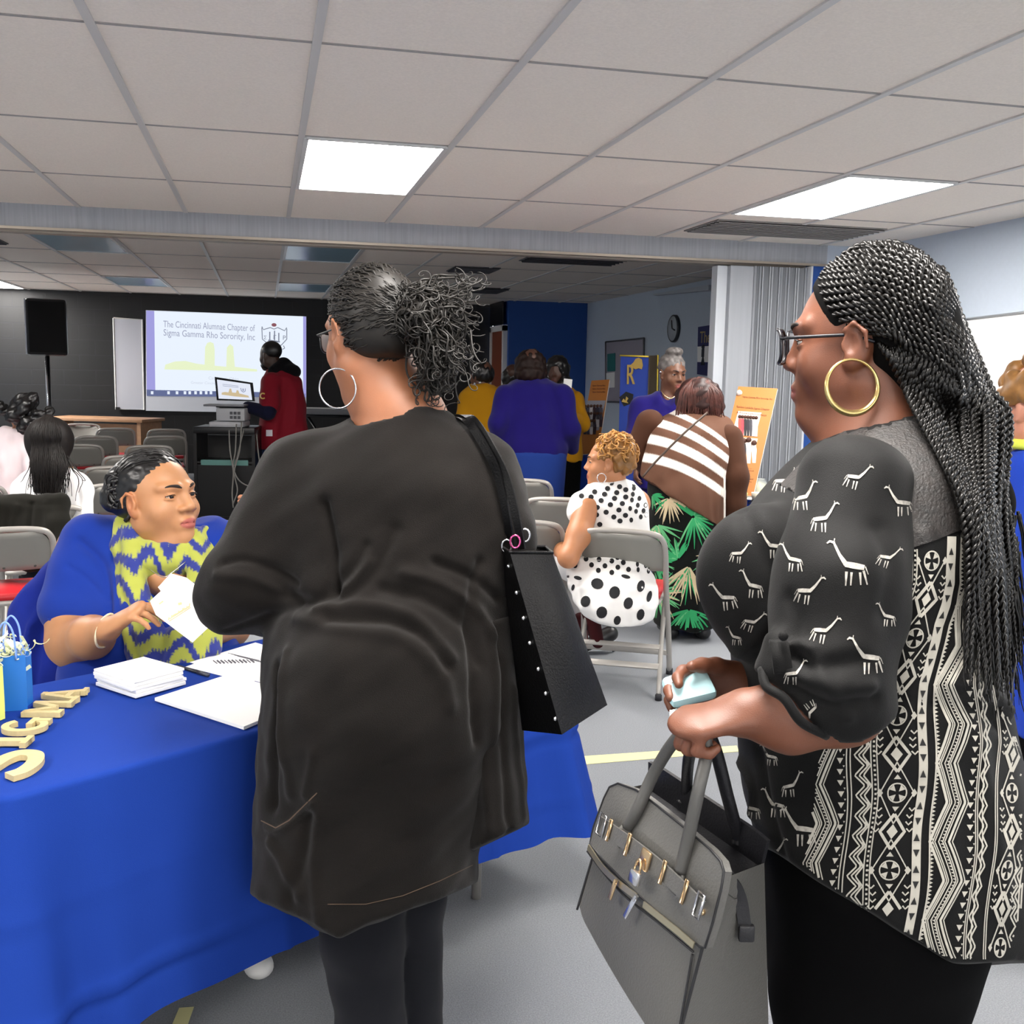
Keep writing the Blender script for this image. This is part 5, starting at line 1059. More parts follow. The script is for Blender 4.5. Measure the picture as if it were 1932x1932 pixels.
# ------------------------------------------------------------------ people further back
def hairstyle(S, h, back=.07, top=.09, bald=.01, hang=None, front=.13):
    h.e(S, 0, -.022, .044, (.082, .102, top), .02); h.e(S, 0, -.055, .005, (.078, back, .08), .03)
    h.e(S, 0, front, -.01, (.12, .085, .085), .012, '-')
# girl with long hair in white
pg = person((95, 950, 5.3), 'long-haired girl in a white top, sitting with her back to the camera', 'audience on the chairs'); dg = 5.3
S = Solid(); hG = Head(W(93, 838, 5.3), -8, 0, 0, .98); hG.prims(S, fine=False); S.cap(hG.L(0, -.03, -.06), W(96, 905, 5.3), .045, .055, .03); S.cap(W(60, 930, 5.3), W(130, 930, 5.3), .06, .06, .03)
solid(S, 'body', skin('skin_mid_brown', '#8d5f45'), pg, .009, color=hG.colors('#8d5f45', '#7a453c'))
S = Solid(); S.loft(rows_px([(882, 62, 135, .06), (895, 40, 158, .09), (925, 26, 172, .11), (970, 34, 165, .12), (1060, 34, 162, .13)], dg), .03); S.cap(W(45, 920, 5.3), W(30, 1020, 5.25), .055, .045, .03); S.cap(W(150, 915, 5.3), W(166, 1020, 5.2), .055, .045, .03); S.cap(W(166, 1020, 5.2), W(160, 1040, 4.95), .045, .035, .03)
solid(S, 'sweatshirt', cloth('white_sweatshirt', '#e3e1e0'), pg, .008, 2, [([(60, 900), (52, 950), (55, 1000)], .012, -.006), ([(145, 905), (150, 950), (148, 1000)], .012, -.006)], [(.003, .1, 2)])
m_hbrown = mat('hair_dark_brown', '#120d0b', .55, spec=.25, var=.35, vscale=30)
S = Solid(); S.ell(W(93, 830, 5.29), (.118, .13, .122)); S.loft(rows_px([(930, 64, 118, .05, 5.22), (880, 60, 126, .06, 5.24), (850, 56, 130, .09, 5.27), (825, 55, 131, .1, 5.29)], 5.24), .02)
hG2 = solid(S, 'hair', m_hbrown, pg, .008, 1); bvg = bvh_of([hG2]); st = MB(); rs = np.random.RandomState(1)
for k in range(150):
    x = rs.uniform(56, 131); e = 93 + (x - 93) * rs.uniform(.5, 1.35); SN = lambda p: (lambda h_: np.array(h_[0]) + np.array(h_[1]) * .003)(bvg.find_nearest(Vector(p))); strand(st, [SN(W(93 + (x - 93) * .12, 784, 5.28)), SN(W(93 + (x - 93) * .6, 795 + abs(x - 93) * .2, 5.2)), SN(W(93 + (x - 93) * .95, 820, 5.17)), SN(W(x, 845, 5.165)), W(x, 880, 5.15), W(e, rs.uniform(900, 945), 5.165)], .0045, 4, 5, .003, .12, k, .3)
for x0, x1, y1 in ((120, 155, 930), (124, 148, 945), (62, 44, 910), (128, 160, 905)): strand(st, [W(x0, 860, 5.19), W((x0 + x1) / 2, 885, 5.16), W(x1, 905, 5.15), W(x1 - 6, y1, 5.15)], .004, 4, 5, .002, .1, 3, .3)
st.build('strand', m_hbrown, hG2, kind='stuff')
S = Solid(); S.cap(W(70, 1075, 5.3), W(75, 1020, 5.75), .08, .065, .02); S.cap(W(130, 1075, 5.3), W(130, 1020, 5.75), .08, .065, .02); S.cap(W(75, 1020, 5.75), W(75, 1150, 5.8), .06, .045, .02); S.cap(W(130, 1020, 5.75), W(130, 1150, 5.8), .06, .045, .02)
solid(S, 'trousers', cloth('dark_trousers', '#1a1a22'), pg, .012)
# child with dark curls in pale pink
pk = person((25, 860, 6.6), 'child with dark curly hair and pale pink top at the left edge', 'audience on the chairs')
S = Solid(); hK = Head(W(46, 790, 6.6), 30, -8, 0, .95); hK.prims(S, fine=False); S.cap(hK.L(0, -.03, -.06), W(30, 830, 6.6), .045, .06, .03)
solid(S, 'body', skin('skin_mid_brown', '#8d5f45'), pk, .010, color=hK.colors('#8d5f45', '#7a453c'))
S = Solid(); S.loft(rows_px([(806, 8, 52, .06), (820, -15, 62, .1), (860, -25, 60, .13), (930, -25, 62, .14)], 6.6), .03); S.cap(W(-10, 835, 6.6), W(-25, 900, 6.5), .07, .06, .03); S.cap(W(52, 830, 6.6), W(60, 890, 6.5), .06, .05, .03)
solid(S, 'top', cloth('pale_pink', '#dccdd0'), pk, .010, 2, [], [(.006, .09, 3)])
S = Solid(); S.cap(W(30, 935, 6.6), W(30, 900, 7.0), .13, .1, .03); S.cap(W(30, 900, 7.0), W(30, 980, 7.05), .09, .06, .03); solid(S, 'trousers', cloth('dark_trousers', '#1a1a22'), pk, .014)
S = Solid(); rs = np.random.RandomState(3)
for k in range(46): S.ell(W(rs.normal(48, 17), rs.normal(778, 15), 6.5 + rs.uniform(-.08, .06)), rs.uniform(.025, .045), None, .01)
S.ell(W(52, 752, 6.5), (.06, .05, .04), None, .02); solid(S, 'hair', m_hairblack, pk, .008, 1, [], [(.004, .03, 4)])
# dark coat over the chair
S = Solid(); S.cap(W(10, 955, 4.82), W(112, 948, 4.86), .05, .045, .03); S.loft([(W(60, 1075, 4.80), .17, .05), (W(58, 1010, 4.80), .175, .055), (W(60, 955, 4.84), .17, .05)], .03); S.cap(W(112, 950, 4.86), W(118, 1080, 4.76), .045, .035, .02); S.cap(W(5, 960, 4.8), W(-20, 1060, 4.78), .06, .05, .03)
ct = solid(S, 'coat', cloth('dark_coat', '#1b1a16'), None, .009, 2, [([(60, 950), (55, 1000), (50, 1070)], .012, -.014), ([(30, 955), (20, 1000), (15, 1060)], .012, .01), ([(85, 950), (90, 1020), (95, 1075)], .012, .009)], [(.004, .1, 3)], base=W(60, 1050, 4.8)); tag(ct, 'dark coat hung over the back of the chair behind the girl in white', 'coat')
bp_ = onZ(70, 1150, 0); bk_ = empty('backpack', (bp_[0] + .05, bp_[1] + .7, 0), 'black backpack with orange straps lying beyond the nearest left chair', 'backpack'); b0 = np.array(bk_.location)
S = Solid(); S.cap(b0 + (-.12, 0, .16), b0 + (.14, 0, .16), .13, .12, .04); S.cap(b0 + (-.1, 0, .26), b0 + (.1, 0, .26), .09, .09, .04); S.plane(b0 + (0, 0, .004), (0, 0, -1)); solid(S, 'body', cloth('black_nylon', '#141418', rough=.5), bk_, .011)
m_or = mat('orange_webbing', '#e0563c', .6)
for dx in (-.13, .02): MB().ribbon(catmull([b0 + (dx, -.10, .33), b0 + (dx - .01, -.16, .24), b0 + (dx + .01, -.155, .12), b0 + (dx + .05, -.14, .05)], 6), AX, .035, .005).build('strap', m_or, bk_)
# man in the red jersey
pm = person((530, 800, 10.0), 'man in a dark red jersey and black hood working at the laptop'); dm = 10.0
S = Solid(); hM = Head(W(510, 672, 10.0), 62, -6, 0, 1.1); hM.prims(S, jaw=1.1, fine=False); S.cap(hM.L(0, -.03, -.06), W(530, 712, 10.0), .06, .07, .03); S.chain([W(520, 730, 9.9), W(512, 770, 9.75), W(455, 772, 9.8)], [.06, .055, .045], .03); hand(S, W(458, 770, 9.8), Cd(-1, 0, .2), Cd(0, -1, 0), 1, 1.05)
solid(S, 'body', skin('skin_dark', '#3f2a20'), pm, .010, color=hM.colors('#3f2a20', '#3a221e'))
S = Solid(); hM.e(S, 0, -.02, .046, (.079, .099, .086), .02); hM.e(S, 0, .13, .0, (.12, .09, .10), .012, '-'); hM.e(S, 0, .0, -.12, (.14, .16, .09), .012, '-'); solid(S, 'hair', m_hairblack, pm, .008); S = Solid(); hM.e(S, 0, .045, -.075, (.062, .055, .042), .02); hM.e(S, 0, .10, -.02, (.05, .05, .04), .01, '-'); solid(S, 'beard', m_hairblack, pm, .008)
S = Solid(); S.loft(rows_px([(698, 505, 552, .1), (715, 494, 568, .15), (760, 492, 576, .17), (810, 488, 580, .18), (835, 487, 582, .18), (848, 488, 580, .17)], dm), .03); S.cap(W(512, 722, 9.88), W(508, 768, 9.75), .1, .09, .04)
jr = solid(S, 'jersey', cloth('dark_red_jersey', '#7d1423', bump=.2, rough=.7), pm, .010, 2, [([(535, 720), (530, 770), (520, 820)], .03, -.012), ([(560, 740), (555, 800)], .03, .01)], [(.005, .2, 3)])
S = Solid(); S.chain([W(512, 765, 9.76), W(505, 778, 9.72), W(468, 768, 9.76)], [.07, .07, .055], .03); solid(S, 'undershirt_sleeve', cloth('navy_sleeve', '#171930'), pm, .010)
S = Solid(); S.chain([W(515, 700, 9.9), W(535, 690, 10.02), W(556, 702, 10.05)], [.05, .075, .06], .03); S.ell(W(548, 700, 9.98), (.1, .09, .07), None, .03); solid(S, 'hood', cloth('black_hood', '#0d0d10'), pm, .010)
S = Solid(); S.chain([W(515, 845, 10), W(515, 910, 10), W(515, 972, 10)], [.12, .095, .07], .02); S.chain([W(560, 845, 10.1), W(560, 910, 10.1), W(560, 972, 10.1)], [.12, .095, .07], .02); solid(S, 'jeans', cloth('blue_jeans', '#24365c'), pm, .013)
MB().ribbon(catmull([W(512, 840, 9.80), W(535, 842, 9.80), W(560, 838, 9.84)], 6), AZ, .03, .012).build('belt', mat('white_belt', '#e5e5e2', .5), pm)
bj = bvh_of([jr]); pr = MB(); prints(pr, bj, [[(502, 811), (514, 811), (514, 823), (502, 823)]], [], .004); pr.build('patch', mat('white_patch', '#d8d6dc', .6), jr)
pr = MB(); q = 2 * np.pi; prints(pr, bj, [], [([(496 + 5 * math.cos(a), 747 + 5 * math.sin(a)) for a in np.linspace(.8, q - .8, 12)], 2.4)], .004); pr.build('letter', mat('gold_letter', '#d9b45c', .5), jr, label='small gold letter C')
for u in (512, 562): shoe(pm, W(u, 985, 10.0), 30, None, .28)
# woman in polka dots
dp = 4.95; pp = person((1160, 1050, dp), 'seated woman in a white dress with black polka dots, golden brown short hair')
S = Solid(); hP = Head(W(1148, 874, 4.92), 82, -2, 0, .98, 1.0); hP.prims(S, cheek=1.1, lips=1.2); S.cap(hP.L(0, -.03, -.06), W(1160, 935, 4.95), .052, .062, .03); S.cap(W(1115, 955, 4.92), W(1200, 950, 5.0), .07, .07, .04)
S.chain([W(1104, 962, 4.86), W(1092, 1010, 4.78), W(1072, 1052, 4.72)], [.062, .055, .046], .03); S.chain([W(1072, 1052, 4.72), W(1062, 1040, 4.95), W(1058, 1030, 5.05)], [.046, .04, .03], .02); hand(S, W(1058, 1030, 5.05), Cd(-.2, .1, -1), Cd(0, -1, 0), 1)

skP = skin('skin_warm_brown', '#ab7350'); solid(S, 'body', skP, pp, .005, color=hP.colors('#b67c56', '#8f4c40'))
hP.eyes(pp, (0, 1, -.1)); hP.brows(pp)
m_hgold = mat('hair_golden', '#8a6030', .45, spec=.5, var=.6, vscale=22); S = Solid(); hP.e(S, 0, -.03, .05, (.084, .105, .092), .02); hP.e(S, 0, -.06, .01, (.08, .07, .075), .03); hP.e(S, 0, .14, -.0, (.12, .085, .07), .012, '-'); hP.e(S, 0, .03, -.1, (.14, .11, .09), .012, '-'); hP.e(S, .08, .0, -.01, (.03, .03, .035), .01, '-'); hP.e(S, -.08, .0, -.01, (.03, .03, .035), .01, '-')
rs = np.random.RandomState(9); hq = solid(S, 'hair', m_hgold, pp, .006, 1, [], [(.006, .035, 12)]); bvq = bvh_of([hq]); st = MB()
for k in range(170):
    th, ph = rs.uniform(0, 6.28), rs.uniform(-.3, 1.5); p0 = hP.L(.085 * math.cos(th) * math.cos(ph), -.03 + .105 * math.sin(th) * math.cos(ph), .05 + .092 * math.sin(ph)); h_ = bvq.find_nearest(Vector(p0)); n_ = np.array(h_[1]); c_ = np.array(h_[0]); t_ = _n(np.cross(n_, rs.randn(3)))
    if hP.loc(c_[None])[0][1] > .05 or c_[2] < hP.c[2] - .055: continue
    st.tube([c_ + n_ * .012 * math.sin(a) + t_ * .02 * (a - 1.5) * .8 + np.cross(n_, t_) * .008 * math.sin(2 * a) for a in np.linspace(0, 3.0, 8)], np.linspace(.0045, .002, 8), 5)
st.build('curl', mat('hair_golden_light', '#b98545', .4, spec=.5, var=.5, vscale=30), hq, kind='stuff')
hoop(pp, W(1135, 902, 4.84), .022, .002, Cd(.3, 0, 1), m_silver)
m_polka = mat('polka_fabric', '#e9e7e4', .85, bump=.2, bscale=500)
S = Solid(); S.loft(rows_px([(905, 1120, 1195, .075), (925, 1098, 1212, .1), (950, 1088, 1222, .13), (985, 1100, 1226, .14), (1025, 1104, 1226, .15), (1060, 1090, 1228, .19)], dp), .03); S.cap(W(1100, 950, 4.90), W(1094, 964, 4.86), .066, .064, .03); S.cap(W(1150, 925, 4.95), W(1150, 880, 4.95), .05, .05, .01, '-')
dr_ = solid(S, 'dress', m_polka, pp, .007, 2, [([(1180, 905), (1190, 940), (1200, 980)], .015, .006), ([(1105, 985), (1112, 1030), (1100, 1070)], .012, -.008)], [(.003, .12, 2)])
S = Solid(); S.loft(rows_px([(1046, 1090, 1226, .16, 4.93), (1072, 1068, 1228, .17, 4.85), (1100, 1070, 1240, .16, 4.78), (1140, 1084, 1242, .13, 4.72), (1165, 1104, 1232, .1, 4.70), (1176, 1130, 1214, .08, 4.69)], 4.9), .03); S.cap(W(1085, 1060, 4.95), W(1066, 1045, 5.35), .1, .09, .03); S.cap(W(1080, 1050, 5.35), W(1085, 1150, 5.4), .09, .07, .03)
sk_ = solid(S, 'skirt', m_polka, pp, .007, 2, [([(1120, 1080), (1115, 1130), (1130, 1170)], .02, .008), ([(1170, 1085), (1175, 1140), (1180, 1172)], .02, -.007), ([(1205, 1080), (1212, 1140)], .015, .007), ([(1090, 1090), (1095, 1140)], .015, -.006)], [(.003, .1, 5)])
m_dot = mat('black_dot', '#121216', .8); bvd = bvh_of([dr_, sk_]); pr = MB(); circ = lambda u, v, a, b, r=0: [(u + a * math.cos(t) * math.cos(r) - b * math.sin(t) * math.sin(r), v + a * math.cos(t) * math.sin(r) + b * math.sin(t) * math.cos(r)) for t in np.linspace(0, 2 * np.pi, 14, endpoint=False)]
for (x, y) in ((825, 198), (797, 238), (703, 262), (775, 280), (677, 300), (607, 292), (750, 326), (655, 348), (722, 376), (818, 356), (848, 310), (864, 268), (885, 225), (930, 247), (982, 280), (930, 300), (905, 348), (962, 384), (880, 395), (787, 411), (843, 446), (928, 434), (717, 430), (1018, 360), (1040, 445), (1005, 405), (970, 468), (888, 475), (975, 322), (1030, 310), (1060, 270), (990, 235), (1075, 360), (1060, 400), (740, 500), (640, 570), (620, 620), (600, 700), (990, 205), (1080, 430), (1095, 320)): prints(pr, bvd, [circ(940 + x * .2588, 860 + y * .2588, 5.0 if x < 960 else 3.6, 4.8)], [], .003, 8)
for (x, y) in ((680, 795), (735, 755), (778, 802), (828, 766), (872, 812), (912, 778), (950, 828), (955, 748), (730, 835), (828, 850), (1020, 830), (1040, 760), (1015, 790), (1070, 740), (640, 752), (500, 880), (870, 740), (560, 800), (1075, 800), (1095, 840)): prints(pr, bvd, [circ(940 + x * .2588, 860 + y * .2588, 4.6 if x < 960 else 3, 5.0)], [], .003, 8)
for (x, y, a, b) in ((722, 932, 46, 40), (848, 996, 40, 46), (636, 1062, 36, 42), (755, 1142, 40, 44), (1040, 950, 28, 44), (948, 1075, 34, 44), (1038, 1158, 28, 42), (1102, 1025, 18, 42), (868, 1200, 26, 34), (930, 880, 34, 14), (580, 890, 30, 14), (545, 960, 12, 24)): prints(pr, bvd, [circ(940 + x * .2588, 860 + y * .2588, a * .2588, b * .2588, .25)], [], .003, 8)
pr.build('polka_dot', m_dot, dr_, kind='stuff')
shoe(pp, onZ(1130, 1232, 0), 100, None, .2, .06)
S = Solid(); S.cap(W(1112, 1150, 5.1), W(1128, 1212, 4.99), .045, .03, .01); S.cap(W(1095, 1170, 5.3), W(1098, 1205, 5.25), .04, .032, .01); solid(S, 'stocking', cloth('dark_red_stocking', '#3d1518'), pp, .007)
# woman in the striped top bending over the table
ds = 5.9; pz = person((1290, 1050, ds), 'woman bending over in a brown and white striped top and palm leaf skirt')
S = Solid(); hS = Head(W(1318, 755, 6.05), -15, -35, 0, 1.0); hS.prims(S, fine=False); S.cap(hS.L(0, -.03, -.06), W(1312, 800, 5.95), .055, .07, .03)
S.chain([W(1378, 850, 5.9), W(1386, 930, 5.89), W(1376, 990, 5.95)], [.045, .038, .03], .03); hand(S, W(1377, 985, 5.95), Cd(-.1, -1, -.2), Cd(-1, 0, 0), 1, 1.0); S.chain([W(1215, 800, 5.95), W(1200, 860, 6.05), W(1225, 900, 6.3)], [.05, .045, .03], .03)
solid(S, 'body', skin('skin_deep_brown2', '#6f4029'), pz, .009, color=hS.colors('#6f4029', '#6a3530'))
m_hred = mat('hair_auburn', '#2a1310', .5, spec=.3, var=.5, vscale=35); S = Solid(); S.ell(W(1318, 748, 6.0), (.13, .12, .115)); S.loft(rows_px([(783, 1282, 1362, .07, 5.98), (765, 1276, 1366, .10, 5.98), (740, 1280, 1362, .11, 6.0)], 6.0), .03)
hz = solid(S, 'hair', m_hred, pz, .008, 1, [], [(.004, .05, 4)]); st = MB(); rs = np.random.RandomState(6)
for k in range(110):
    x = rs.uniform(1278, 1364); strand(st, [W(1318 + (x - 1318) * .3, 712 + abs(x - 1318) * .12, 5.95), W(1318 + (x - 1318) * .85, 738, 5.885), W(x, 765, 5.885), W(x + rs.uniform(-4, 4), rs.uniform(778, 792), 5.90)], .006, 4, 5, .003, .15, k, .4)
st.build('strand', mat('hair_auburn_light', '#4b2a24', .5, spec=.3, var=.6, vscale=25), hz, kind='stuff')
# stripes follow the length of the top: baked from height along the bent back
m_stripe = mat('striped_knit', '#ffffff', .9, attr='tint', bump=.4, bscale=500)
wht, brn = np.array(hexc('#e8e2da')[:3]), np.array(hexc('#5b3a28')[:3])
def stripecol(V):
    Q = ROT.T @ (V - CAM).T; z = -Q[2]; u = CPX + FPX * Q[0] / z; v = CPX - FPX * Q[1] / z
    tt = v - .0022 * np.maximum(u - 1225, 0) ** 2 - .16 * (u - 1225); e = np.array([-1e3, 772, 787, 806, 820, 840, 861, 881, 905]); m = np.zeros(len(V))
    for a, b in ((760, 772), (786, 803), (818, 838), (855, 874)): m = np.maximum(m, np.clip((tt - a) / 2, 0, 1) * np.clip((b - tt) / 2, 0, 1))
    return brn * (1 - m[:, None]) + wht * m[:, None]
S = Solid(); S.loft(rows_px([(772, 1285, 1345, .07, 6.0), (785, 1245, 1375, .10, 5.97), (810, 1228, 1388, .13, 5.93), (850, 1218, 1384, .16, 5.9), (900, 1206, 1370, .18, 5.88), (950, 1204, 1367, .2, 5.88), (1010, 1215, 1366, .2, 5.9), (1040, 1240, 1366, .2, 5.9)], ds), .03); S.ell(W(1312, 760, 5.96), (.09, .08, .05), None, .02, '-')
pxplane(S, (1198, 893), (1368, 1002))
solid(S, 'striped_top', m_stripe, pz, .0075, 2, [([(1300, 800), (1290, 860), (1250, 900)], .03, .006), ([(1350, 850), (1345, 930), (1350, 990)], .02, -.008)], [(.004, .15, 3)], color=stripecol)
m_brknit = cloth('brown_knit', '#4a2f22')
S = Solid(); S.chain([W(1374, 828, 5.9), W(1386, 900, 5.86), W(1384, 950, 5.88), W(1378, 972, 5.92)], [.085, .078, .068, .056], .03); solid(S, 'sleeve', m_brknit, pz, .008)
S = Solid(); S.chain([W(1226, 800, 5.95), W(1204, 850, 6.02), W(1222, 885, 6.2)], [.085, .075, .055], .03); solid(S, 'sleeve', m_brknit, pz, .008)
S = Solid(); S.loft(rows_px([(1110, 1345, 1362, .03, 5.9), (1040, 1338, 1366, .06, 5.9), (980, 1330, 1367, .08, 5.9)], 5.9), .02); solid(S, 'top_tail', m_brknit, pz, .008)
MB().tube(catmull([W(1367, 900, 5.74), W(1367, 980, 5.76), W(1366, 1060, 5.84), W(1362, 1085, 5.86)], 6), .006, 6).build('trim', mat('white_edge', '#e4ddd4', .8), pz)
MB().ribbon(catmull([W(1335, 778, 5.83), W(1290, 818, 5.74), W(1240, 868, 5.70), W(1212, 900, 5.72)], 6), AZ, .012, .004).build('bag_strap', mat('brown_strap', '#4b3a30', .5), pz)
m_skirt = cloth('black_skirt', '#0b0d0c'); S = Solid(); S.loft(rows_px([(905, 1222, 1350, .18), (980, 1224, 1356, .2), (1080, 1228, 1354, .2), (1150, 1230, 1350, .19), (1178, 1236, 1346, .18)], ds), .03)
skz = solid(S, 'skirt', m_skirt, pz, .010, 2, [([(1270, 960), (1265, 1060), (1262, 1170)], .02, -.01), ([(1310, 980), (1312, 1080), (1315, 1170)], .02, .01)], [(.005, .15, 7)])
bvz = bvh_of([skz]); lfs = [MB() for _ in range(3)]; rs = np.random.RandomState(5)
for (u, v, r, a0, a1, n, mi) in ((1308, 975, 62, -2.6, 2.2, 30, 0), (1240, 990, 46, .2, 2.6, 16, 1), (1262, 940, 40, -.5, 2.9, 16, 2), (1300, 1068, 66, 1.0, 2.7, 20, 2), (1240, 1120, 52, -1.6, 1.9, 24, 1), (1300, 1150, 52, .2, 3.0, 20, 0), (1330, 1150, 44, -1.5, 1.2, 14, 1), (1280, 1055, 50, 2.8, 5.4, 18, 0), (1345, 1050, 40, 1.0, 3.4, 14, 1), (1235, 1060, 40, -1., 1.4, 14, 0), (1230, 935, 26, -.6, 1.5, 8, 0)):
    for k in range(n):
        a = a0 + (a1 - a0) * (k + .5) / n; rr = r * rs.uniform(.75, 1.1); bend = rs.uniform(-.18, .18); P = [(u + rr * t * math.cos(a + bend * t), v + rr * t * math.sin(a + bend * t) + 7 * t * t) for t in np.linspace(.05, 1, 6)]
        prints(lfs[mi if rs.rand() > .2 else (mi + 1) % 3], bvz, [], [(P, [1.5, 3.6, 3.2, .6])], .004, 8)
for mb_, cc, nm in zip(lfs, ('#1d8a52', '#54a06a', '#b9a888'), ('green', 'light green', 'beige')): mb_.build('palm_print', mat('palm_' + nm.replace(' ', '_'), cc, .8), skz, kind='stuff', label=nm + ' palm leaves')
for u in (1262, 1322): shoe(pz, W(u, 1188, 5.9), 5)
# lady with grey hair in a violet blue suit, facing
m_suit = cloth('violet_blue_suit', '#170f58', var=.06, sheen=.1)
dl = 6.8; pl = person((1245, 850, dl), 'smiling grey-haired woman in a violet blue suit, facing the camera behind the table'); S = Solid(); hL = Head(W(1268, 706, dl), -158, -8, 0, 1.02); hL.prims(S, lips=1.1); S.cap(hL.L(0, -.03, -.06), W(1262, 775, dl), .05, .065, .03); S.cap(W(1225, 790, dl), W(1300, 790, dl), .07, .07, .04); hand(S, W(1202, 872, 6.7), Cd(-.1, -1, 0), Cd(1, 0, 0), 1)
solid(S, 'body', skin('skin_dark_brown', '#5c3826'), pl, .006, color=hL.colors('#64402c', '#7d3f38')); hL.eyes(pl, (0, 1, -.1)); hL.brows(pl)
S = Solid(); hL.e(S, 0, -.02, .05, (.082, .100, .088), .02); hL.e(S, 0, .13, -.0, (.12, .085, .083), .012, '-'); hL.e(S, 0, .03, -.1, (.14, .12, .09), .012, '-'); S.ell(hL.L(.0, -.0, .145), (.055, .055, .03), None, .02)
solid(S, 'hair', mat('hair_grey', '#5e5957', .6, var=.6, vscale=30, spec=.5), pl, .007, 1, [], [(.003, .03, 3)])
S = Solid(); S.loft(rows_px([(738, 1240, 1290, .07), (752, 1215, 1310, .1), (790, 1195, 1325, .14), (850, 1200, 1325, .15), (920, 1196, 1330, .17)], dl), .03); S.chain([W(1212, 770, dl), W(1196, 830, 6.75), W(1200, 872, 6.7)], [.085, .07, .05], .03); S.chain([W(1312, 770, dl), W(1330, 850, 6.8)], [.08, .07], .03); S.cap(W(1262, 735, 6.75), W(1266, 775, 6.6), .06, .02, .01, '-')
solid(S, 'jacket', m_suit, pl, .008, 2, [([(1262, 775), (1262, 830), (1260, 900)], .02, -.008), ([(1215, 800), (1222, 860)], .02, -.01)], [(.004, .15, 3)])
S = Solid(); S.chain([W(1245, 900, dl), W(1245, 1100, dl)], [.14, .09], .03); S.chain([W(1290, 900, dl), W(1290, 1100, dl)], [.13, .09], .03); solid(S, 'trousers', m_suit, pl, .014)
for u in (1248, 1290): shoe(pl, W(u, 1130, 6.8), 180)
MB().tube(catmull([W(1248, 738, 6.68), W(1254, 746, 6.64), W(1264, 752, 6.63), W(1276, 746, 6.64), W(1280, 738, 6.68)], 5), .005, 6).build('necklace', m_gold, pl); MB().sphere(W(1246, 702, 6.72), .008, None, 8).build('earring', m_silver, pl)
# woman in violet blue jacket, back turned
def backview(u, d, label, hairc, top, rows, hp, yaw, extra=None, lower=None, foot=None, hs=1.0, group=None, skincol='#4a2e22'):
    q = person((u, rows[-1][0], d), label, group); S = Solid(); h = Head(W(hp[0], hp[1], d), yaw, -6, 0, hs); h.prims(S, fine=False); S.cap(h.L(0, -.03, -.06), W(hp[0] + 2, rows[0][0] + 8, d), .05, .065, .03); solid(S, 'body', skin('skin_' + skincol.strip('#'), skincol), q, .010, color=h.colors(skincol, '#5a2e2a'))
    S = Solid()
    for (c, r) in hairc[1]: S.ell(W(*c), r, None, .03)
    if len(hairc) > 2: h.e(S, 0, .13, -.02, (.09, .07, .08), .012, '-')
    solid(S, 'hair', hairc[0], q, .009, 1, [], [(.004, .05, 3)])
    S = Solid(); S.loft(rows_px(rows, d), .03)
    for ch in (extra or []): S.chain([W(*p) for p in ch[0]], ch[1], .03)
    solid(S, 'top', top, q, .010, 2, [], [(.005, .16, 3)])
    if lower: S = Solid(); S.loft(rows_px(lower[0], d), .03); solid(S, 'trousers', lower[1], q, .014)
    if foot:
        for uu in foot: p = W(uu, 800, d); shoe(q, (p[0], p[1], 0), 0)
    return q
fl_ = lambda d, u: 693 + .019 * (u - 498) + 1.40 * 1950 / d
backview(1008, 7.7, 'woman with brown bobbed hair in a violet blue jacket, back turned, at the far table', (mat('hair_brown', '#1c0f0b', .6, var=.4, vscale=25, spec=.2), [((1001, 688, 7.7), (.118, .12, .115)), ((1001, 705, 7.68), (.125, .11, .07))]), m_suit, [(712, 985, 1030, .08), (722, 958, 1052, .12), (750, 942, 1066, .15), (790, 945, 1066, .16), (850, 950, 1070, .18), (862, 955, 1068, .18)], (1002, 690), 0,
         [([(955, 745, 7.65), (940, 800, 7.6), (952, 840, 7.7)], [.085, .075, .06]), ([(1060, 745, 7.65), (1076, 810, 7.65), (1080, 845, 7.8)], [.085, .07, .05])], ([(850, 950, 1070, .19), (920, 955, 1065, .18), (1000, 962, 1058, .15), (fl_(7.7, 1000), 970, 1050, .12)], cloth('denim_blue', '#1c3478')), (985, 1035))
backview(905, 9.0, 'woman in a mustard top with short dark hair and earrings, left of the violet jacket', (m_hairblack, [((911, 705, 9.0), (.10, .105, .10)), ((905, 695, 9.0), (.09, .09, .075))], 1), cloth('mustard_knit', '#b07c12'), [(724, 888, 930, .07), (734, 876, 944, .11), (770, 870, 948, .14), (820, 872, 948, .16), (860, 872, 946, .17)], (907, 708), 55,
         [([(882, 750, 9.0), (872, 800, 8.95), (876, 840, 9.1)], [.075, .065, .05])], ([(850, 872, 946, .16), (930, 878, 940, .14), (fl_(9, 910), 885, 935, .1)], cloth('black_trousers', '#050506')), (895, 925), skincol='#5c3a2a')
for du in (896, 906): MB().sphere(W(du, 724 if du < 900 else 722, 8.88), .012, None, 8).build('earring', m_silver, bpy.data.objects['person.%03d' % max([int(o.name.split('.')[1]) for o in bpy.data.objects if o.name.startswith('person.')])])
backview(955, 9.8, 'woman in mustard mostly hidden between the door and the violet jacket', (m_hairblack, [((966, 712, 9.8), (.10, .1, .11))]), cloth('mustard_knit', '#b07c12'), [(724, 950, 980, .07), (732, 934, 992, .11), (770, 930, 1000, .14), (840, 930, 1000, .15)], (967, 712), 0, None, ([(830, 932, 998, .15), (fl_(9.8, 960), 945, 985, .1)], cloth('black_trousers', '#050506')), (955, 975))
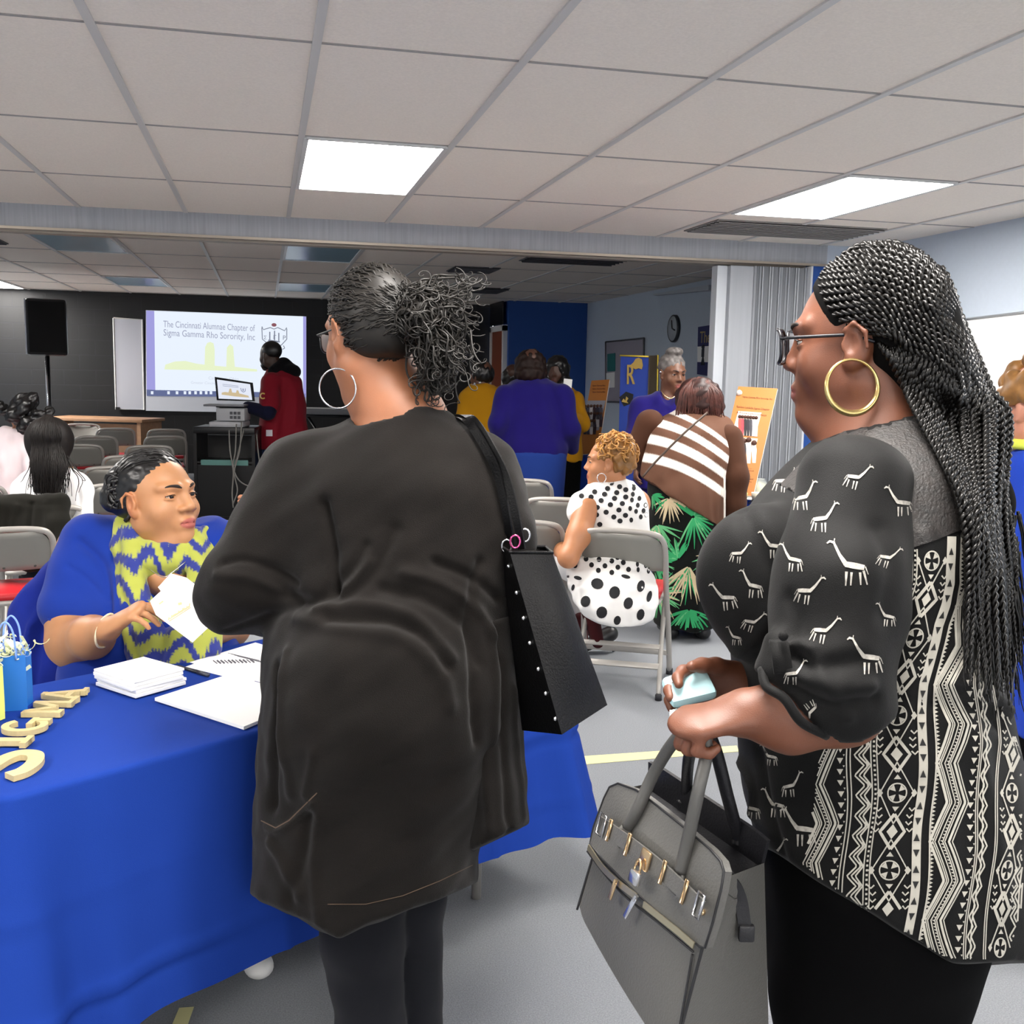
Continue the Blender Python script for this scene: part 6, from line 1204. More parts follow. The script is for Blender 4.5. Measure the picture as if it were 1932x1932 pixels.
backview(1062, 8.6, 'woman with long dark hair in mustard reading a white paper', (m_hairblack, [((1052, 698, 8.6), (.105, .11, .125)), ((1052, 722, 8.55), (.12, .1, .09))], 1), cloth('mustard_knit', '#b07c12'), [(728, 1040, 1078, .07), (740, 1030, 1092, .11), (780, 1028, 1100, .14), (840, 1030, 1100, .15), (870, 1032, 1098, .15)], (1052, 700), 160, [([(1085, 755, 8.5), (1096, 800, 8.35), (1078, 790, 8.2)], [.08, .07, .05])], ([(860, 1032, 1098, .15), (fl_(8.6, 1060), 1045, 1088, .1)], cloth('black_trousers', '#050506')), (1055, 1078))
sheet('paper_sheet', [(1064, 714), (1080, 716), (1076, 756), (1060, 752)], [8.15, 8.15, 8.1, 8.1], m_card2, 'white sheet of paper held up by the dark-haired woman in mustard', 'paper')
# person at the right edge behind the braids
pr_ = person((1945, 1000, 2.7), 'person in blue with golden curls, mostly hidden behind the braids at the right edge'); S = Solid(); hR = Head(W(1958, 770, 2.7), 30, 0, 0, 1.0); hR.prims(S, fine=False); S.cap(hR.L(0, -.03, -.06), W(1970, 850, 2.7), .055, .07, .03); solid(S, 'body', skin('skin_pinkish', '#b9806a'), pr_, .007, color=hR.colors('#b9806a', '#a05a50'))
S = Solid(); rs = np.random.RandomState(2)
for k in range(40): a, b = rs.uniform(0, 6.3), rs.uniform(-.2, 1.4); S.ell(hR.L(.085 * math.cos(a) * math.cos(b), -.02 + .1 * math.sin(a) * math.cos(b), .045 + .09 * math.sin(b)), .026, None, .01)
hR.e(S, 0, .13, -.02, (.09, .07, .08), .012, '-'); solid(S, 'hair', m_hgold, pr_, .007, 1)
S = Solid(); S.loft(rows_px([(835, 1935, 2005, .08), (865, 1900, 2060, .12), (950, 1890, 2075, .15), (1150, 1895, 2070, .17), (1380, 1895, 2075, .18)], 2.7), .03); solid(S, 'top', cloth('royal_blue_top', '#1f3fa8'), pr_, .010, 2, [], [(.005, .12, 3)])
MB().tube([W(1962, 838, 2.7) + .075 * (AX * math.cos(a) + AY * math.sin(a)) for a in np.linspace(0, 6.28, 20, endpoint=False)], .014, 7, closed=True).build('scarf', mat('yellow_scarf', '#c6cf4a', .8), pr_)
S = Solid(); S.loft(rows_px([(1370, 1897, 2070, .17), (1600, 1910, 2055, .15), (1725, 1925, 2040, .12)], 2.7), .03); solid(S, 'trousers', cloth('black_trousers', '#050506'), pr_, .014)
# ------------------------------------------------------------------ things on the foreground table
m_lett = mat('gold_painted_wood', '#c8b684', .5, var=.08, vscale=60, bump=.2, bscale=300)
LO = np.array([-.4689, 2.132, TZ + .003]); lx = _n(np.array([.18, .983, 0])); ly = np.array([-lx[1], lx[0], 0]); LT = .011
def stroke(c, w):
    P = np.asarray(c, float); T_ = np.gradient(P, axis=0); T_ /= np.linalg.norm(T_, axis=1)[:, None]; Nn = np.stack([-T_[:, 1], T_[:, 0]], 1); return np.vstack([P + Nn * w / 2, (P - Nn * w / 2)[::-1]])
def letter(polys, x0, sc, label, o=None):
    b = MB(); o = LO if o is None else o
    for k, p in enumerate(polys): b.prism(np.asarray(p) * sc + np.array([x0, 0]), o + AZ * .0004 * k, lx, ly, AZ * LT)
    return tag(b.build('wooden_letter', m_lett, None, False, base=o + lx * (x0 + sc * .4) + ly * sc * .5), label, 'letter', 'wooden letters spelling SIGMA')
arc = lambda cx, cy, rx, ry, a0, a1, n=22: [(cx + rx * math.cos(a), cy + ry * math.sin(a)) for a in np.linspace(math.radians(a0), math.radians(a1), n)]
R4 = lambda x0, y0, x1, y1: [(x0, y0), (x1, y0), (x1, y1), (x0, y1)]
letter([R4(.14, 0, .36, 1), R4(0, 0, .5, .14), R4(0, .86, .5, 1)], 0, .09, 'gold wooden letter I lying between the big S and the G')
letter([stroke(arc(.45, .5, .36, .42, 45, 330), .17), R4(.5, .36, .95, .5), R4(.72, .04, .90, .45)], .068, .09, 'gold wooden letter G lying flat on the blue cloth')
letter([R4(.03, 0, .2, 1), R4(.8, 0, .97, 1), stroke([(.14, .95), (.5, .3)], .17), stroke([(.86, .95), (.5, .3)], .17), R4(-.04, 0, .27, .12), R4(.73, 0, 1.04, .12)], .183, .085, 'gold wooden letter M lying between the G and the A')
letter([stroke([(.1, 0), (.45, 1)], .16), stroke([(.45, 1), (.8, 0)], .18), R4(.22, .26, .7, .40), R4(-.02, 0, .26, .12), R4(.62, 0, .96, .12), R4(.36, .92, .55, 1.03)], .277, .088, 'gold wooden letter A lying nearest the white notepads')
so = np.array([-.432, 1.948, TZ + .003])
letter([stroke(catmull([(0.10, .23), (.26, .12), (.55, .10), (.80, .20), (.84, .40), (.66, .52), (.36, .58), (.17, .70), (.2, .88), (.46, .97), (.75, .94), (.90, .84)], 6), .2)], 0, .148, 'large gold wooden letter S cut off by the left edge', so)
# notepads
m_pad = mat('white_paper', '#f1f1f0', .65); rs = np.random.RandomState(3)
pc_ = np.array([-.297, 2.53]); e1 = _n(np.array([.1025, -.1194])); e2 = np.array([-e1[1], e1[0]]); z = TZ + .0022
for k in range(5):
    h = (.009, .008, .008, .009, .007)[k]; a = rs.uniform(-.05, .05); R = np.stack([np.array([*e1, 0]), np.array([*e2, 0]), AZ], 1) @ rotm(a)
    o = MB().box((pc_[0] + rs.uniform(-.004, .004), pc_[1] + rs.uniform(-.004, .004), z + h / 2), (.158, .138, h - .0006), R, bev=.0012).build('notepad', m_pad, None, False, base=(pc_[0], pc_[1], z)); z += h
    tag(o, 'white square notepad, ' + ('bottom', 'second from bottom', 'middle', 'second from top', 'topmost')[k] + ' of the small stack on the blue table', 'notepad', 'stack of white notepads')
def onT(u, v, h=.002): return onZ(u, v, TZ + h)
def flatsheet(name, px, h, t, m, label, cat):
    P = [onT(u, v, h) for u, v in px]; n = len(P); b = MB().add(np.vstack([P, [q + AZ * t for q in P]]), [tuple(range(n))[::-1], tuple(range(n, 2 * n))] + [(i, (i + 1) % n, (i + 1) % n + n, i + n) for i in range(n)]); return tag(b.build(name, m, None, False, base=np.mean(P, 0)), label, cat)
flatsheet('booklet', [(292, 1322), (432, 1277), (590, 1322), (460, 1377)], .0025, .007, m_pad, 'large white booklet on the blue table in front of the notepads', 'booklet')
p2_ = flatsheet('printed_sheet', [(358, 1250), (482, 1213), (600, 1248), (500, 1290)], .0025, .0012, m_pad, 'white sheet with a row of dark printing, behind the booklet', 'paper')
flatsheet('printed_sheet', [(350, 1258), (430, 1230), (560, 1262), (470, 1288)], .0022, .0012 * .2, m_pad, 'white sheet lying under the one with dark printing', 'paper')
t_ = MB(); bt = bvh_of([p2_]); 
for k in range(11): prints(t_, bt, [], [([(402 + k * 7, 1246 - k * .2), (410 + k * 7, 1252 - k * .2)], 3.2 if k % 3 else 2)], .0006)
for k in range(4): prints(t_, bt, [], [([(430 + k * 6, 1232 + k * 2), (490 + k * 4, 1246 + k * 2)], .8)], .0006)
t_.build('print', mat('dark_ink', '#4a4a55', .8), p2_, kind='stuff')
a, b = onT(333, 1256, .006), onT(393, 1274, .006); pn = empty('pen', (a + b) / 2, 'dark ballpoint pen lying between the notepads and the printed sheet', 'pen')
MB().tube([a, lerp(a, b, .1), lerp(a, b, .7)], [.0015, .004, .0045], 8).build('barrel', mat('dark_pen', '#23242c', .35), pn); MB().tube([lerp(a, b, .68), b], .0052, 8).build('cap', mat('pen_cap', '#3b3d46', .3), pn)
# gift bags
def giftbag(x, y, yaw, w, d, h, m, label, md):
    g = empty('gift_bag', (x, y, TZ + .002), label, 'gift bag', 'gift bags with tissue'); R = np.stack([AX, AY, AZ], 1) @ rotm(yaw); q = lambda a, b, c: np.array([x, y, TZ + .002]) + R @ np.array([a, b, c]); b = MB()
    L_ = [(-w / 2, -d / 2), (w / 2, -d / 2), (w / 2 - .006, 0), (w / 2, d / 2), (-w / 2, d / 2), (-w / 2 + .006, 0)]; V = [q(px * s_, py * s_, z_) for z_, s_ in ((0, 1), (h * .3, 1.01), (h, 1.0)) for px, py in L_]; n = 6
    F = [(r * n + k, r * n + (k + 1) % n, (r + 1) * n + (k + 1) % n, (r + 1) * n + k) for r in range(2) for k in range(n)] + [tuple(range(n))[::-1]]; b.add(V, F).build('body', m, g, False)
    for s_ in (-1, 1): MB().tube(catmull([q(-w * .25, s_ * d / 2, h - .01), q(-w * .2, s_ * d / 2, h + .05), q(0, s_ * d / 2, h + .075), q(w * .2, s_ * d / 2, h + .05), q(w * .25, s_ * d / 2, h - .01)], 6), .0022, 6).build('handle', md, g)
    return g, q
m_tis = mat('tissue_paper', '#e8ecc8', .8); m_tisb = mat('curling_ribbon_blue', '#7d9fe0', .5); m_tisy = mat('curling_ribbon_pale', '#e6e7b0', .5)
pq = onT(17, 1342); g1, q1 = giftbag(pq[0] - .0, pq[1] + .03, .25, .075, .06, .125, mat('blue_bag_paper', '#1d6cc0', .5), 'small bright blue paper gift bag behind the yellow one', m_tisb)
pq = onT(-36, 1362); g2, q2 = giftbag(pq[0], pq[1], -.1, .075, .055, .115, mat('yellow_bag_paper', '#e3ea7a', .5), 'small pale yellow paper gift bag at the left edge of the table', m_tisb)
for g_, qf in ((g1, q1), (g2, q2)):
    rs = np.random.RandomState(7); b = MB()
    for k in range(46):
        c0 = qf(rs.uniform(-.03, .03), rs.uniform(-.022, .022), .11 + rs.uniform(0, .03)); c1 = c0 + rs.randn(3) * .018 + AZ * .008; b.ribbon(catmull([c0, (c0 + c1) / 2 + rs.randn(3) * .01, c1], 4), rs.randn(3), .008, .0008)
    b.build('tissue', m_tis, g_, False)
    for k in range(5):
        c0 = qf(rs.uniform(-.03, .03), -.02, .13); n_ = 30; a = np.linspace(0, 4 * np.pi, n_); dr = rs.randn(3) * .4 + AX * .6 + AZ * .5; P = c0 + np.linspace(0, .05, n_)[:, None] * dr + .008 * (np.cos(a)[:, None] * AX + np.sin(a)[:, None] * AZ); b2 = MB(); b2.ribbon(P, AY, .004, .0008); b2.build('ribbon', m_tisy if k % 2 else m_tisb, g_, False)
# tape on the floor
m_tape = mat('yellow_floor_tape', '#d8d39a', .6)
for px, lb in (([(1085, 1428), (1390, 1407), (1394, 1418), (1085, 1444)], 'strip of pale yellow tape on the carpet behind the grey handbag handles'), ([(322, 1940), (338, 1902), (366, 1900), (352, 1940)], 'short yellow tape strip on the carpet under the hem of the tablecloth')):
    P = [onZ(u, v, .001) for u, v in px]; n = 4; tag(MB().add(np.vstack([P, [q + AZ * .001 for q in P]]), [(3, 2, 1, 0), (4, 5, 6, 7)] + [(i, (i + 1) % 4, (i + 1) % 4 + 4, i + 4) for i in range(4)]).build('floor_tape', m_tape, None, False, base=np.mean(P, 0)), lb, 'tape')

# ------------------------------------------------------------------ projector screen, board and loudspeaker on the dark wall
def mat_glow(name, c, s=1.0): return mat(name, c, .8, emit=s, ebase='#101012', spec=.1)
YS = 14.86
def sp(u, v, o=0.): return onY(u, v, YS - o)
def poly3(b, pts, o, mi=0, t=.002, f=None):
    P = [(f or sp)(u, v, o) for u, v in pts]; n = len(P); nr = np.array([0, -1, 0]) * t
    from mathutils.geometry import tessellate_polygon
    b.add(P, [tuple(q) for q in tessellate_polygon([[Vector(p) for p in P]])], mi)
scn = empty('projection_screen', sp(426, 780), 'bright projection screen on the dark wall showing a slide', 'screen')
c = [sp(275, 585), sp(578, 597), sp(578, 780), sp(275, 775)]; b = MB(); b.add(c + [q + np.array([0, .088, 0]) for q in c], [(3, 2, 1, 0), (4, 5, 6, 7)] + [(i, (i + 1) % 4, (i + 1) % 4 + 4, i + 4) for i in range(4)]); b.build('screen_surface', mat('glowing_screen_fabric', '#b9bcc4', .8, emit=.25), scn, False)  # emission of fabric and slide stands in for the projector's beam
sl = MB(); poly3(sl, [(276, 586), (291, 587), (293, 736), (277, 735)], .01); sl.build('side_band', mat_glow('glow_lavender', '#a9a6e8', .9), scn, False)
sl = MB(); poly3(sl, [(291, 586.5), (572, 597), (572, 741), (293, 736)], .01); slide = sl.build('slide', mat_glow('glow_white', '#eaf3ff', 1.0), scn, False, label='white projected slide')
sl = MB(); poly3(sl, [(572, 597), (577.5, 598), (577.5, 750), (572, 749)], .01); sl.build('side_band', _mats['glow_lavender'], scn, False)
sl = MB(); poly3(sl, [(277, 735), (577, 742), (577, 750), (277, 747)], .01); tkb = sl.build('taskbar', mat_glow('glow_taskbar', '#6d78a4', .8), scn, False)
ic = MB()
for u in (287, 318, 334, 349, 358, 369, 379, 389, 398): poly3(ic, [(u - 2.4, 738), (u + 2.4, 738.2), (u + 2.4, 744), (u - 2.4, 743.8)], .014)
ic.build('icon', mat_glow('glow_icon', '#e8f0ff', 1.0), tkb, False, kind='stuff')
m_tx = mat_glow('glow_text', '#a9aec8', .85)
def ptext(b, s, p0, p1, hgt=None, d=.002, f=None, mi=0, o=.014, up=AZ):
    A = (f or sp)(p0[0], p0[1], o); B = (f or sp)(p1[0], p1[1], o); ex = _n(B - A); V, F = text_geo(s); wd = V[:, 0].max(); sx = np.linalg.norm(B - A) / wd; sy = hgt if hgt else sx; ey = _n(up - ex * np.dot(up, ex))
    ez = np.cross(ex, ey); b.add(A + np.outer(V[:, 0] * sx, ex) + np.outer(V[:, 1] * sy, ey) + np.outer(V[:, 2] * d, ez), F, mi)
tb_ = MB(); ptext(tb_, 'The Cincinnati Alumnae Chapter of', (308, 617), (481, 625), .125); ptext(tb_, 'Sigma Gamma Rho Sorority, Inc', (308, 633), (481, 642), .125); tb_.build('lettering', m_tx, slide, False)
tb_ = MB(); ptext(tb_, 'Cincinnati, Ohio', (393, 716), (450, 718)); ptext(tb_, 'Greater Cincinnati area', (360, 724), (430, 726)); tb_.build('lettering', mat_glow('glow_faint', '#d5dcea', .95), slide, False)
gr = MB(); poly3(gr, [(310, 697), (312, 688), (330, 682), (350, 681), (370, 686), (386, 688), (387, 655), (391, 647), (397, 645), (403, 648), (405, 660), (405, 690), (427, 692), (428, 656), (434, 649), (440, 654), (443, 692), (485, 697), (485, 701)], .013); gr.build('skyline', mat_glow('glow_green', '#e9f4cb', 1.0), slide, False)
cr = MB(); 
def sline(b, pts, w, o=.015, f=None):
    P = np.array([(f or sp)(u, v, o) for u, v in pts]); b.tube(P, w, 4)
sline(cr, [(494, 616), (497, 622), (510, 618), (517, 621), (524, 618), (537, 624), (541, 618)], .006); sline(cr, [(494, 618), (495, 640), (505, 648), (518, 656), (531, 651), (541, 640), (541, 620)], .006); sline(cr, [(506, 642), (528, 645)], .01); sline(cr, [(509, 626), (509, 642)], .008); sline(cr, [(518, 624), (518, 642)], .008); sline(cr, [(526, 628), (526, 643)], .008); sline(cr, [(535, 652), (537, 657), (533, 659)], .006)
ptext(cr, 'Σ', (497, 640), (503, 640.4)); ptext(cr, 'Γ', (515, 640), (521, 640.4)); ptext(cr, 'P', (533, 641), (539, 641.4)); cr.build('crest', mat_glow('glow_crest', '#8f96a8', .8), slide, False)
cr = MB(); cr.sphere(sp(517, 613, .02), (.035, .01, .025), None, 8); cr.build('crest_top', mat_glow('glow_red', '#a46a74', .7), slide, False)
wbd = empty('whiteboard', sp(243, 773), 'tall narrow whiteboard panel left of the projection screen', 'whiteboard')
c = [sp(214, 600), sp(268, 603), sp(272, 773), sp(219, 772)]; MB().add(c + [q + np.array([0, .088, 0]) for q in c], [(3, 2, 1, 0), (4, 5, 6, 7)] + [(i, (i + 1) % 4, (i + 1) % 4 + 4, i + 4) for i in range(4)]).build('board', mat('board_white', '#b9bcc6', .35), wbd, False)
MB().tube(c + [c[0]], .012, 4).build('frame', m_frame, wbd, False); MB().box(sp(222, 771, .02), (.05, .04, .04)).build('marker', m_blackplastic, wbd, False)
# loudspeaker and its stand
ds_ = 10.6; base = W(92, 720, ds_); base[2] = 0; zb, zt = W(90, 671, ds_)[2], W(90, 566, ds_)[2]
st_ = empty('speaker_stand', base, 'black tripod speaker stand by the dark wall', 'speaker stand'); MB().tube([base + AZ * .35, base + AZ * (zb - .002)], .018, 10).build('pole', m_blackplastic, st_); MB().tube([base + AZ * .9, base + AZ * (zb + .02)], .012, 8).build('inner_pole', m_silver, st_) if 0 else None
MB().tube([base + AZ * .62 - AY * .012 - AX * .012, base + AZ * (zb - .01) - AY * .012 - AX * .012], .012, 8).build('chrome_tube', m_silver, st_, label='chrome upper tube'); MB().tube([base + AZ * .86, base + AZ * .92], .028, 10).build('collar', m_silver, st_)
for k in range(3): a = k * 2.09 + .5; e = base + .5 * (AX * math.cos(a) + AY * math.sin(a)); MB().tube([base + AZ * .75, e + AZ * .012], .012, 8).build('leg', m_blackplastic, st_)
lsp = empty('loudspeaker', (base[0], base[1], zb), 'black loudspeaker on the tripod stand left of the whiteboard', 'loudspeaker'); R = rotm(math.radians(12)); hz_ = zt - zb
MB().box(base + AZ * (zb + hz_ / 2), (.38, .34, hz_), R, bev=.03).build('cabinet', m_blackplastic, lsp, 'auto'); MB().box(base + AZ * (zb + hz_ / 2) + R @ np.array([0, -.175, 0]), (.34, .012, hz_ - .06), R, bev=.004).build('grille', mat('speaker_grille', '#060607', .9), lsp, 'auto'); MB().box(base + AZ * (zb + hz_ / 2) + R @ np.array([-.195, -.12, 0]), (.012, .05, hz_ - .02), R).build('side_trim', mat('side_trim', '#8c8f98', .4, .4), lsp, 'auto')
# wooden table in front of the wall
wt_ = empty('wooden_table', W(195, 850, 13.3), 'low tan wooden table against the dark wall, under the whiteboard', 'table'); wt_.location.z = 0; q0 = W(105, 786, 13.3); q1_ = W(290, 789, 13.1); ex = _n((q1_ - q0) * (1, 1, 0)); ln = np.linalg.norm((q1_ - q0)[:2]); Rt = np.stack([ex, np.cross(AZ, ex), AZ], 1); m_tan = mat('tan_wood', '#a37c5c', .5, var=.15, vscale=6, stretch=(.4, 4, 4)); ctr = (q0 + q1_) / 2; zt_ = ctr[2]
MB().box([*(ctr[:2]), zt_ - .02], (ln, .6, .04), Rt, bev=.006).build('table_top', m_tan, wt_, 'auto'); MB().box([*(ctr[:2]), zt_ / 2 - .02], (ln - .2, .03, zt_ - .12), Rt).build('modesty_panel', m_tan, wt_, 'auto')
for s_ in (-1, 1): MB().box(np.array([*(ctr[:2]), (zt_ - .04) / 2]) + ex * s_ * (ln / 2 - .06), (.05, .54, zt_ - .04), Rt).build('side_panel', m_tan, wt_, 'auto')
# keyboard on a stand by the far wall
kb = W(620, 778, 12.6); ks = empty('keyboard_stand', (kb[0], kb[1], 0), 'black folding stand under the grey keyboard, right of the screen', 'stand')
for s_ in (-1, 1): MB().tube([kb * (1, 1, 0) + AX * s_ * .3 + AZ * .015, kb - AX * s_ * .25 - AZ * .06], .016, 8).build('leg', m_blackplastic, ks)
MB().box(kb - AZ * .045, (.7, .06, .03), np.stack([AX, AY, AZ], 1)).build('rest', m_blackplastic, ks)
ky = empty('keyboard', kb - AZ * .028, 'grey electronic keyboard on a black stand right of the projection screen', 'keyboard'); MB().box(kb + AZ * .012, (.95, .3, .07), np.stack([AX, AY, AZ], 1), bev=.01).build('body', mat('keyboard_grey', '#6b6d72', .5), ky, 'auto'); MB().box(kb + AZ * .052 - AY * .07, (.86, .14, .012), np.stack([AX, AY, AZ], 1)).build('keybed', mat('ivory_keys', '#c9c9c6', .4), ky, 'auto')

# ------------------------------------------------------------------ media cart with projector and laptop
dc = 9.8; cb_ = W(434, 900, dc); cb_[2] = 0; cz = W(434, 803, dc)[2]; Rc = np.stack([AX, AY, AZ], 1) @ rotm(.06); cq = lambda x, y, z: cb_ + Rc @ np.array([x, y, z])
ca = empty('media_cart', cb_, 'black rolling media cart with open shelf and hanging cables', 'cart'); m_cart = mat('cart_black', '#08080a', .4)
MB().box(cq(0, 0, cz - .03), (.56, .48, .06), Rc, bev=.008).build('top', m_cart, ca, 'auto')
for sx in (-1, 1): MB().box(cq(sx * .265, 0, cz / 2 + .02), (.03, .46, cz - .1), Rc).build('side_panel', m_cart, ca, 'auto')
MB().box(cq(0, 0, .60), (.5, .44, .02), Rc).build('shelf', m_cart, ca, 'auto'); MB().box(cq(0, -.226, .60), (.43, .01, .05), Rc).build('shelf_lip', mat('teal_lit_lip', '#5f8f88', .4), ca, 'auto', label='shelf edge coloured as if teal-lit'); MB().box(cq(0, -.21, .33), (.5, .02, .50), Rc).build('cabinet_door', m_cart, ca, 'auto'); MB().box(cq(0, 0, .08), (.54, .46, .03), Rc).build('base', m_cart, ca, 'auto'); MB().box(cq(0, .22, cz / 2), (.52, .02, cz - .2), Rc).build('rear_panel', m_cart, ca, 'auto')  # lip colour paints the teal light on the shelf edge
for sx in (-1, 1):
    for sy in (-1, 1): MB().lathe(cq(sx * .23, sy * .19, .032), [(.03, -.012), (.032, 0), (.03, .012)], 12, axis=Rc @ np.array([[0, 0, 1], [1, 0, 0], [0, 1, 0]])).box(cq(sx * .23, sy * .19, .058), (.03, .03, .03), Rc).build('caster', m_rub, ca, 'auto')
MB().sphere(W(437, 811, dc - .26), (.009,) * 3, None, 8).build('indicator_light', mat('red_led', '#ff2a1a', .4, emit=3), ca, label='small red light'); MB().tube([W(426, 810, dc - .25), W(432, 810, dc - .26)], .02, 8).build('socket', m_silver, ca)
pj = empty('projector', cq(.02, -.05, cz), 'white projector standing on the black media cart under the laptop', 'projector'); m_pj = mat('projector_white', '#b5b6ba', .45)
MB().box(cq(.02, -.06, cz + .025), (.31, .34, .05), Rc, bev=.01).build('base', m_pj, pj, 'auto'); MB().box(cq(.05, -.03, cz + .115), (.26, .30, .12), Rc, bev=.012).build('body', m_pj, pj, 'auto')
for k in range(3):
    for r in range(2): MB().box(cq(.06 + k * .035, -.186, cz + .09 + r * .04), (.024, .01, .026), Rc).build('port', mat('port_dark', '#4c4d52', .5), pj, False)
lt = empty('laptop', cq(0, -.02, cz + .18), 'open laptop on top of the projector, its screen showing the slide', 'laptop'); zl = cz + .178
l0, l1_, l2, l3 = W(405, 711, dc), W(476, 722, dc - .06), W(480, 757, dc - .06), W(409, 755, dc)
zl = float(min(W(440, 762, dc - .15)[2], 99)); MB().box(cq(0, -.09, cz + .178 + .02), (.37, .26, .018), Rc, bev=.004).build('keyboard_base', mat('laptop_grey', '#77787d', .4, .3), lt, 'auto')
MB().box(cq(.01, -.03, cz + .183), (.2, .2, .012), Rc).build('foot_pad', m_rub, lt, False)
nn = _n(np.cross(l1_ - l0, l3 - l0)); nn = nn if np.dot(nn, CAM - l0) > 0 else -nn
MB().add([l0, l1_, l2, l3] + [q - nn * .014 for q in (l0, l1_, l2, l3)], [(0, 1, 2, 3), (7, 6, 5, 4)] + [(i, (i + 1) % 4, (i + 1) % 4 + 4, i + 4) for i in range(4)]).build('lid', m_blackplastic, lt, False)
lq = lambda s, t, o=.004: lerp(lerp(l0, l1_, s), lerp(l3, l2, s), t) + nn * o
b = MB(); b.add([lq(.06, .10), lq(.94, .10), lq(.95, .94), lq(.06, .93)], [(0, 1, 2, 3)]); dsp = b.build('display', mat_glow('glow_laptop', '#e9eefc', .95), lt, False)
b = MB(); P = [(.15, .75), (.16, .66), (.25, .62), (.34, .63), (.38, .45), (.42, .44), (.44, .62), (.54, .62), (.57, .48), (.61, .50), (.63, .64), (.8, .70), (.86, .72), (.88, .82), (.5, .80)]; V = [lq(s, t, .006) for s, t in P]
from mathutils.geometry import tessellate_polygon
b.add(V, [tuple(q) for q in tessellate_polygon([[Vector(v) for v in V]])]); b.build('skyline', mat_glow('glow_tan', '#d8c39c', .9), dsp, False)
b = MB()
for a in (0, 1): b.tube([lq(.68, .36), lq(.69, .5), lq(.74, .56), lq(.79, .5), lq(.80, .36)], .004, 4).tube([lq(.2, .28 + .07 * a), lq(.62, .28 + .07 * a)], .002, 4)
b.tube([lq(.74, .38), lq(.74, .5)], .006, 4); b.build('crest', mat_glow('glow_slate', '#9aa3c0', .8), dsp, False)
m_cab = mat('grey_cable', '#8e8b86', .6)
cpx = ([(432, 812, 0), (434, 850, -.02), (440, 890, -.03), (438, 930, 0), (440, 958, 0)], [(446, 800, 0), (444, 850, -.02), (440, 880, -.03), (450, 905, -.05), (470, 917, -.05), (488, 912, 0)], [(456, 795, 0), (452, 850, -.02), (442, 890, -.03), (448, 925, 0), (440, 950, 0)], [(460, 810, 0), (448, 860, 0), (442, 880, -.01)], [(484, 820, .1), (488, 860, .1), (494, 900, .1), (494, 925, .1)])
for k, p in enumerate(cpx): tag(MB().tube(catmull([W(u, v, dc - .30 + o) for u, v, o in p], 6), .006, 6).build('cable', m_cab, None, True, base=W(*p[0][:2], dc - .3)), ('grey cable looping down from the socket of the media cart to its foot', 'grey cable curving to the right across the media cart', 'grey cable hanging from the rear of the projector in front of the cart', 'short grey cable hanging from the projector corner', 'grey cable hanging along the right side of the media cart')[k], 'cable', 'cables on the media cart')

# ------------------------------------------------------------------ right wall: clock, boards, banner
def wx(u, v, o=0.): return onX(u, v, XR - o)
cc = wx(1274, 620, .0); ck = empty('wall_clock', cc, 'round dark-rimmed wall clock on the pale wall beyond the partition', 'clock'); RX = np.array([[0, 0, -1], [-1, 0, 0], [0, 1, 0]], float)
rr_ = abs(wx(1274, 594)[2] - wx(1274, 646)[2]) / 2; MB().lathe(cc, [(rr_, 0), (rr_, .03), (rr_ * .93, .038), (rr_ * .88, .030)], 32, axis=RX).build('rim', mat('clock_rim', '#2d3138', .35), ck); MB().lathe(cc, [(rr_ * .89, .01), (rr_ * .89, .033)], 32, axis=RX).build('face', mat('clock_face', '#b5bcc2', .5), ck)
hd = MB(); cf = cc - np.array([.038, 0, 0]); hd.tube([cf, cf + np.array([0, .02, rr_ * .6])], .006, 5).tube([cf, cf + np.array([0, -.08, -.02])], .008, 5); hd.build('hand', m_blackplastic, ck)
def wpanel(name, px, o, t, m, parent=None, **k):
    P = [wx(u, v, o) for u, v in px]; Q = [q - np.array([t, 0, 0]) for q in P]; n = len(P); return MB().add(P + Q, [tuple(range(n)), tuple(range(n, 2 * n))[::-1]] + [(i, (i + 1) % n, (i + 1) % n + n, i + n) for i in range(n)]).build(name, m, parent, False, **k)
bb = wpanel('bulletin_board', [(1143, 645), (1215, 638), (1215, 760), (1143, 758)], .0, .015, mat('board_pinkish', '#9a95a0', .7)); tag(bb, 'pinkish grey notice board on the far part of the pale wall', 'notice board')
P = [wx(u, v, .02) for u, v in ((1143, 645), (1215, 638), (1215, 760), (1143, 758))]; MB().tube(P, .012, 4, closed=True).build('frame', mat('alu_dark', '#777a80', .4, .5), bb)
tag(wpanel('poster', [(1146, 668), (1161, 666), (1161, 700), (1146, 701)], .018, .003, mat('teal_poster', '#1f6a6a', .6)), 'small teal poster pinned near the far end of the pale wall', 'poster')
tag(wpanel('paper_notice', [(1144, 704), (1160, 702), (1160, 731), (1144, 732)], .018, .003, m_card2), 'white paper notice pinned under the small teal poster', 'paper')
tag(wpanel('wall_rail', [(1245, 555), (1351, 538), (1351, 548), (1245, 558)], .0, .08, mat('rail_pale', '#b6bcc4', .5)), 'long pale rail high on the wall beside the accordion partition', 'rail')
bn = wpanel('banner', [(1318, 617), (1375, 608), (1375, 716), (1316, 706)], .002, .006, mat('navy_banner', '#1a1f5e', .6)); tag(bn, 'navy and white wall banner partly hidden by the accordion partition', 'banner')
wpanel('white_field', [(1316, 654), (1375, 651), (1375, 684), (1316, 683)], .009, .002, m_card2, bn); b = MB(); b.add([], []); ptext(b, 'The Rho', (1320, 647), (1366, 645), None, .002, wx, 0, .010); b.build('lettering', mat('gold_print', '#a5915c', .6), bn, False)
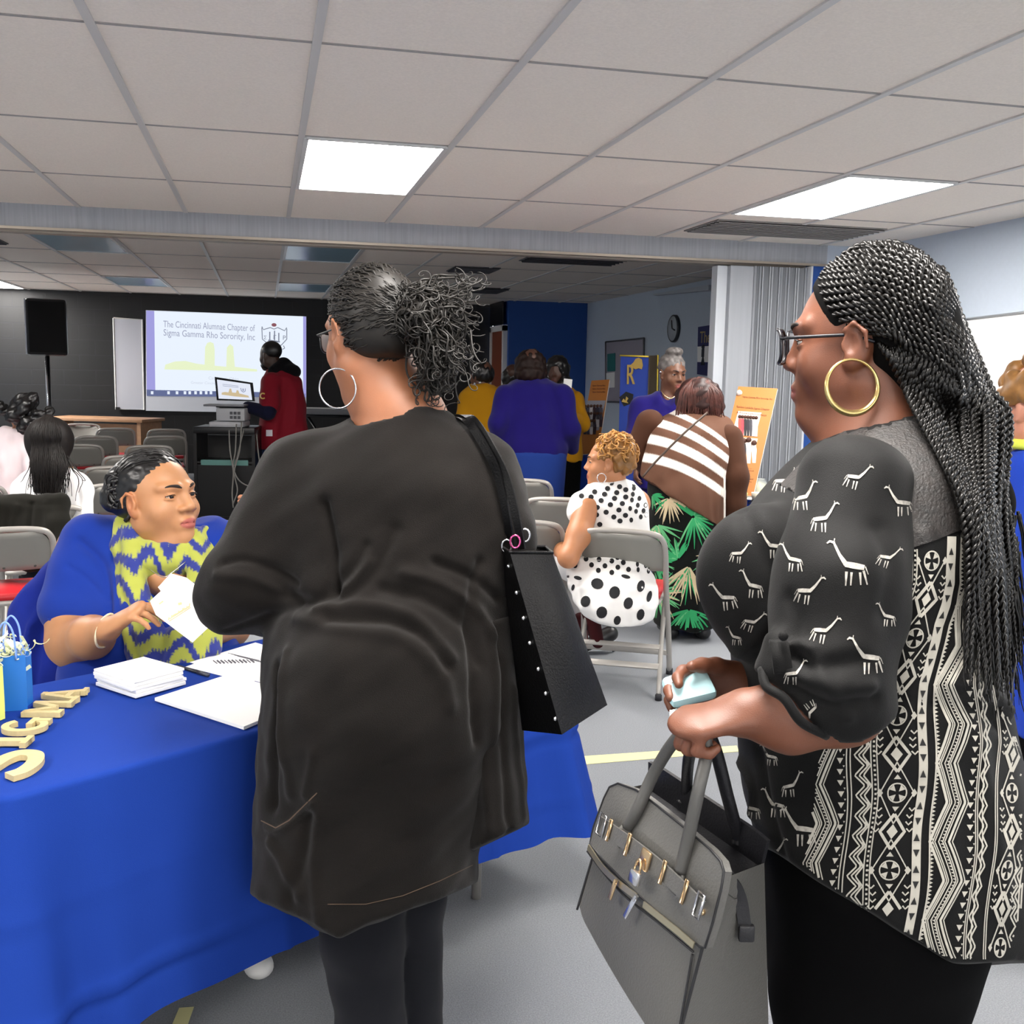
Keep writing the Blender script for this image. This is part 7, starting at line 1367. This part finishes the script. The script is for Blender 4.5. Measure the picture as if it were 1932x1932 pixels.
b = MB(); A = wx(1327, 668, .012); b.sphere(A + AZ * .07, .025, None, 8).tube([A + AZ * .05, A - AZ * .03], .022, 6).tube([A - AZ * .03, A - AZ * .11 + np.array([0, .03, 0])], .012, 6).tube([A - AZ * .03, A - AZ * .11 - np.array([0, .03, 0])], .012, 6); b.build('figure_print', mat('dark_print', '#2f333d', .7), bn)
wb2 = wpanel('whiteboard', [(1700, 617), (1990, 583), (1990, 1010), (1700, 960)], .0, .02, mat('whiteboard_gloss', '#ecece9', .25)); tag(wb2, 'large whiteboard on the right wall behind the woman with braids', 'whiteboard'); P = [wx(u, v, .022) for u, v in ((1700, 617), (1990, 583), (1990, 1010), (1700, 960))]; MB().tube(P, .012, 4, closed=True).build('frame', mat('alu_frame', '#a9abad', .35, .6), wb2)

# ------------------------------------------------------------------ display tables at the right and back
def disp_table(u0, u1, v, wd, label, lift=0):
    a, b = onZ(u0, v, .74), onZ(u1, v + .019 * (u1 - u0), .74); ex = _n((b - a)[:2]); ey = np.array([-ex[1], ex[0]]); ln = np.linalg.norm((b - a)[:2])
    c_ = cloth_table('tablecloth', a[:2], ex, ey, ln, wd, .74, .03, .03, m_cloth, label, int(u0), None, None, .03)
    t = empty('display_table', (a[0] + ex[0] * ln / 2 + ey[0] * wd / 2, a[1] + ex[1] * ln / 2 + ey[1] * wd / 2, 0), label.replace('blue cloth draped over', 'folding table hidden under the blue cloth of'), 'table'); R = np.eye(3); R[:2, 0] = ex; R[:2, 1] = ey; ct_ = np.array(t.location)
    MB().box(ct_ + AZ * .72, (ln - .02, wd - .02, .03), R).build('table_top', m_wood, t, False)
    for sx in (-1, 1):
        for sy in (-1, 1): q = ct_ + R @ np.array([sx * (ln / 2 - .15), sy * (wd / 2 - .12), 0]); MB().tube([q, q + AZ * .704], .014, 8).build('leg', m_steel, t)
    return a, ex, ey
ta, tex, tey = disp_table(1240, 1510, 937, .6, 'blue cloth draped over the display table right of the striped woman')
disp_table(1018, 1150, 862, .6, 'blue cloth draped over the back table behind the violet jacket')
m_op = mat('orange_poster', '#ab6c30', .6); m_pedge = mat('foam_board_edge', '#e9e4dc', .7)
def board(name, P, t, m, label, cat):
    P = [np.asarray(p) for p in P]; nn = _n(np.cross(P[1] - P[0], P[3] - P[0])); nn = nn if np.dot(nn, CAM - P[0]) > 0 else -nn; o = MB().add(P + [q - nn * t for q in P], [(0, 1, 2, 3), (7, 6, 5, 4)] + [(i, (i + 1) % 4, (i + 1) % 4 + 4, i + 4) for i in range(4)], 0); o.m = [0, 1, 1, 1, 1, 1]
    ob = o.build(name, [m, m_pedge], None, False, base=(P[2] + P[3]) / 2); tag(ob, label, cat); q = lambda u, v, o_=.0: onPlane(u, v, P[0], nn) + nn * o_; return ob, q, nn
zt0 = .745
def atz(u, v, d, z):                                              # same column of the picture, lowered to height z
    return onZ(u, v, z)
pb_, pq_, nn = board('poster_board', [W(1393, 729, 6.72), W(1467, 733, 6.60), W(1421, 936, 6.28), W(1346, 930, 6.40)], .014, m_op, 'orange poster board with two group photos leaning on the right display table', 'poster')
m_maroon = mat('maroon_ink', '#6a3a2a', .7)
b = MB(); ptext(b, 'Sigma Gamma Rho Sorority, Inc.', (1401, 750), (1458, 755), None, .001, pq_, 0, .003); ptext(b, 'Epsilon Lambda Sigma Chapter', (1390, 769), (1452, 775), None, .001, pq_, 0, .003); ptext(b, '& Rhoyal Lady Luncheon', (1390, 780), (1446, 786), None, .001, pq_, 0, .003)
for k, v in enumerate((884, 889, 900, 905, 910)): ptext(b, ('a program of service', 'and sisterhood', 'for the community', 'every year', 'in the city')[k], (1398, v), (1418 + 4 * (k % 2), v + 1.5), None, .001, pq_, 0, .003)
b.build('lettering', m_maroon, pb_, False)
b = MB(); b.sphere(pq_(1395, 742, .004), .02, None, 10).build('seal', mat('seal_white', '#d9cfc4', .7), pb_)
def photo(ob, q, px, bg, figs, nm):
    V = [q(u, v, .003) for u, v in px]; o = MB().add(V, [(0, 1, 2, 3)]).build('photograph', mat(nm + '_bg', bg, .6), ob, False); cols = {}
    for (u, v, w, h, c) in figs: cols.setdefault(c, []).append((u, v, w, h))
    for c, L_ in cols.items():
        b = MB()
        for (u, v, w, h) in L_:
            V = [q(u + w * x, v + h * y, .005) for x, y in ((-.3, 1), (-.5, .35), (-.35, .12), (.35, .12), (.5, .35), (.3, 1))]; b.add(V, [tuple(range(6))])
        b.build('figure', mat('fig_' + c.strip('#'), c, .7), o, False, kind='stuff')
    hb_ = MB()
    for (u, v, w, h, c) in figs: hb_.sphere(q(u, v + h * .02, .005), (.011 * max(1, w / 6),) * 3, None, 8)
    hb_.build('head_print', mat('fig_head', '#4a2c20', .7), o, kind='stuff')
photo(pb_, pq_, [(1393, 776), (1437, 779), (1425, 824), (1381, 820)], '#d9c8bd', [(1396 + k * 5.2, 786 + k * .4, 6.5, 36, c) for k, c in enumerate(('#c8483f', '#a03a44', '#1c1a1e', '#222028', '#3a3940', '#9a9aa0', '#bcb4b0'))], 'photo_one')
photo(pb_, pq_, [(1381, 824), (1430, 828), (1418, 879), (1370, 873)], '#c9b3a6', [(1392, 832, 10, 42, '#b9c0c6'), (1403, 832, 11, 45, '#23232a'), (1413, 830, 10, 45, '#d8d5d4'), (1423, 836, 10, 38, '#e2ded9')], 'photo_two')
p2b, p2q, n2 = board('poster_board', [W(1116, 718, 9.25), W(1150, 716, 9.15), W(1128, 855, 8.95), W(1090, 858, 9.05)], .014, m_op, 'orange poster board leaning on the back table beside the mustard sleeve', 'poster')
photo(p2b, p2q, [(1108, 756), (1143, 756), (1130, 812), (1094, 815)], '#8d8f9c', [(1104 + 6 * (k % 6), 766 + 14 * (k // 6), 8, 26, ('#2a2a3a', '#4a4a5a', '#c5c3c9', '#33202a')[k % 4]) for k in range(16)], 'photo_three')
b = MB()
for v in (729, 735, 741): ptext(b, 'Sigma Gamma Rho', (1118, v), (1142, v - .3), None, .001, p2q, 0, .003)
b.build('lettering', m_maroon, p2b, False)
# tri-fold display with gold emblems
db, dq, n3 = board('display_board', [W(1171, 671, 7.95), W(1224, 673, 7.75), W(1218, 930, 7.65) * (1, 1, 0) + AZ * .003, W(1166, 930, 7.85) * (1, 1, 0) + AZ * .003], .015, mat('display_blue', '#24409a', .7), 'blue display board with a gold letter R and gold emblems behind the grey-haired woman', 'display board')
MB().add([W(1224, 671, 7.75), W(1241, 670, 7.9), W(1238, 925, 7.8), W(1218, 930, 7.65)] + [q + n3 * -.015 for q in (W(1224, 671, 7.75), W(1241, 670, 7.9), W(1238, 925, 7.8), W(1218, 930, 7.65))], [(0, 1, 2, 3), (7, 6, 5, 4)] + [(i, (i + 1) % 4, (i + 1) % 4 + 4, i + 4) for i in range(4)]).build('side_wing', mat('wing_brown', '#3a3022', .7), db, False)
m_yedge = mat('yellow_edging', '#c9b23a', .6); MB().tube([dq(1171, 671, .004), dq(1224, 673, .004)], .007, 5).build('edging', m_yedge, db); MB().tube([W(1241, 670, 7.89), W(1238, 800, 7.84)], .007, 5).build('edging', m_yedge, db)
m_gpap = mat('gold_paper', '#c9a95c', .4, .4)
b = MB(); ptext(b, 'R', (1182, 725), (1198, 725), .215, .01, dq, 0, .004); b.build('letter', m_gpap, db, False)
V = [(1189, 690), (1196, 684), (1200, 677), (1206, 675), (1212, 678), (1214, 690), (1212, 697), (1206, 695), (1200, 697), (1192, 693)]; P = [dq(u, v, .006) for u, v in V]; MB().add(P, [tuple(q) for q in tessellate_polygon([[Vector(p) for p in P]])]).build('emblem', m_gpap, db, False)
V = [(1169, 750), (1182, 739), (1196, 744), (1194, 760), (1178, 767)]; P = [dq(u, v, .006) for u, v in V]; cp = MB().add(P, [tuple(q) for q in tessellate_polygon([[Vector(p) for p in P]])]).build('black_cap_cutout', mat('black_card', '#15151a', .7), db, False)
V = [(1174, 758), (1178, 752), (1181, 756), (1183, 748), (1187, 752), (1184, 757), (1187, 761), (1181, 760)]; P = [dq(u, v, .009) for u, v in V]; MB().add(P, [tuple(q) for q in tessellate_polygon([[Vector(p) for p in P]])]).build('butterfly', m_gpap, cp, False)
# small things on the right display table
def rt(u, v, h=.0): return onZ(u, v, .745 + h)
q = rt(1429, 934); jr_ = empty('glass_jar', q, 'small clear jar of pale sweets by the foot of the orange poster', 'jar'); MB().lathe(q, [(.04, 0), (.055, .02), (.055, .08), (.04, .1), (.045, .105)], 18).build('glass', mat('jar_glass', '#e6ece6', .08, alpha=.35), jr_); MB().lathe(q + AZ * .006, [(.03, 0), (.045, .02), (.045, .06), (.02, .075)], 14).build('sweets', mat('pale_sweets', '#d9d2a8', .6, var=.2, vscale=60), jr_)
q = rt(1430, 945); bw = MB().lathe(q, [(.03, 0), (.035, .002), (.042, .05), (.038, .05), (.03, .006)], 18).build('cup', mat('cream_cup', '#d8d0bc', .5), None, True, base=q); tag(bw, 'cream paper cup on the right display table in front of the jar', 'cup')
for k, (u, v) in enumerate(((1398, 937), (1404, 939))): q = rt(u, v); o = MB().sphere(q + AZ * .02, (.026, .026, .02), None, 12).build('wrapped_sweet', mat('yellow_wrap', '#dcd890', .4), None, True, base=q); tag(o, ('pale yellow round sweet at the left foot of the orange poster', 'pale yellow round sweet nearer the cream cup')[k], 'sweet', 'yellow sweets')
P = [rt(1396, 941, .001), rt(1462, 930, .001), rt(1486, 934, .001), rt(1452, 948, .001)]; tag(MB().add(P + [p + AZ * .003 for p in P], [(3, 2, 1, 0), (4, 5, 6, 7)] + [(i, (i + 1) % 4, (i + 1) % 4 + 4, i + 4) for i in range(4)]).build('paper_sheet', m_card2, None, False, base=P[0]), 'white papers on the right display table beside the dark wire stand', 'paper')
P = catmull([rt(1412, 950, .004), rt(1432, 936, .05), rt(1446, 932, .07), rt(1475, 931, .06), rt(1480, 940, .004)], 6); ws = MB().tube(P, .004, 6).build('wire_stand', m_blackplastic, None, True, base=P[0]); tag(ws, 'thin black wire stand on the right display table', 'wire stand')
q0 = rt(1490, 945); hf = empty('card_holder', q0, 'black angled card holder just beyond the shoulder of the braided woman', 'card holder'); V = [W(1467, 893, 6.4), W(1480, 899, 6.4), W(1496, 940, 6.35), W(1476, 925, 6.35)]; V2 = [v + AY * .03 for v in V]; MB().add(V + V2, [(0, 1, 2, 3), (7, 6, 5, 4)] + [(i, (i + 1) % 4, (i + 1) % 4 + 4, i + 4) for i in range(4)]).build('plate', m_blackplastic, hf, False); MB().box(np.array([V[2][0], V[2][1] + .03, .745 + (V[2][2] - .745) / 2]), (.06, .06, abs(V[2][2] - .745))).build('foot', m_blackplastic, hf, False)
